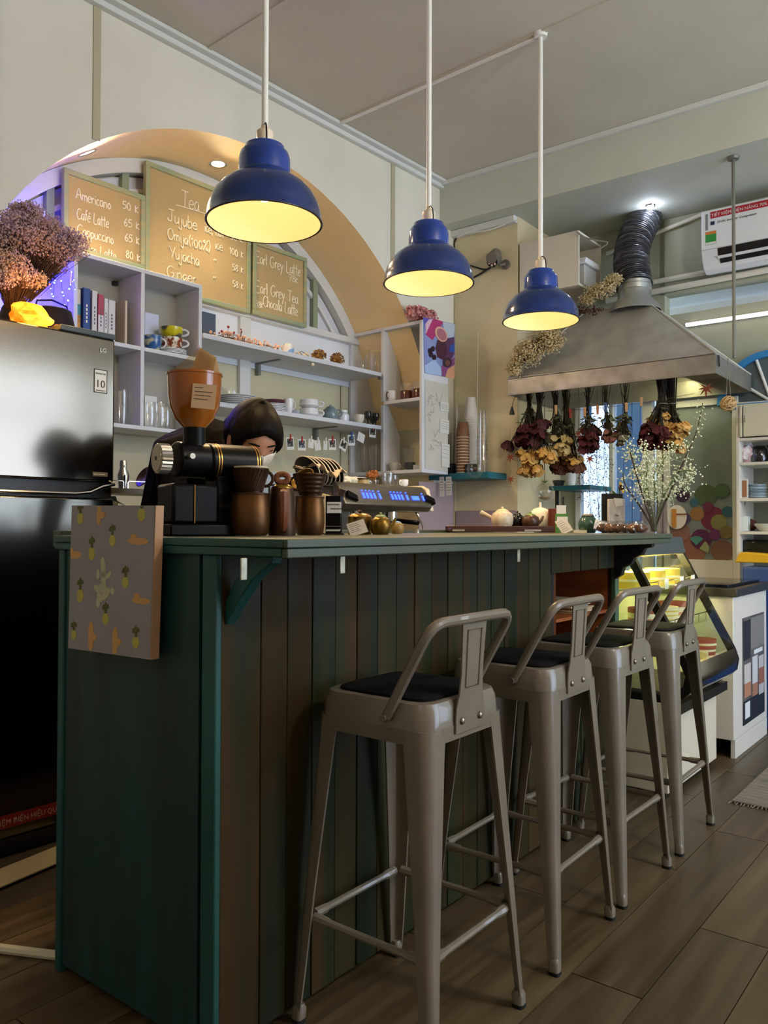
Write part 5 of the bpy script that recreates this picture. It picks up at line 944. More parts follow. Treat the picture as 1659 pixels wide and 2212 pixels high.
MB().cyl((.06, 1.36, 1.03), (DL - .06, 1.36, 1.03), .012, 10).build('lamp_tube', M('case_lamp_glow', 'ffffff', .4, emit='fff0a8', estr=4), dc)
l = bpy.data.lights.new('case_lamp', 'AREA'); l.shape = 'RECTANGLE'; l.size = DL - .1; l.size_y = .04; l.energy = 5.5; l.color = (1, .88, .42); lo = bpy.data.objects.new('case_lamp', l); COL.objects.link(lo); lo.location = FC.P(DU0 + DL / 2, 1.37, 1.01); lo.rotation_euler = (radians(0), 0, FC.rz)
MB().box(.0, DL, 1.15, 1.70, .03, .40).build('plinth', m_plin, dc, bevel=.004); MB().box(.02, DL - .02, 1.17, 1.68, 0, .03).build('kick', m_dblk, dc); MB().box(.0, DL, 1.10, 1.149, .36, .40).build('underside_band', m_dblk, dc)
m_cy = M('yellow_cake', 'e8c64a', .6, col2='dcb63a', scale=(20, 20, 20)); m_crm = M('cream_icing', 'f0e2c0', .5); m_rv = M('red_velvet', 'a84a38', .7); m_pk = M('pink_icing', 'd98a72', .6); m_tag = M('price_tag', 'efe9da', .6); m_tray = M('white_tray', 'e8e4d8', .4)
def cake(lab, x, y, z, r, layers, grp='cakes in the display case'):
    t = thing('cake', lab, 'cake', FC, (DU0 + x, y, z), 0, grp); MB().lathe([(.001, 0), (r * 1.15, 0), (r * 1.18, .006), (.001, .006)], 28, cap=False).build('cake_board', m_tray, t); zz = .006
    for h, m_, k in layers: MB().lathe([(.001, zz), (r * k, zz), (r * k, zz + h), (.001, zz + h)], 28, cap=False).build('layer', m_, t, smooth=30); zz += h
Y3 = ((.03, m_cy, 1), (.010, m_crm, 1), (.03, m_cy, 1)); R3 = ((.022, m_crm, 1), (.012, m_pk, 1), (.022, m_crm, 1), (.02, m_rv, 1))
cake('yellow round cake on the top glass shelf of the display, nearest the counter', .12, 1.35, .851, .08, Y3); cake('yellow round cake in the middle of the top glass shelf', .315, 1.35, .851, .08, Y3); cake('yellow round cake at the far end of the top glass shelf', .51, 1.35, .851, .08, Y3)
cake('red topped cream cake on the lower glass shelf, nearest the counter', .13, 1.29, .691, .075, R3); cake('pale crepe cake in the middle of the lower glass shelf', .32, 1.29, .691, .075, ((.012, m_crm, 1), (.006, m_cy, .97), (.012, m_crm, 1), (.006, m_cy, .97), (.012, m_crm, 1), (.006, m_cy, .97), (.014, m_crm, 1))); cake('red topped cream cake at the far end of the lower glass shelf', .51, 1.29, .691, .075, R3)
cake('red velvet layer cake at the far end of the display deck', .535, 1.175, .531, .062, ((.016, m_rv, .92), (.010, m_crm, .95), (.018, m_rv, .97), (.010, m_crm, 1), (.016, m_rv, 1)))
cake('pink layered cake in the middle of the display deck', .33, 1.22, .531, .07, ((.02, m_crm, 1), (.014, m_pk, 1), (.02, m_crm, 1), (.02, m_pk, 1)))
for k, (x, y, z) in enumerate(((.2, 1.24, .852), (.4, 1.24, .852), (.56, 1.24, .852))): single(MB().box(0, .04, 0, .003, 0, .045), 'price_tag', m_tag, 'white price tag on the rail of the top glass shelf, %s of three' % ('near', 'middle', 'far')[k], 'tag', FC, (DU0 + x, y - .012, z), group='price tags')
for k, (x, y) in enumerate(((.42, 1.11), (.20, 1.12))): single(MB().prism([(0, 0), (.07, .015), (.055, .06)], 'z', 0, .03), 'cake_slice', m_crm, 'cream cake slice at the front of the display deck, %s' % ('far one', 'near one')[k], 'cake', FC, (DU0 + x - .03, y, .531), group='cake slices')
# ---- drinks cabinet
GU, GV = 4.135, 1.108
gc = thing('drinks_cabinet', 'white low cabinet with a dark top and a coffee photograph on its front', 'cabinet', FC, (GU, GV, 0))
MB().box(0, .64, 0, .62, .09, .785).build('body', M('cabinet_white', 'cfc9bd', .4), gc, bevel=.004); MB().box(.02, .64, 0, .02, 0, .09).build('front_plinth', M('cabinet_white', 'cfc9bd', .4), gc); MB().box(.1, .64, .1, .6, 0, .09).build('recess', m_blk, gc)
MB().box(-.015, .655, -.02, .64, .785, .825).build('dark_top', M('dark_stone', '34322c', .3), gc, bevel=.003); MB().box(.03, .62, .03, .58, .825, .84).build('glass_lid', M('black_glass', '10131c', .06), gc, bevel=.002)
pq = [FC.pv(x, y, GV) for x, y in ((1603, 1336), (1649, 1304), (1649, 1548), (1602, 1570))]; x0, x1 = pq[0][0] - GU, pq[1][0] - GU; z0, z1 = pq[3][2], pq[0][2]
ps = MB().box(x0, x1, -.003, 0, z0, z1).build('photo_print', M('print_dark', '4a4844', .4, col2='6a665f', scale=(5, 5, 5)), gc); W2, H2 = x1 - x0, z1 - z0
def prt(a, b, c, d, col_, k=1): MB().box(x0 + a * W2, x0 + b * W2, -.003 - .0006 * k, -.002, z0 + c * H2, z0 + d * H2).build('print_shape', M('print_' + col_, col_, .4), ps)
prt(.02, .34, .6, .97, '2c2c30'); prt(.36, .98, .68, .98, '7e7a74'); prt(.0, 1, 0, .22, '26272a'); prt(.05, .34, .25, .56, 'c4bcb4', 2); prt(.05, .34, .25, .38, 'b07a5c', 3); prt(.42, .66, .22, .6, 'c9c6c6', 2); prt(.42, .66, .22, .34, 'a4725a', 3); prt(.72, .96, .2, .58, 'b9b4b2', 2); prt(.72, .96, .3, .46, '94604c', 3); prt(.08, .3, .05, .2, 'dcdcdc', 2); prt(.5, .9, .62, .66, 'dadada', 2)
# ---- tall white storage shelf at the right edge
QU = WINU - .36; qv = FB.pu(1590, 1000, QU)[1]; s2 = spx(FB.P(QU, qv, 1.5)); zc = lambda y: FB.pu(1625, y, QU)[2]
sg = thing('storage_shelf', 'tall white storage shelf with upper cupboard at the right edge', 'shelf', FB, (QU, qv, 0)); QW = .85; m_sw = M('shelf_white', 'd6d3c6', .5)
MB().box(0, .34, -.02, 0, 0, zc(872)).build('side_panel', m_sw, sg, bevel=.002); MB().box(0, .34, -QW, -QW + .02, 0, zc(872)).build('side_panel', m_sw, sg, bevel=.002); MB().box(.33, .34, -QW, 0, 0, zc(872)).build('back_panel', M('shelf_back_grey', '8d8a7c', .7), sg)
for y in (945, 998, 1076, 1148): MB().box(0, .33, -QW + .02, -.02, zc(y) - .018, zc(y)).build('shelf_board', m_sw, sg, bevel=.002)
MB().box(0, .33, -QW + .02, -.02, zc(872) - .02, zc(872)).build('top_panel', m_sw, sg)
dmid = FB.pu(1605, 900, QU)[1] - qv
for a, b in ((dmid + .003, -.022), (-QW + .022, dmid - .003)): d = MB().box(-.012, 0, a, b, zc(943), zc(874)).build('door', M('door_cream', 'cbc6ac', .45), sg, bevel=.003); hx = a + .012 if a > -.3 else b - .012; MB().cyl((-.022, hx, zc(912)), (-.022, hx, zc(897)), .004, 8).build('handle', m_chrome, d)
def onQ(px, z, dep=.12): return (QU + dep, FB.pu(px, 1000, QU + dep)[1], z + .001)
t = thing('plastic_bag', 'crumpled pink and white plastic bag on the storage shelf', 'bag', FB, onQ(1612, zc(998))); MB().rock((0, 0, .055), (.06, .055, .058), .35, 3, 3, 2).build('bag', M('bag_pink', 'd2a8ae', .4, col2='e6dde2', scale=(30, 30, 30), detail=2, contrast=(.42, .55)), t); MB().rock((.01, 0, .115), (.03, .03, .02), .4, 4, 2, 5).build('knot', M('bag_white', 'd8d2d4', .4), t)
t = thing('glass_kettle', 'glass kettle with a black handle on the storage shelf', 'kettle', FB, onQ(1641, zc(998))); MB().lathe([(.001, 0), (.05, 0), (.055, .03), (.04, .085), (.03, .09)], 20, cap=False).build('body', m_smoke, t); handle(MB(), .045, .01, .10, .05, .008, -pi / 2).build('handle', m_blk, t); MB().lathe([(.034, .088), (.03, .1), (.001, .104)], 16, cap=False).build('lid', m_blk, t)
t = thing('cork_board', 'small framed cork board leaning on the storage shelf', 'board', FB, onQ(1602, zc(1076), .05)); MB().box(0, .012, -.035, .035, 0, .115).build('frame', m_wp, t); MB().box(-.002, 0, -.028, .028, .008, .107).build('cork', M('cork_brown', '9a6a48', .8), t)
b_ = onQ(1633, zc(1076))
for k in range(9): plate_('blue and white plate on the storage shelf, %s from the bottom' % nth(k + 1), FB, (b_[0], b_[1], b_[2] + k * .009), .058, M('pale_blue_ceramic', 'a9bcc4', .3, rnd=.2), 'plates on the storage shelf', .009)
t = thing('brush_pot', 'white square pot holding brushes on the storage shelf', 'pot', FB, onQ(1607, zc(1148))); MB().box(-.03, .03, -.028, .028, 0, .09).build('pot', M('pale_green_white', 'dfe6e0', .5), t, bevel=.003); MB().cyl((0, 0, .08), (.02, .015, .18), .003, 6).cyl((0, .01, .08), (-.01, -.012, .2), .003, 6).build('brushes', m_twig, t)
single(MB().lathe([(.001, 0), (.03, 0), (.06, .035), (.062, .045), (.03, .008), (.001, .008)], 24, cap=False), 'pale_bowl', M('bowl_pale', 'c3c2b4', .4), 'pale bowl at the right edge of the storage shelf', 'bowl', FB, onQ(1653, zc(1148)))
single(MB().rock((0, 0, .04), (.03, .03, .04), .3, 4, 2, 9), 'dried_posy', M('brown_red_petals', '5a2f26', .8), 'dark red dried posy behind the brush pot', 'dried flower', FB, onQ(1622, zc(1148), .2))
single(MB().box(0, .2, -.09, .09, 0, .10), 'black_appliance', M('glossy_black', '0f1012', .12), 'glossy black appliance low on the storage shelf', 'appliance', FB, onQ(1628, zc(1200) - .01, .06), bevel=.015)
single(MB().prism([(-.10, 0), (.10, 0), (.07, .06), (-.10, .05)], 'x', 0, .15), 'yellow_box', M('yellow_plastic', 'd8a91e', .4), 'yellow plastic box below the black appliance', 'box', FB, (QU - .12, onQ(1625, 0, -.12)[1], .92), bevel=.006)
single(MB().box(0, .2, -.4, .02, 0, .90), 'low_cupboard', M('blue_plastic', '2e4f86', .4, col2='26437a', scale=(3, 3, 3)), 'blue plastic storage unit under the yellow box', 'cupboard', FB, (QU - .22, onQ(1612, 0, -.2)[1], 0.0), bevel=.01)
# ---- rug
r0, r1, r2 = (FC.pz(x, y, 0) for x, y in ((1580, 1733), (1680, 1666), (1659, 1752)))
rug = MB(); m_rug = M('woven_rug', '8a8072', .9, col2='6f665a', scale=(60, 8, 8), bump=.5, bscale=220)
t = thing('rug', 'grey beige woven rug on the floor at the right edge', 'rug', FC, (r0[0], r0[1], .001)); MB().box(0, .62, -.9, 0, 0, .008).build('weave', m_rug, t, bevel=.003)
fr_ = MB(); rg = random.Random(2)
for k in range(70): y = -.9 * k / 69; fr_.tube([(.0, y, .004), (-.02 - rg.uniform(0, .012), y + rg.uniform(-.006, .006), .002)], .002, 4)
o = fr_.build('fringe', m_rug, t); o['kind'] = 'stuff'
# ================================================================ ON AND BEHIND THE COUNTER
FX = Fr(90)          # plain world axes: x to the right, y away
def onC(px, v=None, u=None, z=CT):
    a = FC.pv(px, 1140, v) if v is not None else FC.pu(px, 1140, u); p = FC.P(a[0], a[1], z); return (p.x, p.y, z + .001)
def mp(at): return spx(at)
m_gb = M('grinder_black', '080706', .35, spec=.15); m_gold = M('gold_line', 'b8843c', .3, .8); m_amber = M('amber_hopper', 'b0620f', .15, trans=.35, coat=.5, col2='a85608', scale=(5, 5, 5)); m_silver = M('satin_silver', 'b8b0a2', .3, .85)
m_cop = M('aged_copper', '7a4f26', .38, .8, col2='4f3620', scale=(9, 9, 6), detail=5, rvar=.12, bump=.12); m_copd = M('dark_copper', '4a3020', .4, .75, col2='38261a', scale=(10, 10, 10), bump=.15); m_brass = M('old_brass', '8a6a2a', .32, .85, col2='6a4f20', scale=(10, 10, 10), rvar=.1)
# ---- coffee grinder
at = onC(418, v=1.60); g = thing('coffee_grinder', 'black coffee grinder with an orange hopper and a silver dial', 'coffee grinder', FX, at); k = mp(at)
ax = Vector((.80, .60, 0)).normalized(); axr = atan2(ax.y, ax.x); RM = Matrix.Rotation(axr, 4, 'Z')
def gx(pts): return [RM @ Vector(p) for p in pts]
MB().box(-.085, .115, -.065, .065, 0, .028, RM).build('base', m_gb, g, bevel=.004); MB().box(-.075, .045, -.05, .05, .028, .125, RM).build('housing', m_gb, g, bevel=.008); MB().box(.045, .10, -.035, .035, .028, .15, RM).build('chute', m_gb, g, bevel=.006)
MB().tube(gx([(-.02, -.052, .03), (-.02, -.052, .122)]), .0015, 6).build('trim_line', m_gold, g)
MB().cyl(*[tuple(v) for v in gx([(-.05, 0, .185), (.035, 0, .185)])], .044, 32).build('gear_case', m_gb, g, bevel=.006)
MB().cyl(*[tuple(v) for v in gx([(.03, 0, .182), (.165, 0, .182)])], .047, 36).build('motor', m_gb, g, bevel=.006)
for x in (.045, .052, .15, .157): MB().cyl(*[tuple(v) for v in gx([(x, 0, .182), (x + .0025, 0, .182)])], .0478, 36).build('gold_band', m_gold, g)
dl = MB(); rings = []
for x, rr_ in ((-.095, .034), (-.093, .037), (-.068, .037), (-.066, .034)): rings.append([RM @ Vector((x, (rr_ * (1 if j % 2 else .93)) * cos(2 * pi * j / 48), .185 + (rr_ * (1 if j % 2 else .93)) * sin(2 * pi * j / 48))) for j in range(48)])
d = dl.loft(rings).build('dial', m_silver, g, smooth=25); MB().cyl(*[tuple(v) for v in gx([(-.0965, 0, .185), (-.0955, 0, .185)])], .031, 32).build('dial_face', M('dial_face_silver', 'b4a692', .4, .5), d); MB().cyl(*[tuple(v) for v in gx([(-.0975, 0, .185), (-.096, 0, .185)])], .005, 12).build('dial_screw', m_blk, d)
MB().cyl(*[tuple(v) for v in gx([(-.03, -.04, .19), (-.03, -.062, .19)])], .007, 12).build('side_knob', m_silver, g)
MB().cyl((0, 0, .215), (0, 0, .268), .027, 20).build('neck', m_gb, g)
MB().lathe([(.020, .250), (.024, .262), (.046, .285), (.060, .315), (.064, .345), (.066, .392), (.068, .393), (.068, .398), (.0655, .398), (.062, .345), (.044, .288), (.02, .268)], 36, cap=False).build('hopper', m_amber, g, smooth=50, label='orange translucent hopper')
MB().lathe([(.001, .270), (.036, .284), (.050, .305), (.045, .312), (.02, .308), (.001, .316)], 24, cap=False).build('beans', M('coffee_beans', '2c1408', .5, bump=.8, bscale=140), g)
text('R-220', .014, M('faint_print', '3a3630', .5), g, tuple(RM @ Vector((.052, -.0362, .07))), (0, 0, axr))
# paper filters standing in the hopper, and a note on it
fl_ = thing('paper_filters', 'stack of tan paper coffee filters in a clear sleeve standing in the hopper', 'filters', FX, (at[0], at[1], at[2] + .33)); m_filt = M('filter_paper', 'c8a878', .8)
for j in range(9): MB().prism([(-.035 + .004 * j, .0), (.045, .0), (.058, .105 - .004 * j), (.018 + .004 * j, .128 - .003 * j)], 'y', -.022 + j * .005, -.020 + j * .005).build('filter', m_filt, fl_, smooth=0)
MB().prism([(-.06, .06), (.05, .06), (.056, .10), (.018, .13)], 'y', -.026, -.0255).build('sleeve', glass('clear_sleeve', 'f2e6d4', mix=.75), fl_, smooth=0)
nt = thing('handwritten_note', 'tan handwritten note taped on the grinder hopper', 'note', FX, (at[0] + .008, at[1] - .071, at[2] + .305)); m_nt = M('note_tan', 'c9a684', .8); NR = Matrix.Rotation(radians(5), 4, 'Y')
MB().box(0, .056, 0, .001, 0, .058, NR).build('sheet', m_nt, nt)
for j, w_ in enumerate((.02, .044, .04, .034)): MB().box(.005, .005 + w_, -.0006, 0, .048 - .009 * j, .0495 - .009 * j, NR).build('handwriting', M('note_ink', '5a4a3c', .8), nt)
# ---- copper mugs, drippers, kettle
def mug(lab, px, r, h, v):
    at = onC(px, v=v); t = thing('copper_pot', lab, 'pot', FX, at, 0, 'copper pots on the counter')
    MB().lathe([(.001, 0), (r * .8, 0), (r * .93, h * .08), (r, h * .35), (r * .98, h * .7), (r * .92, h * .93), (r * .95, h * .97), (r * .96, h), (r * .92, h), (r * .9, h * .9), (r * .95, h * .4), (.001, .006)], 36, cap=False).build('body', m_cop, t, smooth=45)
    MB().tube([(r * .95 * cos(j * pi / 16), r * .95 * sin(j * pi / 16), h) for j in range(32)], .0022, 6, closed=True).build('rim', m_copd, t); return at
V5 = 1.50
k = mp(onC(600, v=V5)); pA_ = mug('wide copper pot left of the kettle, under the plain dripper', 541, 41 * k, 87 * k, V5); pB_ = mug('copper pot right of the kettle, under the ribbed dripper', 669, 34 * k, 87 * k, V5 + .02)
def dripper(lab, base, r0, r1, h, ribs, z):
    t = thing('coffee_dripper', lab, 'dripper', FX, (base[0], base[1], base[2] + z), 0, 'copper drippers'); prof = [(r0 * 1.25, 0), (r0 * 1.25, .003), (r0, .004)]
    n_ = 24
    for j in range(n_ + 1): f_ = j / n_; prof.append((r0 + (r1 - r0) * f_ + (.0016 * (1 if int(f_ * 10) % 2 else 0) if ribs else 0), .005 + (h - .005) * f_))
    prof += [(r1 - .003, h), (r0 - .002, .01), (.001, .008)]
    MB().lathe(prof, 36, cap=False).build('cone', m_copd, t, smooth=40)
    if not ribs:
        for j in range(28): a = 2 * pi * j / 28; MB().tube([(r0 * 1.02 * cos(a), r0 * 1.02 * sin(a), .008), (r1 * 1.0 * cos(a + .4), r1 * 1.0 * sin(a + .4), h - .004)], .0014, 5).build('rib', m_copd, t)
    handle(MB(), (r0 + r1) / 2, h * .3, h * .9, r1 * .45, .004, pi if ribs else 0).build('handle', m_copd, t); return t
dripper('dark copper cone dripper on the wide pot, paper inside', pA_, 25 * k, 38 * k, 53 * k, False, 87 * k); dripper('dark ribbed copper dripper on the right hand pot', pB_, 24 * k, 39 * k, 53 * k, True, 87 * k)
single(MB().lathe([(20 * k, 0), (30 * k, 36 * k), (35.5 * k, 50 * k), (34 * k, 50 * k), (18 * k, 0)], 20, cap=False), 'paper_filter', M('filter_cream', 'd9c9a4', .8), 'cream paper filter inside the plain dripper', 'filter', FX, (pA_[0], pA_[1], pA_[2] + 94 * k))
at = onC(609, v=V5 - .03); kt = thing('pouring_kettle', 'dark copper pouring kettle with a leather strap handle', 'kettle', FX, at); k2 = mp(at)
MB().lathe([(.001, 0), (29 * k2, 0), (30 * k2, 10 * k2), (26.5 * k2, 80 * k2), (25 * k2, 100 * k2), (23 * k2, 103 * k2), (.001, 103 * k2)], 32, cap=False).build('body', m_copd, kt, smooth=40)
ld = MB().lathe([(24 * k2, 102 * k2), (24 * k2, 105 * k2), (12 * k2, 112 * k2), (.001, 113 * k2)], 28, cap=False).build('lid', m_brass, kt, smooth=60); MB().tube([(13 * k2 * cos(j * pi / 12), 5 * k2 * sin(j * pi / 6) * 0, 124 * k2 + 9 * k2 * sin(j * pi / 12)) for j in range(24)], 6.5 * k2, 10, closed=True).build('rope_knob', M('rope_brown', '7a4526', .8, bump=.5, bscale=260), ld)
MB().tube([(6 * k2, -26 * k2, 92 * k2), (8 * k2, -38 * k2, 90 * k2), (9 * k2, -41 * k2, 60 * k2), (8 * k2, -38 * k2, 25 * k2), (6 * k2, -29 * k2, 14 * k2)], [9 * k2, 10 * k2, 10 * k2, 9 * k2, 7 * k2], 8).build('strap_handle', M('tan_leather', '7c4420', .5, col2='6a3718', scale=(20, 20, 8)), kt)
MB().tube([(0, 26 * k2, 25 * k2), (0, 50 * k2, 40 * k2), (0, 58 * k2, 80 * k2), (0, 70 * k2, 104 * k2)], [.008, .006, .005, .004], 8).build('spout', m_copd, kt)
# ---- black box with label, spatula and napkins
at = onC(720, v=V5 + .02); k3 = mp(at); t = thing('black_coffee_box', 'black upright box with a white label beside the copper pot', 'box', FX, at)
MB().box(-17 * k3, 17 * k3, 0, .05, 0, 85 * k3).build('box', m_gb, t, bevel=.003); MB().box(-14 * k3, 17 * k3, -.001, 0, 47 * k3, 71 * k3).build('label', m_stick, t); text('MOUNTAIN', .006, m_ink, t, (-12 * k3, -.0015, 64 * k3)); text('SWISS BROWN', .0055, m_ink, t, (-6 * k3, -.0015, 55 * k3))
MB().box(-18 * k3, 18 * k3, -.0012, 0, 18 * k3, 19 * k3).build('silver_line', m_silver, t)
for j in range(10): MB().cbox((-14 * k3 + 3.1 * k3 * j, -.001, 10 * k3), (2 * k3, .001, 5 * k3), (0, .7, 0)).build('woven_mark', m_stick, t)
MB().box(-19 * k3, 22 * k3, -.01, .055, 0, 3 * k3).build('stand', m_dark, t)
t = thing('napkin_box', 'cream folded napkins standing behind the black box', 'napkins', FX, onC(705, v=1.72)); MB().cbox((0, 0, .062), (.055, .03, .12), (0, .25, 0)).build('napkins', M('napkin_cream', 'd2b98e', .8), t, bevel=.002)
t = thing('spatula', 'dark wooden spatula leaning behind the black box', 'spatula', FX, onC(727, v=1.70)); MB().cbox((0, 0, .085), (.022, .006, .12), (0, .35, 0)).build('blade', M('dark_walnut', '2a180f', .5), t, bevel=.003); MB().cbox((-.032, 0, .02), (.012, .006, .06), (0, .35, 0)).build('grip', M('dark_walnut', '2a180f', .5), t)
# ---- brass pots and card stands in the middle
at = onC(777, v=1.42); k4 = mp(at); t = thing('brass_canister', 'square shouldered old brass canister with a lid', 'canister', FX, onC(777, v=1.55)); MB().lathe([(.001, 0), (27 * k4, 0), (28 * k4, 4 * k4), (29 * k4, 42 * k4), (24 * k4, 46 * k4)], 28).build('body', m_brass, t); l_ = MB().lathe([(25 * k4, 45 * k4), (20 * k4, 49 * k4), (.001, 51 * k4)], 24, cap=False).build('lid', m_brass, t); MB().rock((0, 0, 54 * k4), (6 * k4, 6 * k4, 4 * k4), .3).build('knob', m_copd, l_)
def card_stand(lab, at, w_, h, lean=.3, lines=5):
    t = thing('card_stand', lab, 'card', FX, at, 0, None); R_ = Matrix.Rotation(-.42, 4, 'X') @ Matrix.Rotation(-lean, 4, 'Y')
    MB().box(-w_ / 2, w_ / 2, 0, .002, 0.004, h, R_).build('card', M('card_warm', 'd8cbb8', .6), t); MB().box(-w_ / 2 - .003, w_ / 2 + .003, -.0015, -.001, 0, h + .003, R_).build('acrylic', glass('acrylic_sheet', 'ffffff', mix=.9), t)
    for j in range(lines): MB().box(-w_ * .4, w_ * (.1 + .07 * (j % 3)), -.0008, .0, h * (.85 - .13 * j), h * (.87 - .13 * j), R_).build('print_line', m_pencil, t)
    MB().box(-w_ / 2 - .01, w_ / 2 + .02, -.012, .02, 0, .002).build('foot', glass('acrylic_sheet', 'ffffff', mix=.9), t); return t
card_stand('small white card in a slanted acrylic stand before the brass canister', onC(778, v=1.38), 38 * k4, 34 * k4, .35)
teapot('round old brass teapot with a dark spout', FX, onC(822, v=1.48), 24 * k4, 48 * k4, m_brass, 0, None, M('green_patina', '7a8a5a', .5)); t = onC(858, v=1.62)
teapot('ochre pot with a blue cloth, right of the brass teapot', FX, t, 18 * k4, 34 * k4, M('ochre_glaze', '8a6c34', .4), None, None, M('blue_cloth', '7a9fc0', .8), False, name='ochre_pot')
single(MB().lathe([(.001, 0), (11 * k4, 0), (11 * k4, 9 * k4), (12 * k4, 12 * k4), (.001, 12 * k4)], 24, cap=False), 'small_tin', m_silver, 'small silver tin at the back of the counter', 'tin', FX, onC(899, v=1.80))

# ---- back worktop with the espresso machine
bw_ = thing('back_worktop', 'low dark worktop behind the counter carrying the espresso machine', 'worktop', FC, (2.45, 2.5, 0)); MB().box(0, 1.45, 0, .55, .83, .87).build('top', M('steel_top', '77756e', .35, .8), bw_); MB().box(.02, 1.43, .03, .55, 0, .83).build('cabinet', m_dark, bw_)
MV = 2.56; e0, e1 = FC.pv(737, 1060, MV), FC.pv(925, 1060, MV); EW = e1[0] - e0[0]; zE = lambda y: FC.pv(830, y, MV)[2]
em = thing('espresso_machine', 'steel espresso machine with glowing blue buttons behind the counter', 'espresso machine', FC, (e0[0], MV, .87)); m_es = M('machine_steel', '8a867c', .28, .85, col2='7d796f', scale=(4, 4, 30)); z1, z0 = zE(1046) - .87, zE(1104) - .87
MB().prism([(.0, z0), (-.03, z0 + .03), (.015, z1 - .02), (.04, z1), (.40, z1), (.40, z0)], 'x', 0, EW).build('head', m_es, em, bevel=.006)
MB().box(0, EW, .22, .40, .03, z0).build('back_body', m_es, em); MB().box(-.0, EW, .0, .40, .0, .05).build('drip_tray', m_es, em, bevel=.004)
MB().prism([(-.02, z0 + .005), (.01, z1 - .01), (.05, z1 + .01), (.2, z1 + .01), (.2, z0)], 'x', EW, EW + .03).build('end_cap', M('machine_cream', 'd6c8ae', .4), em, bevel=.006)
sl = atan2(.045, z1 - .05 - z0)
m_led = M('blue_led', '1030ff', .4, emit='2038ff', estr=5)
def onP(fx, fz): return (EW * fx, -.03 + .045 * fz - .002, z0 + .03 + (z1 - .05 - z0) * fz)
for fx in (.22, .26, .30, .34, .40, .54, .58, .62, .66, .72, .92): MB().cbox(onP(fx, .52), (.011, .003, .030), (-sl, 0, 0)).build('button', m_led, em); MB().cbox(onP(fx, .80), (.009, .003, .005), (-sl, 0, 0)).build('indicator', m_led, em)
MB().cbox(onP(.82, .5), (.06, .003, .022), (-sl, 0, 0)).build('display', m_led, em)
for fx in (.08, .92): MB().cbox(onP(fx if fx < .5 else .99, .4), (.075, .03, .035), (-sl, .3, 0)).build('paddle', m_gb, em, bevel=.004)
for fx in (.28, .68): MB().cyl((EW * fx, .08, z0 - .05), (EW * fx, .08, z0), .035, 20).build('group_head', m_chrome, em); MB().cyl((EW * fx, .07, z0 - .045), (EW * fx, -.10, z0 - .06), .012, 10).build('portafilter', m_gb, em)
MB().tube([(EW * .88, .02, z0), (EW * .90, -.02, z0 - .08), (EW * .88, -.03, z0 - .22)], .006, 8).build('steam_wand', m_chrome, em)
ze = .87 + z1 + .001
def onE2(px, dv=.15): a = FC.pv(px, 1040, MV + dv); return (a[0], MV + dv, ze)
ks = spx(FC.P(e0[0] + .3, MV, 1.3))
t = thing('squat_jar', 'squat glass jar with a brown lid on the espresso machine', 'jar', FC, onE2(784, .1)); MB().lathe([(.001, 0), (11 * ks, 0), (12 * ks, 6 * ks), (10 * ks, 11 * ks)], 18, cap=False).build('bowl', M('honey', '9a8a5c', .3), t); MB().lathe([(13 * ks, 11 * ks), (13 * ks, 13 * ks), (.001, 13 * ks)], 18, cap=False).build('lid', m_copd, t)
pompom('dried orange gourd flower standing on a glass on the espresso machine', FC, (onE2(806, .12)[0], MV + .12, ze + 12 * ks), 13 * ks, M('amber_petals', 'a8672c', .6, rnd=.15), 60, 44, name='amber_flower_cup', sq=(1.2, 1.2, .75)); tumbler('small clear glass under the dried orange flower', FC, onE2(806, .12), 13 * ks, 11 * ks)
for px, dvv, lab in ((838, .06, 'upturned clear glass at the front of the espresso machine top'), (848, .18, 'clear glass behind the upturned glass on the espresso machine')): tumbler(lab, FC, onE2(px, dvv), 14 * ks, 28 * ks, 'glasses on the espresso machine')
cup('white espresso cup on the right of the espresso machine top', FC, onE2(872, .1), 11 * ks, 17 * ks, m_cer, None, pi, .85)
for j in range(3): single(MB().rock((0, 0, .02), (.06, .05, .028), .35, 3, 3, 30 + j), 'folded_towel', M('towel_white', 'd3d2ca', .9, col2='b9c4a8', scale=(14, 14, 14), detail=1, contrast=(.5, .56)), 'crumpled white cloth on the machine top, %s' % ('left', 'middle', 'right')[j], 'cloth', FC, (onE2(745 + j * 16, .25)[0], MV + .25 + .0 * j, ze), group='cloths on the espresso machine')
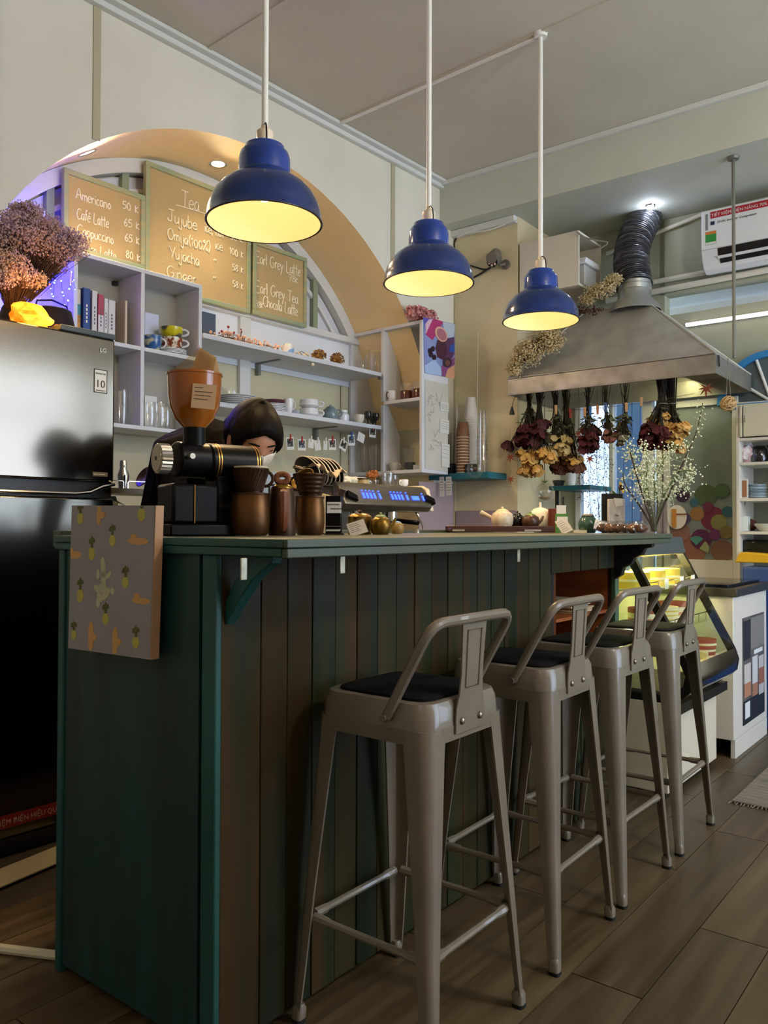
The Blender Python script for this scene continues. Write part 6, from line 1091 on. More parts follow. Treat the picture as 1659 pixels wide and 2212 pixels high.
# dish rack with dark striped plates and a towel
rk = FC.pv(705, 1040, 2.62); kr = spx(FC.P(*rk)); rz_ = zE(1048)
ra = thing('dish_rack', 'dish rack standing behind the copper pots', 'rack', FC, (rk[0] - .24, 2.56, .871)); 
mbr = MB().tube([(0, 0, rz_ - .87 - .02), (.22, 0, rz_ - .87 - .02), (.22, .2, rz_ - .87 - .02), (0, .2, rz_ - .87 - .02)], .004, 6, closed=True); mbr.build('top_rim', m_wire, ra)
for x_, y_ in ((0, 0), (.22, 0), (.22, .2), (0, .2)): MB().cyl((x_, y_, 0), (x_, y_, rz_ - .89), .005, 6).build('post', m_wire, ra)
m_strip = M('plate_black_glaze', '221d1a', .25); 
for j in range(7):
    c0 = FC.pv(690 + j * 8.5, 1040, 2.60); t = thing('striped_plate', 'black plate with a white rim standing in the dish rack, %s from the left' % nth(j + 1), 'plate', FC, (c0[0] - .03, 2.66, rz_ + .045), 0, 'plates standing in the dish rack'); R_ = Matrix.Rotation(radians(62), 4, 'Y') @ Matrix.Rotation(0, 4, 'X')
    MB().lathe([(.001, 0), (.03, 0), (.075, .010), (.075, .013), (.03, .004), (.001, .004)], 28, cap=False, m=R_).build('plate', m_strip, t, smooth=50); MB().tube([R_ @ Vector((.076 * cos(q_ * pi / 16), .076 * sin(q_ * pi / 16), .012)) for q_ in range(32)], .003, 6, closed=True).build('rim', M('plate_rim_cream', 'cfc0a8', .3), t)
tw = FC.pv(700, 1000, 2.62); t = thing('tea_towel', 'cream tea towel draped over the standing plates', 'towel', FC, (tw[0] - .10, 2.56, rz_ + .06)); rows = []
for i in range(15):
    rows.append([Vector((i * .0145, j * .022, .018 * sin(i * .5 + 1) + .01 * sin(i * 1.3 + j) - .0006 * (j - 4) ** 2 - .0009 * max(0, i - 10) ** 2)) for j in range(9)])
MB().loft(rows, False, False).loft([[p + Vector((0, 0, -.006)) for p in r_] for r_ in rows], False, False).build('cloth', M('towel_cream', 'd0bb9e', .9, bump=.2, bscale=200), t)
t = thing('brass_strainer', 'round brass pan leaning at the left of the dish rack', 'pan', FC, (FC.pv(655, 1010, 2.55)[0], 2.55, rz_ - .01)); R_ = Matrix.Rotation(radians(-48), 4, 'Y'); MB().lathe([(.001, 0), (.06, 0), (.066, .02), (.063, .02), (.056, .005), (.001, .005)], 28, cap=False, m=R_).build('pan', m_brass, t, smooth=50)
# ---- wire rack at the left with bar tools
qz = FA.pv(300, 1056, 2.95)[2]; q0, q1 = FA.pv(236, 1050, 2.95), FA.pv(345, 1050, 2.95); wr = thing('bar_rack', 'dark steel rack shelf beside the refrigerator', 'rack', FA, (FU + .012, 2.95, 0)); L_ = q1[0] - FU + .10
MB().box(0, L_, 0, .25, qz - .02, qz).build('shelf', M('rack_steel', '4a443a', .4, .7), wr)
for a_, b_ in ((.0, .13), (.15, .30)): MB().tube([(a_, .003, qz), (a_, .003, qz + .025), (a_ + .006, .003, qz + .03), (b_ - .006, .003, qz + .03), (b_, .003, qz + .025), (b_, .003, qz)], .002, 6).build('guard_rail', m_chrome, wr)
for x_ in (.01, L_ - .01):
    for y_ in (.01, .24): MB().cyl((x_, y_, 0), (x_, y_, qz - .02), .007, 8).build('post', m_chrome, wr)
kk = spx(FA.P(FU + .1, 2.95, 1.2))
def onR(px, dv=.1): a = FA.pv(px, 1040, 2.95 + dv); return (a[0], 2.95 + dv, qz + .001)
t = thing('cocktail_shaker', 'chrome cocktail shaker beside the refrigerator', 'shaker', FA, onR(266, .08)); MB().lathe([(.001, 0), (10 * kk, 0), (13 * kk, 25 * kk), (13 * kk, 32 * kk), (8 * kk, 46 * kk), (8 * kk, 50 * kk)], 24).build('body', m_chrome, t, smooth=50); MB().lathe([(8.5 * kk, 50 * kk), (8 * kk, 62 * kk), (7 * kk, 64 * kk), (.001, 64 * kk)], 24, cap=False).build('cap', m_chrome, t)
R_ = Matrix.Translation(Vector((0, 0, 26 * kk))) @ Matrix.Rotation(radians(-62), 4, 'Y'); t = thing('dark_pan', 'dark brown bowl leaning on the steel rack', 'bowl', FA, onR(318, .1)); MB().lathe([(.001, 0), (16 * kk, .004), (27 * kk, .02), (25 * kk, .022), (14 * kk, .008), (.001, .006)], 28, cap=False, m=R_).build('bowl', M('dark_brown_lacquer', '2f1a10', .2, coat=.5), t, smooth=50)
t = thing('steel_bowl', 'grey steel bowl leaning behind the grinder dial', 'bowl', FA, onR(344, .16)); R_ = Matrix.Translation(Vector((0, 0, 26 * kk))) @ Matrix.Rotation(radians(-60), 4, 'Y'); MB().lathe([(.001, 0), (16 * kk, .004), (26 * kk, .03), (25 * kk, .03), (14 * kk, .008), (.001, .006)], 28, cap=False, m=R_).build('bowl', M('grey_steel', '8a9096', .3, .6), t, smooth=50)
single(MB().rock((0, 0, .05), (.07, .05, .05), .5, 4, 3, 7), 'bag_of_utensils', M('crumpled_foil', '8d8f84', .3, .4, col2='5a6a4a', scale=(20, 20, 20)), 'crumpled clear bag of utensils under the steel rack', 'bag', FA, (FU + .1, 3.02, qz - .135)); single(MB().box(0, .30, 0, .26, 0, .0), 'x', None, 'x', 'x', FA, (0, 0, 0)) if False else None
single(MB().box(-.0, L_ - .02, 0, .2, 0, qz - .14), 'low_cart', m_dark, 'dark low cart under the steel rack', 'cart', FA, (FU + .022, 2.97, 0))

# ---- tea tray and what stands at the right end of the counter
def onT(px, u, z=CT): return onC(px, u=u, z=z)
pL, pR = Vector(onC(975, v=1.86)), Vector(onT(1190, 3.10)); tr_ = thing('tea_tray', 'long dark red wooden tea tray at the back of the counter', 'tray', FX, tuple(pL), atan2(pR.y - pL.y, pR.x - pL.x)); TLn = (pR - pL).length; m_trw = M('dark_red_wood', '4a1f16', .35, col2='38160f', scale=(3, 30, 30), coat=.2)
MB().box(0, TLn, -.02, .11, .006, .02).build('board', m_trw, tr_, bevel=.003); MB().box(-.004, TLn + .004, -.026, -.018, .004, .028).build('rim', m_trw, tr_, bevel=.002); MB().box(-.004, TLn + .004, .11, .118, .004, .028).build('rim', m_trw, tr_, bevel=.002); MB().box(.0, .05, -.028, -.024, .006, .014).box(TLn - .12, TLn - .05, -.028, -.024, .006, .014).build('metal_strip', m_silver, tr_)
ty = (pR - pL).normalized()
def onTray(px, off=.045):
    d = ray(px, 1140); q_ = pL + Vector((-ty.y, ty.x, 0)) * off; den = d.x * ty.y - d.y * ty.x; t_ = (q_.x * ty.y - q_.y * ty.x) / den; return (d.x * t_, d.y * t_, CT + .0215)
kt_ = spx(onTray(1090)); m_spk = M('speckled_white_glaze', 'd3c6ae', .35, col2='bfae92', scale=(50, 50, 50), coat=.2)
teapot('speckled white side handled teapot on the tray', FX, onTray(1085), 24 * kt_, 42 * kt_, m_spk, None, None, M('cream_lid_glaze', 'd6c49c', .4), True, pi - .25)
teapot('small glossy black teapot on the tray', FX, onTray(1118, .075), 14 * kt_, 34 * kt_, M('black_glaze', '15130f', .12), None, None); teapot('brown teapot with a green lid on the tray', FX, onTray(1146, .03), 19 * kt_, 32 * kt_, M('rust_brown_glaze', '4f3018', .35, col2='3a2412', scale=(30, 30, 30)), 0, None, M('green_lid_glaze', '6f8a3e', .3))
at = onT(1172, 3.2); k5 = mp(at); t = thing('gourd_jar', 'round white gourd shaped jar behind the brown teapot', 'jar', FX, (at[0], at[1] + .05, at[2])); MB().lathe([(.001, 0), (14 * k5, 0), (24 * k5, 12 * k5), (26.5 * k5, 27 * k5), (24 * k5, 42 * k5), (14 * k5, 52 * k5), (3 * k5, 55 * k5), (2.5 * k5, 66 * k5), (.001, 66 * k5)], 32, cap=False).build('body', M('warm_white_glaze', 'ece0cc', .4, sub=.1), t, smooth=70)
t = thing('wooden_book_stand', 'red brown wooden stand behind the gourd jar', 'stand', FX, onT(1196, 3.21)); MB().cbox((0, .02, 26 * k5), (19 * k5, .012, 52 * k5)).build('panel', M('red_brown_wood', '6e2f18', .45), t, bevel=.002); MB().box(-.02, .03, 0, .05, 0, .006).build('foot', M('red_brown_wood', '6e2f18', .45), t)
t = thing('leaflet_holder', 'green leaflet holder with white papers', 'holder', FX, onT(1214, 3.17)); MB().box(-13 * k5, 13 * k5, 0, .012, 0, 40 * k5).build('holder', M('green_card', '4f8a3a', .5), t); MB().box(-11 * k5, 9 * k5, .003, .006, 10 * k5, 58 * k5).build('leaflet', m_bw, t); MB().box(2 * k5, 6 * k5, .013, .016, 30 * k5, 76 * k5).build('pen', m_wire, t); MB().box(-11 * k5, 12 * k5, -.003, -.001, 12 * k5, 34 * k5).build('front_card', m_bw, t)
card_stand('white printed card leaning at the right of the tray', onT(1228, 3.10), 24 * k5, 34 * k5, .45, 6); single(MB().box(0, .05, 0, .03, 0, .012), 'card_pile', M('cream_cards', 'd8cfae', .7), 'low pile of cream cards right of the leaning card', 'cards', FX, onT(1242, 3.13))
at = onT(1270, 3.20); k6 = mp(at); t = thing('green_jar', 'round green glazed jar at the right end of the counter', 'jar', FX, at); MB().lathe([(.001, 0), (15 * k6, 0), (20 * k6, 10 * k6), (21 * k6, 20 * k6), (17 * k6, 31 * k6), (13.5 * k6, 34 * k6), (14 * k6, 37 * k6), (.001, 37 * k6)], 28, cap=False).build('body', M('green_glaze', '35574a', .22, col2='2a473d', scale=(12, 12, 12), coat=.3), t, smooth=50); MB().lathe([(.001, 37 * k6), (12 * k6, 37 * k6), (12 * k6, 40 * k6), (.001, 41 * k6)], 20, cap=False).build('seeds', M('pale_seeds', 'b9ab92', .8, bump=.6, bscale=200), t)
t = thing('paper_tag', 'folded white paper tag leaning on the green jar', 'paper', FX, onT(1297, 3.16)); MB().cbox((0, 0, 16 * k6), (26 * k6, .002, 22 * k6), (-.3, .3, 0)).build('sheet', m_bw, t)
at = onT(1329, 3.20); t = thing('clipboard_stand', 'black board stand holding a white paper bag', 'stand', FX, at); MB().box(-26 * k6, 20 * k6, .02, .026, 0, 84 * k6).build('board', m_blk, t, bevel=.003); MB().box(-15 * k6, 20 * k6, -.005, .015, 0, 72 * k6).build('paper_bag', M('bag_pale', 'c9c4bf', .7), t, bevel=.002); MB().prism([(-4 * k6, 74 * k6), (14 * k6, 73 * k6), (16 * k6, 58 * k6), (0, 56 * k6)], 'y', -.0075, -.006).build('folded_note', m_bw, t); text('Tea', .011, m_ink, t, (-2 * k6, -.0065, 36 * k6)); text('&', .009, m_ink, t, (2 * k6, -.0065, 22 * k6))
at = onT(1345, 3.235); sf_ = thing('sunflower', 'yellow sunflower standing behind the black board', 'flower', FX, (at[0], at[1] + .03, at[2])); hz = (1147 - 1050) * k6
MB().tube([(0, 0, 0), (.004, 0, hz * .6), (-.006, 0, hz)], .003, 6).build('stem', M('stem_green', '4a6a34', .6), sf_); fd = Vector((.75, -.5, .25)).normalized(); e1 = fd.orthogonal().normalized(); e2 = fd.cross(e1); c0 = Vector((0, 0, hz))
MB().ball(tuple(c0 + fd * .004), (.012, .012, .012)).build('disc', M('sunflower_brown', '3a2410', .8), sf_)
for j in range(18):
    an = 2 * pi * j / 18; d = e1 * cos(an) + e2 * sin(an); s_2 = fd.cross(d); L2 = 15 * k6; MB().add([c0 + d * .008 + s_2 * .004, c0 + d * L2 * .6 + s_2 * .006 + fd * .004, c0 + d * L2 + fd * .006, c0 + d * L2 * .6 - s_2 * .006 + fd * .004, c0 + d * .008 - s_2 * .004], [(0, 1, 2, 3, 4)]).build('petal', M('sunflower_yellow', 'e0a81a', .6), sf_)
for j in range(3): MB().add([(0, 0, hz * .4), (-.02 - .006 * j, .002, hz * (.55 + .12 * j)), (-.034, 0, hz * (.75 + .1 * j)), (-.012, -.004, hz * (.65 + .1 * j))], [(0, 1, 2, 3)]).build('leaf', M('leaf_green', '5a7a3c', .6), sf_)
rg = random.Random(8)
for j in range(6):
    px = 1302 + j * 16; at = onT(px, 3.10); t = thing('snack_bag', 'clear bag of brown cookies along the counter end, %s from the left' % ('first', 'second', 'third', 'fourth', 'fifth', 'sixth')[j], 'snack', FX, at, rg.uniform(-.4, .4), 'snack bags')
    MB().rock((0, 0, .02), (.026, .022, .018), .3, 3, 2, j).build('cookie', M('cookie_brown_%d' % (j % 3), ('4a2414', '7a4a28', '5c3018')[j % 3], .6, bump=.4, bscale=120), t); MB().rock((0, 0, .024), (.034, .03, .026), .25, 4, 3, j + 9).build('wrapper', glass('cellophane', 'f6f6f6', mix=.75), t)
# ---- vase with flowering branches
at = onT(1412, 3.205); k7 = mp(at); vs = thing('glass_vase', 'tall square clear glass vase at the right end of the counter', 'vase', FX, at); w2 = 22 * k7; vh = 70 * k7
for x0, x1, y0, y1 in ((-w2, w2, -w2, -w2 + .003), (-w2, w2, w2 - .003, w2), (-w2, -w2 + .003, -w2 + .003, w2 - .003), (w2 - .003, w2, -w2 + .003, w2 - .003)): MB().box(x0, x1, y0, y1, 0, vh).build('wall', glass('vase_glass', 'f0eef2', mix=.85), vs)
MB().box(-w2 + .003, w2 - .003, -w2 + .003, w2 - .003, 0, .008).build('bottom', glass('vase_glass', 'f0eef2', mix=.85), vs)
br = thing('flowering_branches', 'tall branches with tiny white flowers standing in the glass vase', 'branches', FX, (at[0], at[1], at[2] + .008)); m_bk = M('branch_brown', '3a2a1e', .8); m_gs = M('branch_green', '5a6a3c', .7); m_wf = M('tiny_white_flower', 'd9dfc0', .6)
def bp(px, py, dy=0.0): d = ray(px, py); t_ = (at[1] + dy) / d.y; p_ = CPOS + d * t_; return p_ - Vector((at[0], at[1], at[2] + .008))
main = [((1412, 1140), (1385, 1060), (1362, 980), (1356, 955)), ((1408, 1140), (1400, 1060), (1375, 1010), (1360, 970)), ((1416, 1140), (1440, 1080), (1482, 985), (1505, 930), (1518, 870)), ((1412, 1140), (1415, 1060), (1430, 1000), (1462, 960)), ((1410, 1140), (1396, 1070), (1398, 1000), (1392, 960)), ((1414, 1140), (1435, 1070), (1470, 1020), (1500, 1018)), ((1412, 1140), (1420, 1080), (1412, 1030), (1432, 985)), ((1408, 1140), (1380, 1090), (1352, 1050), (1345, 1020)), ((1412, 1140), (1450, 1060), (1490, 1050)), ((1412, 1140), (1405, 1090), (1385, 1040), (1398, 1010))]
blos = MB(); lvs = MB(); rg = random.Random(13)
for i, path in enumerate(main):
    dys = rg.uniform(-.05, .05); P3 = [bp(x, y, dys * (j / (len(path) - 1))) for j, (x, y) in enumerate(path)]; P3[0] = Vector((rg.uniform(-.01, .01), rg.uniform(-.01, .01), 0)); out = []
    for a_ in range(len(P3) - 1):
        A_, B_, C_, D_ = P3[max(a_ - 1, 0)], P3[a_], P3[a_ + 1], P3[min(a_ + 2, len(P3) - 1)]
        for j in range(6): t_ = j / 6; out.append(.5 * ((2 * B_) + (C_ - A_) * t_ + (2 * A_ - 5 * B_ + 4 * C_ - D_) * t_ * t_ + (3 * B_ - A_ - 3 * C_ + D_) * t_ ** 3))
    out.append(P3[-1]); n_ = len(out); MB().tube(out, [.0036 * (1 - .75 * j / n_) + .0006 for j in range(n_)], 6).build('branch', m_bk if i in (0, 2, 7) else m_gs, br)
    for j in range(n_ // 3, n_):
        for q_ in range(12 if i not in (2, 7, 0) else 3):
            o_ = Vector((rg.gauss(0, 1), rg.gauss(0, 1), rg.gauss(0, 1))) * .020; c_ = out[j] + o_; blos.rock(tuple(c_), rg.uniform(.0022, .0045), .3, 3, 1, j)
            if q_ % 3 == 0: n2 = Vector((rg.gauss(0, 1), rg.gauss(0, 1), rg.gauss(0, 1))).normalized() * .009; m2 = n2.orthogonal().normalized() * .003; c3 = out[j] + o_ * .6; lvs.add([c3, c3 + n2 * .5 + m2, c3 + n2, c3 + n2 * .5 - m2], [(0, 1, 2, 3)])
            if q_ == 0: blos.tube([tuple(out[j]), tuple(c_)], .0006, 4)
o = blos.build('white_flowers', m_wf, br); o['kind'] = 'stuff'; o = lvs.build('green_leaflets', M('leaflet_green', '7a8a52', .7), br, smooth=0); o['kind'] = 'stuff'
# ================================================================ PERSON BEHIND THE COUNTER
m_skin = M('skin', 'b07a5c', .55, sub=.08); m_blackt = M('black_cotton', '0a0807', .9, bump=.2, bscale=150, spec=.1); m_hair = M('black_brown_hair', '070504', .55, col2='100a07', scale=(60, 60, 12), bump=.3, spec=.1)
hc = CPOS + ray(548, 948) * 2.75; person = thing('person', 'person with black hair, black top and white face mask bending over behind the counter', 'person', FX, (hc.x - .36, hc.y + .34, 0)); org = Vector((hc.x - .36, hc.y + .34, 0)); H0 = hc - org
# head axes: face forward fd, head up hu, head right hr
fd = Vector((.42, -.70, -.56)).normalized(); up0 = Vector((.30, -.45, .85)); hu = (up0 - fd * up0.dot(fd)).normalized(); hr = fd.cross(hu)
def hp_(x, y, z): return H0 + hr * x + fd * y + hu * z
def head_r(d):
    x, y, z = d; r = 1 / sqrt((x / .074) ** 2 + (y / .092) ** 2 + (z / .108) ** 2)
    jaw = max(0, -z); r *= 1 - .13 * jaw * abs(x)
    def g(cx, cy, cz, s): return math.exp(-((x - cx) ** 2 + (y - cy) ** 2 + (z - cz) ** 2) / s)
    r += .020 * g(0, .95, -.22, .012) + .012 * g(0, .98, -.05, .01) - .007 * g(.36, .9, .02, .02) - .007 * g(-.36, .9, .02, .02) + .005 * g(.3, .92, .2, .03) + .005 * g(-.3, .92, .2, .03) + .008 * g(0, .75, -.7, .03) + .006 * g(0, .88, -.47, .012)
    return r
hv = []; hf = []; NS, NR = 48, 36
for k in range(NR + 1):
    a = -pi / 2 + pi * k / NR
    for i in range(NS): b = 2 * pi * i / NS; d = (max(cos(a), .001) * cos(b), max(cos(a), .001) * sin(b), sin(a)); r = head_r(d); hv.append(hp_(d[0] * r, d[1] * r, d[2] * r))
for k in range(NR):
    for i in range(NS): j = (i + 1) % NS; hf.append((k * NS + i, k * NS + j, (k + 1) * NS + j, (k + 1) * NS + i))
hf += [tuple(range(NS))[::-1], tuple(NR * NS + i for i in range(NS))]
body = MB().add(hv, hf)
def limb(pts, rs): body.tube(pts, rs, 14)
neckb = hp_(0, -.055, -.115); pel = Vector((-.05, .08, .96)); ch = Vector((.08, -.02, 1.36)); sh = Vector((.19, -.14, 1.39))
for P_, R_ in (((pel + Vector((0, 0, -.10)), pel, pel.lerp(ch, .5), ch, sh, sh + Vector((.04, -.05, .0))), (.10, .155, .15, .165, .13, .07)), ((sh, neckb, hp_(0, -.02, -.05)), (.075, .055, .055))): limb(P_, R_)
side = Vector((.62, .785, 0)) * .17
for s_ in (-1, 1):
    hip = pel + Vector((.55, .7, 0)) * .09 * s_ + Vector((0, 0, -.08)); limb((hip, Vector((hip.x + .02, hip.y - .02, .52)), Vector((hip.x, hip.y, .10)), Vector((hip.x, hip.y, .03))), (.10, .065, .042, .04)); ft = Vector((hip.x, hip.y, .035)); limb((ft, ft + Vector((.07, -.10, -.005)), ft + Vector((.10, -.15, -.008))), (.04, .036, .024))
    so = sh + side * s_ + Vector((-.03, .02, -.02)); el = so + Vector((.03, -.06, -.24)); wr_ = el + Vector((.12, -.10, -.03)) - side * .35 * s_; limb((sh + side * .4 * s_, so, so.lerp(el, .5), el, el.lerp(wr_, .55), wr_), (.085, .07, .052, .044, .038, .027))
    hd_ = (wr_ - el).normalized(); pal = wr_ + hd_ * .05; body.tube([wr_, wr_ + hd_ * .03, pal, pal + hd_ * .035], [.024, .030, .032, .022], 10)
    sd = hd_.cross(Vector((0, 0, 1))).normalized()
    for q_, (o_, L_) in enumerate(((-.026, .06), (-.009, .072), (.009, .068), (.025, .055))): b0 = pal + hd_ * .03 + sd * o_; body.tube([b0 - hd_ * .02, b0 + hd_ * L_ * .5, b0 + hd_ * L_ * .8 + Vector((0, 0, -.018)), b0 + hd_ * L_ * .85 + Vector((0, 0, -.035))], [.009, .009, .008, .006], 8)
    th = wr_ + hd_ * .025 - sd * .028 * s_; body.tube([th, th + hd_ * .03 - sd * .022 * s_, th + hd_ * .055 - sd * .024 * s_ + Vector((0, 0, -.01))], [.012, .010, .007], 8)
bo_ = body.build('body', m_skin, person); rm = bo_.modifiers.new('remesh', 'REMESH'); rm.mode = 'VOXEL'; rm.voxel_size = .0075; rm.use_smooth_shade = True; sm = bo_.modifiers.new('smooth', 'SMOOTH'); sm.iterations = 4; sm.factor = .5
dg = bpy.context.evaluated_depsgraph_get(); me = bpy.data.meshes.new_from_object(bo_.evaluated_get(dg)); bo_.modifiers.clear(); bo_.data = me; me.materials.clear(); me.materials.append(m_skin); me.materials.append(m_blackt)
for p in me.polygons:
    p.use_smooth = True; c_ = p.center; q_ = c_ - H0; dn = (c_ - neckb).length
    hand = c_.z > .9 and c_.z < 1.16 and c_.x > .30
    e_ = sqrt((q_.dot(hr) / .074) ** 2 + (q_.dot(fd) / .092) ** 2 + (q_.dot(hu) / .108) ** 2); p.material_index = 0 if e_ < 1.22 or hand else 1
# hair shell with fringe, bun and hair tie
hb = MB(); hv = []; NS2, NR2 = 56, 30
def hairline(b):       # lowest elevation of the hair for each direction around the head (front is pi/2)
    t_ = abs((b - pi / 2 + pi) % (2 * pi) - pi); K = ((0, 33), (.35, 31), (.7, 16), (.95, -14), (1.15, -20), (1.4, 2), (1.75, 4), (2.05, -30), (2.4, -52), (3.2, -56))
    for (a_, ea), (b_, eb) in zip(K, K[1:]):
        if t_ <= b_: return radians(ea + (eb - ea) * (t_ - a_) / (b_ - a_)) + .04 * sin(b * 9)
    return radians(-56)
rings = []
for k in range(NR2 + 1):
    ring_ = []
    for i in range(NS2):
        b = 2 * pi * i / NS2; e0_ = hairline(b); a = e0_ + (pi / 2 - e0_) * k / NR2; d = (max(cos(a), .001) * cos(b), max(cos(a), .001) * sin(b), sin(a)); r = head_r(d) * 1.05 + .010 + .008 * min(1, k / 5) + .012 * max(0, -sin(b)) + .0015 * sin(b * 26) * cos(a)
        if k == 0: r = head_r(d) - .002
        ring_.append(hp_(d[0] * r, d[1] * r, d[2] * r))
    rings.append(ring_)
hb.loft(rings, True, True).build('hair', m_hair, person, smooth=80)
bn_ = MB().rock(tuple(H0 + Vector((-.078, .06, .062))), (.034, .034, .03), .25, 4, 3, 3); bn_.build('hair_bun', m_hair, person, smooth=80); MB().tube([H0 + Vector((-.062 + .018 * cos(q * pi / 6), .045 + .012 * cos(q * pi / 6), .060 + .018 * sin(q * pi / 6))) for q in range(12)], .004, 6, closed=True).build('hair_tie', M('brown_tie', '6a3a22', .6), person)
for s_ in (-1, 1):
    er = MB().ball(tuple(hp_(s_ * .074, -.005, -.012)), (.010, .018, .03), 14, 10, m=Matrix((hr, fd, hu)).transposed().to_4x4()); er.build('ear', m_skin, person, smooth=80); MB().tube([hp_(s_ * (.076 + .006), -.005 + .013 * cos(q * pi / 7), -.01 + .024 * sin(q * pi / 7)) for q in range(14)], .0035, 6, closed=True).build('ear_rim', m_skin, person, smooth=80)
    MB().tube([hp_(s_ * x, .0 + head_r(Vector((s_ * x, .09, .022)).normalized()) * Vector((s_ * x, .09, .022)).normalized().y + .002, .022 + .003 * (1 - abs(x - .032) / .02)) for x in (.014, .024, .034, .044, .05)], [.002, .003, .003, .0025, .001], 6).build('eyebrow', m_hair, person)
    ed = Vector((s_ * .36, .92, .03)).normalized(); ep = ed * (head_r(ed) + .0008); MB().tube([hp_(ep.x + x, ep.y - abs(x) * .25 * (1 if x * s_ > 0 else -.2), ep.z - .003 + .004 * (abs(x) / .013) ** 2) for x in (-.013, -.006, 0, .006, .013)], [.001, .0018, .002, .0018, .001], 6).build('closed_eyelid', m_hair, person)
mk = MB(); rows = []
for i in range(17):
    b = pi / 2 + (i - 8) / 8 * 1.15; row = []
    for j in range(11): a = radians(-8 - 4.9 * j) + radians(6) * (1 - abs(i - 8) / 8) * (1 - j / 10); d = (cos(a) * cos(b), cos(a) * sin(b), sin(a)); r = head_r(d) + .006 + .010 * (1 - abs(i - 8) / 8) * sin(pi * (j + .5) / 11); row.append(hp_(d[0] * r, d[1] * r, d[2] * r))
    rows.append(row)
mk.loft(rows, False, False); mo_ = mk.build('face_mask', M('mask_white', 'cfc4b4', .85), person, smooth=80, label='white face mask'); so_ = mo_.modifiers.new('thick', 'SOLIDIFY'); so_.thickness = .0015
for s_ in (-1, 1): MB().tube([hp_(s_ * .066, .035, -.035), hp_(s_ * .078, .012, -.02), hp_(s_ * .082, -.02, .0)], .0012, 5).build('mask_strap', M('mask_white', 'cfc4b4', .85), person)

# ================================================================ ON TOP OF THE REFRIGERATOR
FT = FH + .001
def onF(px, dv): a = FA.pv(px, 690, FV + dv); return (a[0], FV + dv, FT)
kf = spx(FA.P(FU - .3, FV + .1, FH))
at = onF(68, .07); sl_ = thing('salt_lamp', 'glowing orange rock lamp on top of the refrigerator', 'lamp', FA, at); MB().rock((0, 0, 24 * kf), (44 * kf, 30 * kf, 27 * kf), .45, 1.6, 3, 4).build('rock', M('glowing_salt', 'e08020', .6, emit='ff6a05', estr=1.1, col2='ffb84a', scale=(14, 14, 14), bump=.6), sl_, smooth=20); point_light('salt_lamp_light', (0, -.09, .10), 1.0, (1, .5, .12), .04, sl_)
single(MB().rock((0, 0, 9 * kf), (10 * kf, 9 * kf, 10 * kf), .3, 2, 2, 6), 'clay_pebble', M('clay_tan', '8a5f42', .8), 'small tan clay pebble right of the rock lamp', 'pebble', FA, onF(123, .06))
pt = thing('dark_basket', 'dark round basket standing behind the rock lamp', 'basket', FA, onF(112, .26)); MB().lathe([(.001, 0), (46 * kf, 0), (52 * kf, 40 * kf), (44 * kf, 78 * kf), (36 * kf, 82 * kf), (40 * kf, 76 * kf), (46 * kf, 40 * kf), (.001, .01)], 28, cap=False).build('basket', M('black_wicker', '1a1320', .8, bump=.6, bscale=90), pt, smooth=50); MB().tube([(-40 * kf, 0, 78 * kf), (-36 * kf, 0, 96 * kf), (0, 0, 104 * kf), (36 * kf, 0, 96 * kf), (40 * kf, 0, 78 * kf)], .004, 6).build('handle', M('black_wicker', '1a1320', .8), pt)
_m = bpy.data.materials['glowing_salt']; _n = _m.node_tree; _r = next(x for x in _n.nodes if x.type == 'VALTORGB'); _b = _n.nodes['Principled BSDF']
_r2 = _n.nodes.new('ShaderNodeValToRGB'); _r2.color_ramp.elements[0].position = .36; _r2.color_ramp.elements[1].position = .62; _r2.color_ramp.elements[0].color = (.75, .09, .0, 1); _r2.color_ramp.elements[1].color = (1, .42, .03, 1); _n.links.new(_r.inputs['Fac'].links[0].from_socket, _r2.inputs['Fac']); _n.links.new(_r2.outputs['Color'], _b.inputs['Emission Color'])
# blue string lights
sg_ = thing('string_lights', 'string of tiny blue lights glowing on the side of the cube shelf', 'string lights', FA, (FU - .1, FV + .3, FT)); rg = random.Random(9); m_bled = M('blue_star', '2030ff', .4, emit='3a55ff', estr=22); pts = []
for j in range(46):
    px = 50 + 112 * j / 45; py = 590 + 45 * sin(j * .55) + (px - 50) * .45 * (j > 30) + rg.uniform(-16, 16); dv_ = rg.uniform(.55, .74); a = FA.pv(px, min(py, 690), FV + dv_); p_ = Vector((a[0] - FU + .1, dv_ - .3, max(a[2] - FT, .004))); pts.append(p_); MB().ball(tuple(p_), rg.uniform(.0022, .004), 8, 6).build('tiny_bulb', m_bled, sg_)
MB().tube(pts, .0008, 4).build('wire', M('thin_copper_wire', '6a4a30', .4, .5), sg_)
for (px, py, e_) in ((112, 600, 3), (118, 650, 3.5), (100, 625, 2)): a = FA.pv(px, py, FV + .86); point_light('blue_string_light', (a[0] - FU + .1, .56, a[2] - FT), e_, (0, 0, 1), .03, sg_)
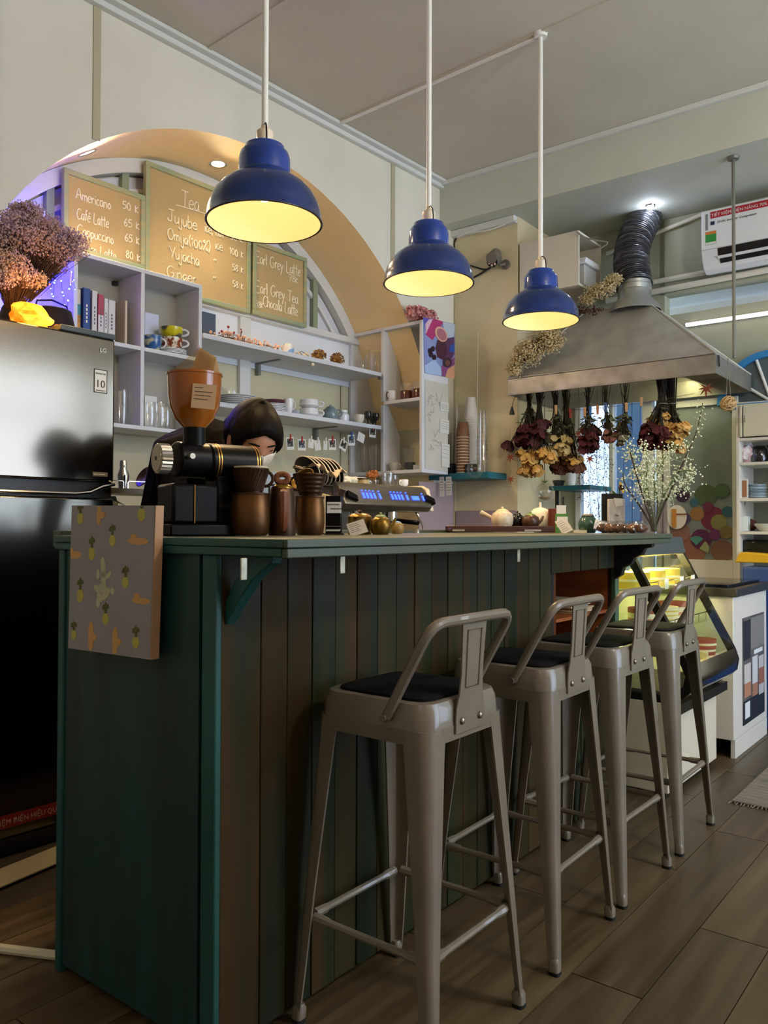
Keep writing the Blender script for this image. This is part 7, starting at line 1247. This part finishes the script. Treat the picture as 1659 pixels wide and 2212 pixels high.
# dried flower bouquets in a vase
def cloud(lab, fr, at, lobes, mat, n, seed, name='dried_bouquet', stem_to=(0, 0, 0), fl=.006, stemmat=None, group=None):
    rg = random.Random(seed); t = thing(name, lab, 'dried flowers', fr, at, 0, group); fb = MB(); sb = MB()
    tot = sum(l[1] for l in lobes)
    for (c_, w_, r_) in lobes:
        for j in range(int(n * w_ / tot)):
            d = Vector((rg.gauss(0, 1), rg.gauss(0, 1), rg.gauss(0, 1))).normalized() * (rg.random() ** .45) * rg.uniform(.75, 1.14); p_ = Vector((c_[0] + d.x * r_[0], c_[1] + d.y * r_[1], c_[2] + d.z * r_[2])); s_ = fl * rg.uniform(.6, 1.3); ax_ = Vector((rg.gauss(0, 1), rg.gauss(0, 1), rg.gauss(0, 1))).normalized(); e1 = ax_.orthogonal().normalized() * s_; e2 = ax_.cross(e1.normalized()) * s_
            a3 = ax_ * s_ * .7
            fb.add([p_ + e1, p_ + e2, p_ - e1, p_ - e2, p_ + a3, p_ - a3], [(0, 1, 4), (1, 2, 4), (2, 3, 4), (3, 0, 4), (1, 0, 5), (2, 1, 5), (3, 2, 5), (0, 3, 5)])
            if j % 16 == 0: sb.tube([tuple(Vector(stem_to).lerp(p_, .35)), tuple(Vector(stem_to).lerp(p_, .7) + Vector((rg.uniform(-.01, .01), rg.uniform(-.01, .01), .01))), tuple(p_)], .0009, 4)
    for (c_, w_, r_) in lobes: sb.tube([tuple(stem_to), tuple(Vector(stem_to).lerp(Vector(c_), .6)), tuple(c_)], .002, 5)
    o = fb.build('florets', mat, t, smooth=0); o['kind'] = 'stuff'; o2 = sb.build('stems', stemmat or m_twig, t); o2['kind'] = 'stuff'; return t
m_bq = M('mauve_florets', 'c3a08a', .8, rnd=.1, col2='a58cb0', scale=(9, 9, 9)); at = onF(25, .20)
def fl_(px, py, dv): a = FA.pv(px, py, FV + dv); return (a[0] - at[0], a[1] - at[1], a[2] - at[2])
cloud('big mauve and brown dried flower bouquet on top of the refrigerator', FA, at, [(fl_(70, 492, .2), 3, (.12, .12, .06)), (fl_(20, 510, .15), 3, (.11, .12, .09)), (fl_(135, 525, .2), 3.0, (.10, .1, .065)), (fl_(90, 535, .16), 3, (.13, .1, .06)), (fl_(15, 575, .1), 2.2, (.08, .08, .06)), (fl_(55, 455, .2), 1.2, (.06, .08, .03)), (fl_(60, 600, .12), 1.2, (.08, .06, .04)), (fl_(5, 600, .08), .8, (.05, .05, .04)), (fl_(115, 575, .24), .8, (.06, .05, .03))], m_bq, 15000, 31, stem_to=(0, 0, .05), fl=.0046)
vz = thing('brown_vase', 'dark brown vase under the dried bouquet', 'vase', FA, (at[0], at[1], FT)); MB().lathe([(.001, 0), (.04, 0), (.05, .04), (.035, .09), (.03, .10), (.026, .10), (.03, .05), (.001, .01)], 24, cap=False).build('body', M('dark_vase', '2a1a12', .5), vz)

# ================================================================ HOOD: DRIED BUNCHES, GARLANDS
m_ros = M('dark_red_rose', '3a0e12', .7, rnd=.25, col2='5a1820', scale=(50, 50, 50)); m_yro = M('yellow_dried_rose', 'b8863a', .7, rnd=.2, col2='d9b066', scale=(40, 40, 40)); m_cro = M('cream_dried_rose', 'c9b37c', .7, rnd=.15); m_bro = M('brown_dried_rose', '5a3018', .7, rnd=.2); m_stemd = M('dark_dried_stem', '2b2418', .85); m_lf = M('grey_green_dried_leaf', '4f5238', .8)
def rose_mesh(mat, s_, seed):
    rg = random.Random(seed); mb = MB()
    for r_, n_, op in ((.3, 3, .1), (.6, 4, .35), (.9, 5, .6)):
        for j in range(n_):
            an = 2 * pi * j / n_ + r_ * 3; w_ = 1.3 * s_ * r_ + .004; base = Vector((0, 0, 0)); d = Vector((cos(an), sin(an), 0)); t_ = Vector((-sin(an), cos(an), 0)); h_ = s_ * (1.55 - .25 * r_)
            mb.add([d * s_ * r_ * .4 + t_ * w_ * .35, d * s_ * r_ * .4 - t_ * w_ * .35, d * (s_ * r_ * .95) - t_ * w_ * .6 + Vector((0, 0, -h_ * .6)), d * (s_ * r_ * (1 + op * .3)) - t_ * w_ * .3 + Vector((0, 0, -h_)), d * (s_ * r_ * (1 + op * .3)) + t_ * w_ * .3 + Vector((0, 0, -h_)), d * (s_ * r_ * .95) + t_ * w_ * .6 + Vector((0, 0, -h_ * .6))], [(0, 1, 2, 5), (5, 2, 3, 4)])
    mb.ball((0, 0, -s_ * .4), (s_ * .45, s_ * .45, s_ * .5), 8, 6); return mb.mesh('rose', mat, 60)
HGU = HU + .16
def hang(px, py, du=0.0): return FB.pu(px, py, HGU + du)
def bunch(lab, tie, heads, du=0.0, leaves=20, name='hanging_flower_bunch', seed=0, top=None, stems_r=.0022):
    """dried bunch hanging head down: stems from a tie point fan out to flower heads"""
    rg = random.Random(seed); a = hang(*tie, du); t = thing(name, lab, 'dried flowers', FB, a, 0, 'dried bunches under the hood'); sb = MB(); lb = MB(); ho = HZ + .1 - a[2]
    sb.tube([(0, 0, 0), (.005, .0, ho * .5), (0, 0, ho)], .003, 5)
    for i, (px, py, mat, r_) in enumerate(heads):
        q_ = hang(px, py, du + rg.uniform(-.05, .05)); e = Vector(q_) - Vector(a); me_ = rose_mesh(mat, r_ * spx(FB.P(*q_)) * 1.25, i % 5); o = bpy.data.objects.new('flower_head', me_); COL.objects.link(o); o.parent = t; o.location = e + Vector((0, 0, r_ * .0013)); o.rotation_euler = (rg.uniform(-.5, .5), rg.uniform(-.5, .5), rg.uniform(0, 6))
        sb.tube([(rg.uniform(-.012, .012), rg.uniform(-.012, .012), ho * rg.uniform(.2, .6)), (0, 0, 0), tuple(e * .5 + Vector((0, 0, -.01))), tuple(e)], stems_r * 1.3, 5); sb.tube([(rg.uniform(-.03, .03), rg.uniform(-.03, .03), ho * rg.uniform(.5, .95)), (rg.uniform(-.015, .015), rg.uniform(-.015, .015), .02), tuple(e * .7 + Vector((rg.uniform(-.02, .02), rg.uniform(-.02, .02), 0)))], stems_r, 5)
    for j in range(leaves * 3):
        h_ = heads[rg.randrange(len(heads))]; e = (Vector(hang(h_[0], h_[1], du)) - Vector(a)) * rg.uniform(.15, .85) + Vector((rg.uniform(-.02, .02), rg.uniform(-.03, .03), 0)); d = Vector((rg.gauss(0, 1), rg.gauss(0, 1), -abs(rg.gauss(0, 1)))).normalized() * .045; n_ = d.orthogonal().normalized() * .009; lb.add([e, e + d * .5 + n_, e + d, e + d * .5 - n_], [(0, 1, 2, 3)])
    o = sb.build('stems', m_stemd, t); o['kind'] = 'stuff'
    if leaves: o = lb.build('dried_leaves', m_lf, t, smooth=0); o['kind'] = 'stuff'
    return t
rg = random.Random(77)
def grid(x0, x1, y0, y1, n, mat, r, seed):
    rg = random.Random(seed); return [(rg.uniform(x0, x1), rg.uniform(y0, y1), mat, r * rg.uniform(.85, 1.15)) for _ in range(n)]
bunch('dark red rose bunch hanging at the left end of the hood', (1142, 880), grid(1125, 1178, 912, 950, 25, m_ros, 12, 1) + [(1101, 958, m_ros, 11)], 0, 26, seed=1)
bunch('yellow rose bunch hanging under the dark red roses', (1165, 890), grid(1128, 1192, 965, 990, 22, m_yro, 10, 2) + grid(1130, 1172, 995, 1018, 11, m_yro, 10, 3), -.03, 10, seed=2)
bunch('cream rose bunch hanging left of the white bucket', (1200, 885), grid(1185, 1228, 940, 985, 20, m_cro, 9, 4), .03, 22, seed=3)
bunch('brown rose bunch hanging above the white bucket', (1222, 890), grid(1198, 1252, 982, 1012, 22, m_bro, 10, 5) + grid(1225, 1255, 985, 1000, 6, m_yro, 8, 6), .06, 18, seed=4)
bunch('small maroon leafy bunch hanging in the middle of the hood', (1270, 890), grid(1262, 1292, 918, 975, 16, m_ros, 10, 7), .02, 30, seed=5)
bunch('dark red roses of the bunch hanging at the right under the hood', (1428, 870), grid(1388, 1432, 920, 962, 28, m_ros, 11, 8), 0, 8, seed=6, stems_r=.004)
bunch('yellow roses of the bunch hanging at the right under the hood', (1446, 870), grid(1408, 1440, 895, 925, 14, m_yro, 9, 9) + grid(1430, 1475, 915, 968, 28, m_yro, 10, 10), .05, 8, seed=7, stems_r=.004)
bunch('slim bunch of grey green dried grass between the two rose bunches', (1352, 885), grid(1338, 1358, 930, 955, 9, M('grey_seed', '7a765e', .8), 6, 11), .0, 40, seed=8)
bunch('faded pink flowers hanging left of the grass bunch', (1308, 885), grid(1305, 1345, 915, 952, 8, M('faded_pink', '9a6a60', .8), 8, 12), .04, 8, seed=9)
# thick stem bundles of the right bunch
for k, (px, du) in enumerate(((1432, 0), (1452, .05))):
    a = hang(px, 900, du); t = thing('stem_bundle', 'thick bundle of dry stems tied under the right part of the hood, %s' % ('left', 'right')[k], 'stems', FB, a, 0, 'stem bundles'); rg = random.Random(k)
    for j in range(16): x, y = rg.uniform(-.025, .025), rg.uniform(-.025, .025); MB().tube([(x, y, HZ + .09 - a[2]), (x * .6, y * .6, .05), (x * 1.2, y * 1.2, -.06)], .004, 5).build('stem', m_stemd, t)
    MB().tube([(.024 * cos(q * pi / 8), .024 * sin(q * pi / 8), .075) for q in range(16)], .003, 6, closed=True).build('twine', M('pale_twine', '8a8170', .8), t)
# dotted berry strands hanging in the middle
for k, (px, y0, y1) in enumerate(((1250, 880, 1085), (1272, 885, 1120), (1290, 890, 1125), (1306, 885, 1090))):
    a = hang(px, y0, .05); b = hang(px + 4, y1, .05); rg = random.Random(50 + k); t = thing('berry_strand', 'long strand of tiny dark berries hanging in front of the window, %s from the left' % ('first', 'second', 'third', 'fourth')[k], 'dried flowers', FB, a, 0, 'berry strands'); mb = MB(); sb = MB(); e = Vector(b) - Vector(a); sb.tube([(0, 0, HZ + .08 - a[2]), (0, 0, 0), tuple(e * .5 + Vector((0, .01, 0))), tuple(e)], .0012, 5)
    for j in range(80): f_ = rg.uniform(.25, 1); p_ = e * f_; s_ = .05 * (1.1 - f_) + .018; q_ = p_ + Vector((rg.gauss(0, s_ * .6), rg.gauss(0, s_ * .6), rg.uniform(-.02, .02))); sb.tube([tuple(p_ + Vector((0, 0, .03))), tuple(q_)], .0006, 4); mb.rock(tuple(q_), rg.uniform(.0025, .0042), .2, 3, 1, j)
    o = mb.build('berries', M('maroon_berry', '34181a', .6), t); o['kind'] = 'stuff'; o = sb.build('stems', m_twig, t); o['kind'] = 'stuff'
# maple leaves
def maple(lab, fr, at, s_, mat, thread=.0, group='maple leaves', rx=0.0):
    t = thing('maple_leaf', lab, 'leaf', fr, at, 0, group); pts = []; n_ = 7
    for j in range(n_):
        an = radians(-90 + (j - 3) * 43); L_ = s_ * (1 - .10 * abs(j - 3)); pts += [(L_ * .30 * cos(an - .33), L_ * .30 * sin(an - .33)), (L_ * .62 * cos(an - .14), L_ * .62 * sin(an - .14)), (L_ * cos(an), L_ * sin(an)), (L_ * .62 * cos(an + .14), L_ * .62 * sin(an + .14))]
    pts += [(-.0, s_ * .12)]
    q_ = [Vector((.10 * s_ * (abs(x) / s_) ** 2 * 3, x, z)) for x, z in pts]; fr_ = [p + Vector((.0008, 0, 0)) for p in q_]; MB().loft([q_, fr_]).build('leaf', mat, t, smooth=0)
    if thread: MB().tube([(0, 0, s_ * .1), (0, .002, s_ * .5), (0, 0, thread)], .0008, 4).build('thread', m_twig, t)
m_ml = M('rust_maple', '8a3a1e', .7, rnd=.15, col2='74301a', scale=(20, 20, 20))
for px, py, s_, du, th_, lab in ((1102, 986, 13, -.1, .17, 'rust maple leaf hanging left of the hood, upper one'), (1103, 1034, 11, -.1, .05, 'rust maple leaf hanging left of the hood, lower one'), (1249, 935, 11, -.08, .1, 'rust maple leaf beside the brown roses'), (1274, 990, 13, -.08, .25, 'orange red maple leaf in front of the berry strands'), (1525, 838, 19, -.10, .12, 'large red brown maple leaf hanging at the right end of the hood')):
    a = hang(px, py, du); maple(lab, FB, a, s_ * spx(FB.P(*a)) * 1.15, m_ml, th_)
# string with clothes pegs under the hood
a0, a1 = hang(1180, 888, -.1), hang(1500, 850, -.1); t = thing('peg_line', 'thin line strung under the hood front', 'line', FB, a0); e = Vector(a1) - Vector(a0); MB().tube([(0, 0, 0), tuple(e * .3 + Vector((0, 0, -.02))), tuple(e * .7 + Vector((0, 0, -.02))), tuple(e)], .0012, 5).build('line', m_twig, t)
for k, (px, py, c) in enumerate(((1201, 885, 'c79a6a'), (1232, 893, '8a2a24'), (1263, 890, 'c08a5a'), (1275, 888, '2f5f9e'), (1291, 885, 'b5713a'), (1308, 880, '3a5a8a'), (1353, 880, 'c79a70'), (1385, 868, 'b58a6a'))):
    a = hang(px, py, -.105); t = thing('clothes_peg', 'clothes peg on the line under the hood, %s from the left' % ('first', 'second', 'third', 'fourth', 'fifth', 'sixth', 'seventh', 'eighth')[k], 'peg', FB, a, 0, 'clothes pegs'); kz_ = spx(FB.P(*a)); mm_ = M('peg_' + c, c, .6)
    for s_ in (-1, 1): MB().cbox((s_ * .004, 0, 0), (.005, 4.2 * kz_, 20 * kz_), (0, s_ * .12, 0)).build('jaw', mm_, t, bevel=.001)
    MB().cyl((-.006, 0, 0), (.006, 0, 0), .003, 8).build('spring', m_chrome, t)
a = hang(1106, 890, -.12); t = thing('pendant_bulb_holder', 'small black empty bulb holder hanging at the left end of the hood', 'bulb holder', FB, a); MB().lathe([(.004, .035), (.009, .02), (.014, .0), (.018, -.018)], 14).build('holder', m_blk, t); MB().tube([(0, 0, .03), (-.005, -.01, .06), (0, -.03, HZ - a[2] + .01)], .002, 5).build('cord', m_copd, t)
# rattan ball
a = hang(1573, 872, -.1); s_ = 16 * spx(FB.P(*a)); t = thing('rattan_ball', 'woven rattan ball hanging at the right end of the hood', 'ornament', FB, a); rb_ = M('rattan', 'c2a06a', .7); rg = random.Random(4)
for j in range(12): n_ = Vector((rg.gauss(0, 1), rg.gauss(0, 1), rg.gauss(0, 1))).normalized(); e1 = n_.orthogonal().normalized(); e2 = n_.cross(e1); MB().tube([(e1 * cos(q * pi / 10) + e2 * sin(q * pi / 10)) * s_ * (.97 + .02 * (j % 3)) for q in range(20)], .0034, 6, closed=True).build('cane', rb_, t)
MB().ball((0, 0, 0), s_ * .86, 14, 10).build('core', M('rattan_core', 'a98a5a', .8, bump=.5, bscale=150), t); MB().tube([(0, .01, s_), (.0, 0, HZ + .09 - a[2])], .0015, 5).tube([(0, -.012, s_), (.0, 0, HZ + .09 - a[2])], .0015, 5).build('cord', M('pale_twine', '8a8170', .8), t)
# flowers lying on the hood
m_gyp = M('cream_gypsophila', 'd2bf94', .8, rnd=.12, col2='b09c70', scale=(12, 12, 12)); a = FB.pu(1160, 760, HU - .02)
cloud('cream dried baby breath bunch leaning on the left slope of the hood', FB, (HU - .02, FB.pu(1150, 770, HU - .02)[1], FB.pu(1150, 770, HU - .02)[2]), [((0, .03, .03), 3, (.07, .12, .09)), ((.03, -.10, .09), 2.6, (.06, .11, .08)), ((.0, .12, -.05), 1.6, (.05, .06, .07))], m_gyp, 3600, 61, 'dried_baby_breath', (.05, -.16, .16), .0058)
cloud('cream dried flower bunch on the top edge of the hood below the duct', FB, (HU + .26, FB.pu(1296, 628, HU + .26)[1], FB.pu(1296, 628, HU + .26)[2]), [((0, 0, 0), 3, (.05, .10, .055)), ((.0, -.09, .05), 1.8, (.04, .06, .045)), ((0, .08, -.04), 1.2, (.04, .06, .04))], m_gyp, 1900, 62, 'dried_baby_breath', (.03, .16, -.07), .0058)
cloud('dark red berry twigs on the ridge of the hood', FB, (HU + .27, FB.pu(1255, 672, HU + .27)[1], FB.pu(1255, 672, HU + .27)[2]), [((0, 0, 0), 1, (.03, .12, .035)), ((-.05, -.12, -.03), .4, (.02, .07, .03))], M('dark_red_berries', '4a2420', .7), 150, 63, 'berry_twigs', (0, .1, 0), .007)
# terrarium, bucket, small teal shelf
a = hang(1177, 1062, .02); s_ = 20 * spx(FB.P(*a)); t = thing('hanging_terrarium', 'clear glass ball with a small green plant hanging on a rope', 'terrarium', FB, a); MB().ball((0, 0, 0), s_, 24, 16).build('globe', m_glass, t); MB().tube([(0, 0, s_ * .9), (0, .004, .2), (.0, .0, HZ + .08 - a[2])], .003, 6).build('rope', M('pale_twine', '8a8170', .8), t)
for j in range(7): an = j * .9; MB().add([(0, 0, s_ * .95), (.012 * cos(an), .012 * sin(an), s_ * 1.2), (.026 * cos(an), .026 * sin(an), s_ * 1.15), (.014 * cos(an + .4), .014 * sin(an + .4), s_ * 1.05)], [(0, 1, 2, 3)]).build('leaf', M('fresh_leaf', '5f8a3e', .6), t)
MB().lathe([(.001, -s_ * .95), (s_ * .5, -s_ * .8), (s_ * .7, -s_ * .6), (.001, -s_ * .55)], 20, cap=False).build('soil', M('pale_sand', 'b09a72', .9), t)
TU2 = 5.06; t0, t1 = FB.pu(1186, 1050, TU2), FB.pu(1274, 1047, TU2); z_ = (t0[2] + t1[2]) / 2; single(MB().box(0, WINU - TU2 - .001, t1[1], t0[1], -.03, 0), 'small_shelf', m_tsh, 'small teal shelf on the window wall below the hood', 'shelf', FB, (TU2, 0, z_), bevel=.002); single(MB().box(0, .02, 0, .02, -.55, 0), 'shelf_post', m_blk, 'thin black post under the small teal shelf', 'post', FB, (TU2 + .03, FB.pu(1205, 1080, TU2 + .03)[1], z_ - .031))
a = FB.pu(1233, 1040, TU2 + .06); s_ = spx(FB.P(*a)); t = thing('white_bucket', 'small white bucket with a wire handle on the small teal shelf', 'bucket', FB, (TU2 + .06, a[1], z_ + .001)); MB().lathe([(.001, 0), (9.5 * s_, 0), (12 * s_, 26 * s_), (12.5 * s_, 27 * s_), (11.5 * s_, 26 * s_), (9 * s_, .006), (.001, .006)], 24, cap=False).build('pail', m_cer, t, smooth=50); MB().tube([(0, 13.5 * s_ * cos(q * pi / 10), 24 * s_ + 18 * s_ * sin(q * pi / 10)) for q in range(11)], .0014, 5).build('wire_handle', m_silver, t)
a = FB.pu(1210, 1040, TU2 + .08); single(MB().lathe([(.001, 0), (10 * s_, 0), (14 * s_, 12 * s_), (12 * s_, 13 * s_), (9 * s_, .008), (.001, .008)], 20, cap=False), 'dark_bowl', m_dgr, 'dark grey bowl beside the white bucket', 'bowl', FB, (TU2 + .08, a[1] + .01, z_ + .001))
# papers in the open cubby and the white strip on the floor at the left
rg = random.Random(3)
for k in range(7):
    z_ = .783 + .0075 * k; t = single(MB().box(0, .2 - .01 * k, 0, .17, 0, .006), 'paper_pad', M('pad_%d' % (k % 3), ('c9b48a', 'd6caa8', 'b39a70')[k % 3], .8), 'paper pad in the pile inside the open counter shelf, layer %s from the bottom' % ('one', 'two', 'three', 'four', 'five', 'six', 'seven')[k], 'paper', FC, (CU0 + OPN0 + .22 + rg.uniform(-.015, .015), CV0 + .05, z_), rg.uniform(-.06, .06), 'paper pads')
single(MB().box(0, .12, 0, .16, 0, .09), 'wooden_case', M('case_wood', '8a6238', .6), 'small wooden case in the open counter shelf', 'box', FC, (CU0 + OPN0 + .05, CV0 + .06, OPZ0 + .001), bevel=.002)
a, b = FX.pz(-30, 2055, 0), FX.pz(150, 2077, 0); struct(MB().tube([(0, 0, .012), (b[0] - a[0], b[1] - a[1], .012)], .012, 8), 'trim_8', M('white_floor_strip', 'cfc6ae', .6), FX, (a[0], a[1], 0))
a, b = FX.pz(-40, 1905, 0), FX.pz(180, 1815, 0); ang = atan2(b[1] - a[1], b[0] - a[0]); L_ = sqrt((b[0] - a[0]) ** 2 + (b[1] - a[1]) ** 2); o = struct(MB().box(0, L_, -.09, .03, 0, .004), 'trim_9', M('pale_floor_board', '9a8f76', .6), FX, (a[0], a[1], 0)); o.rotation_euler.z = ang
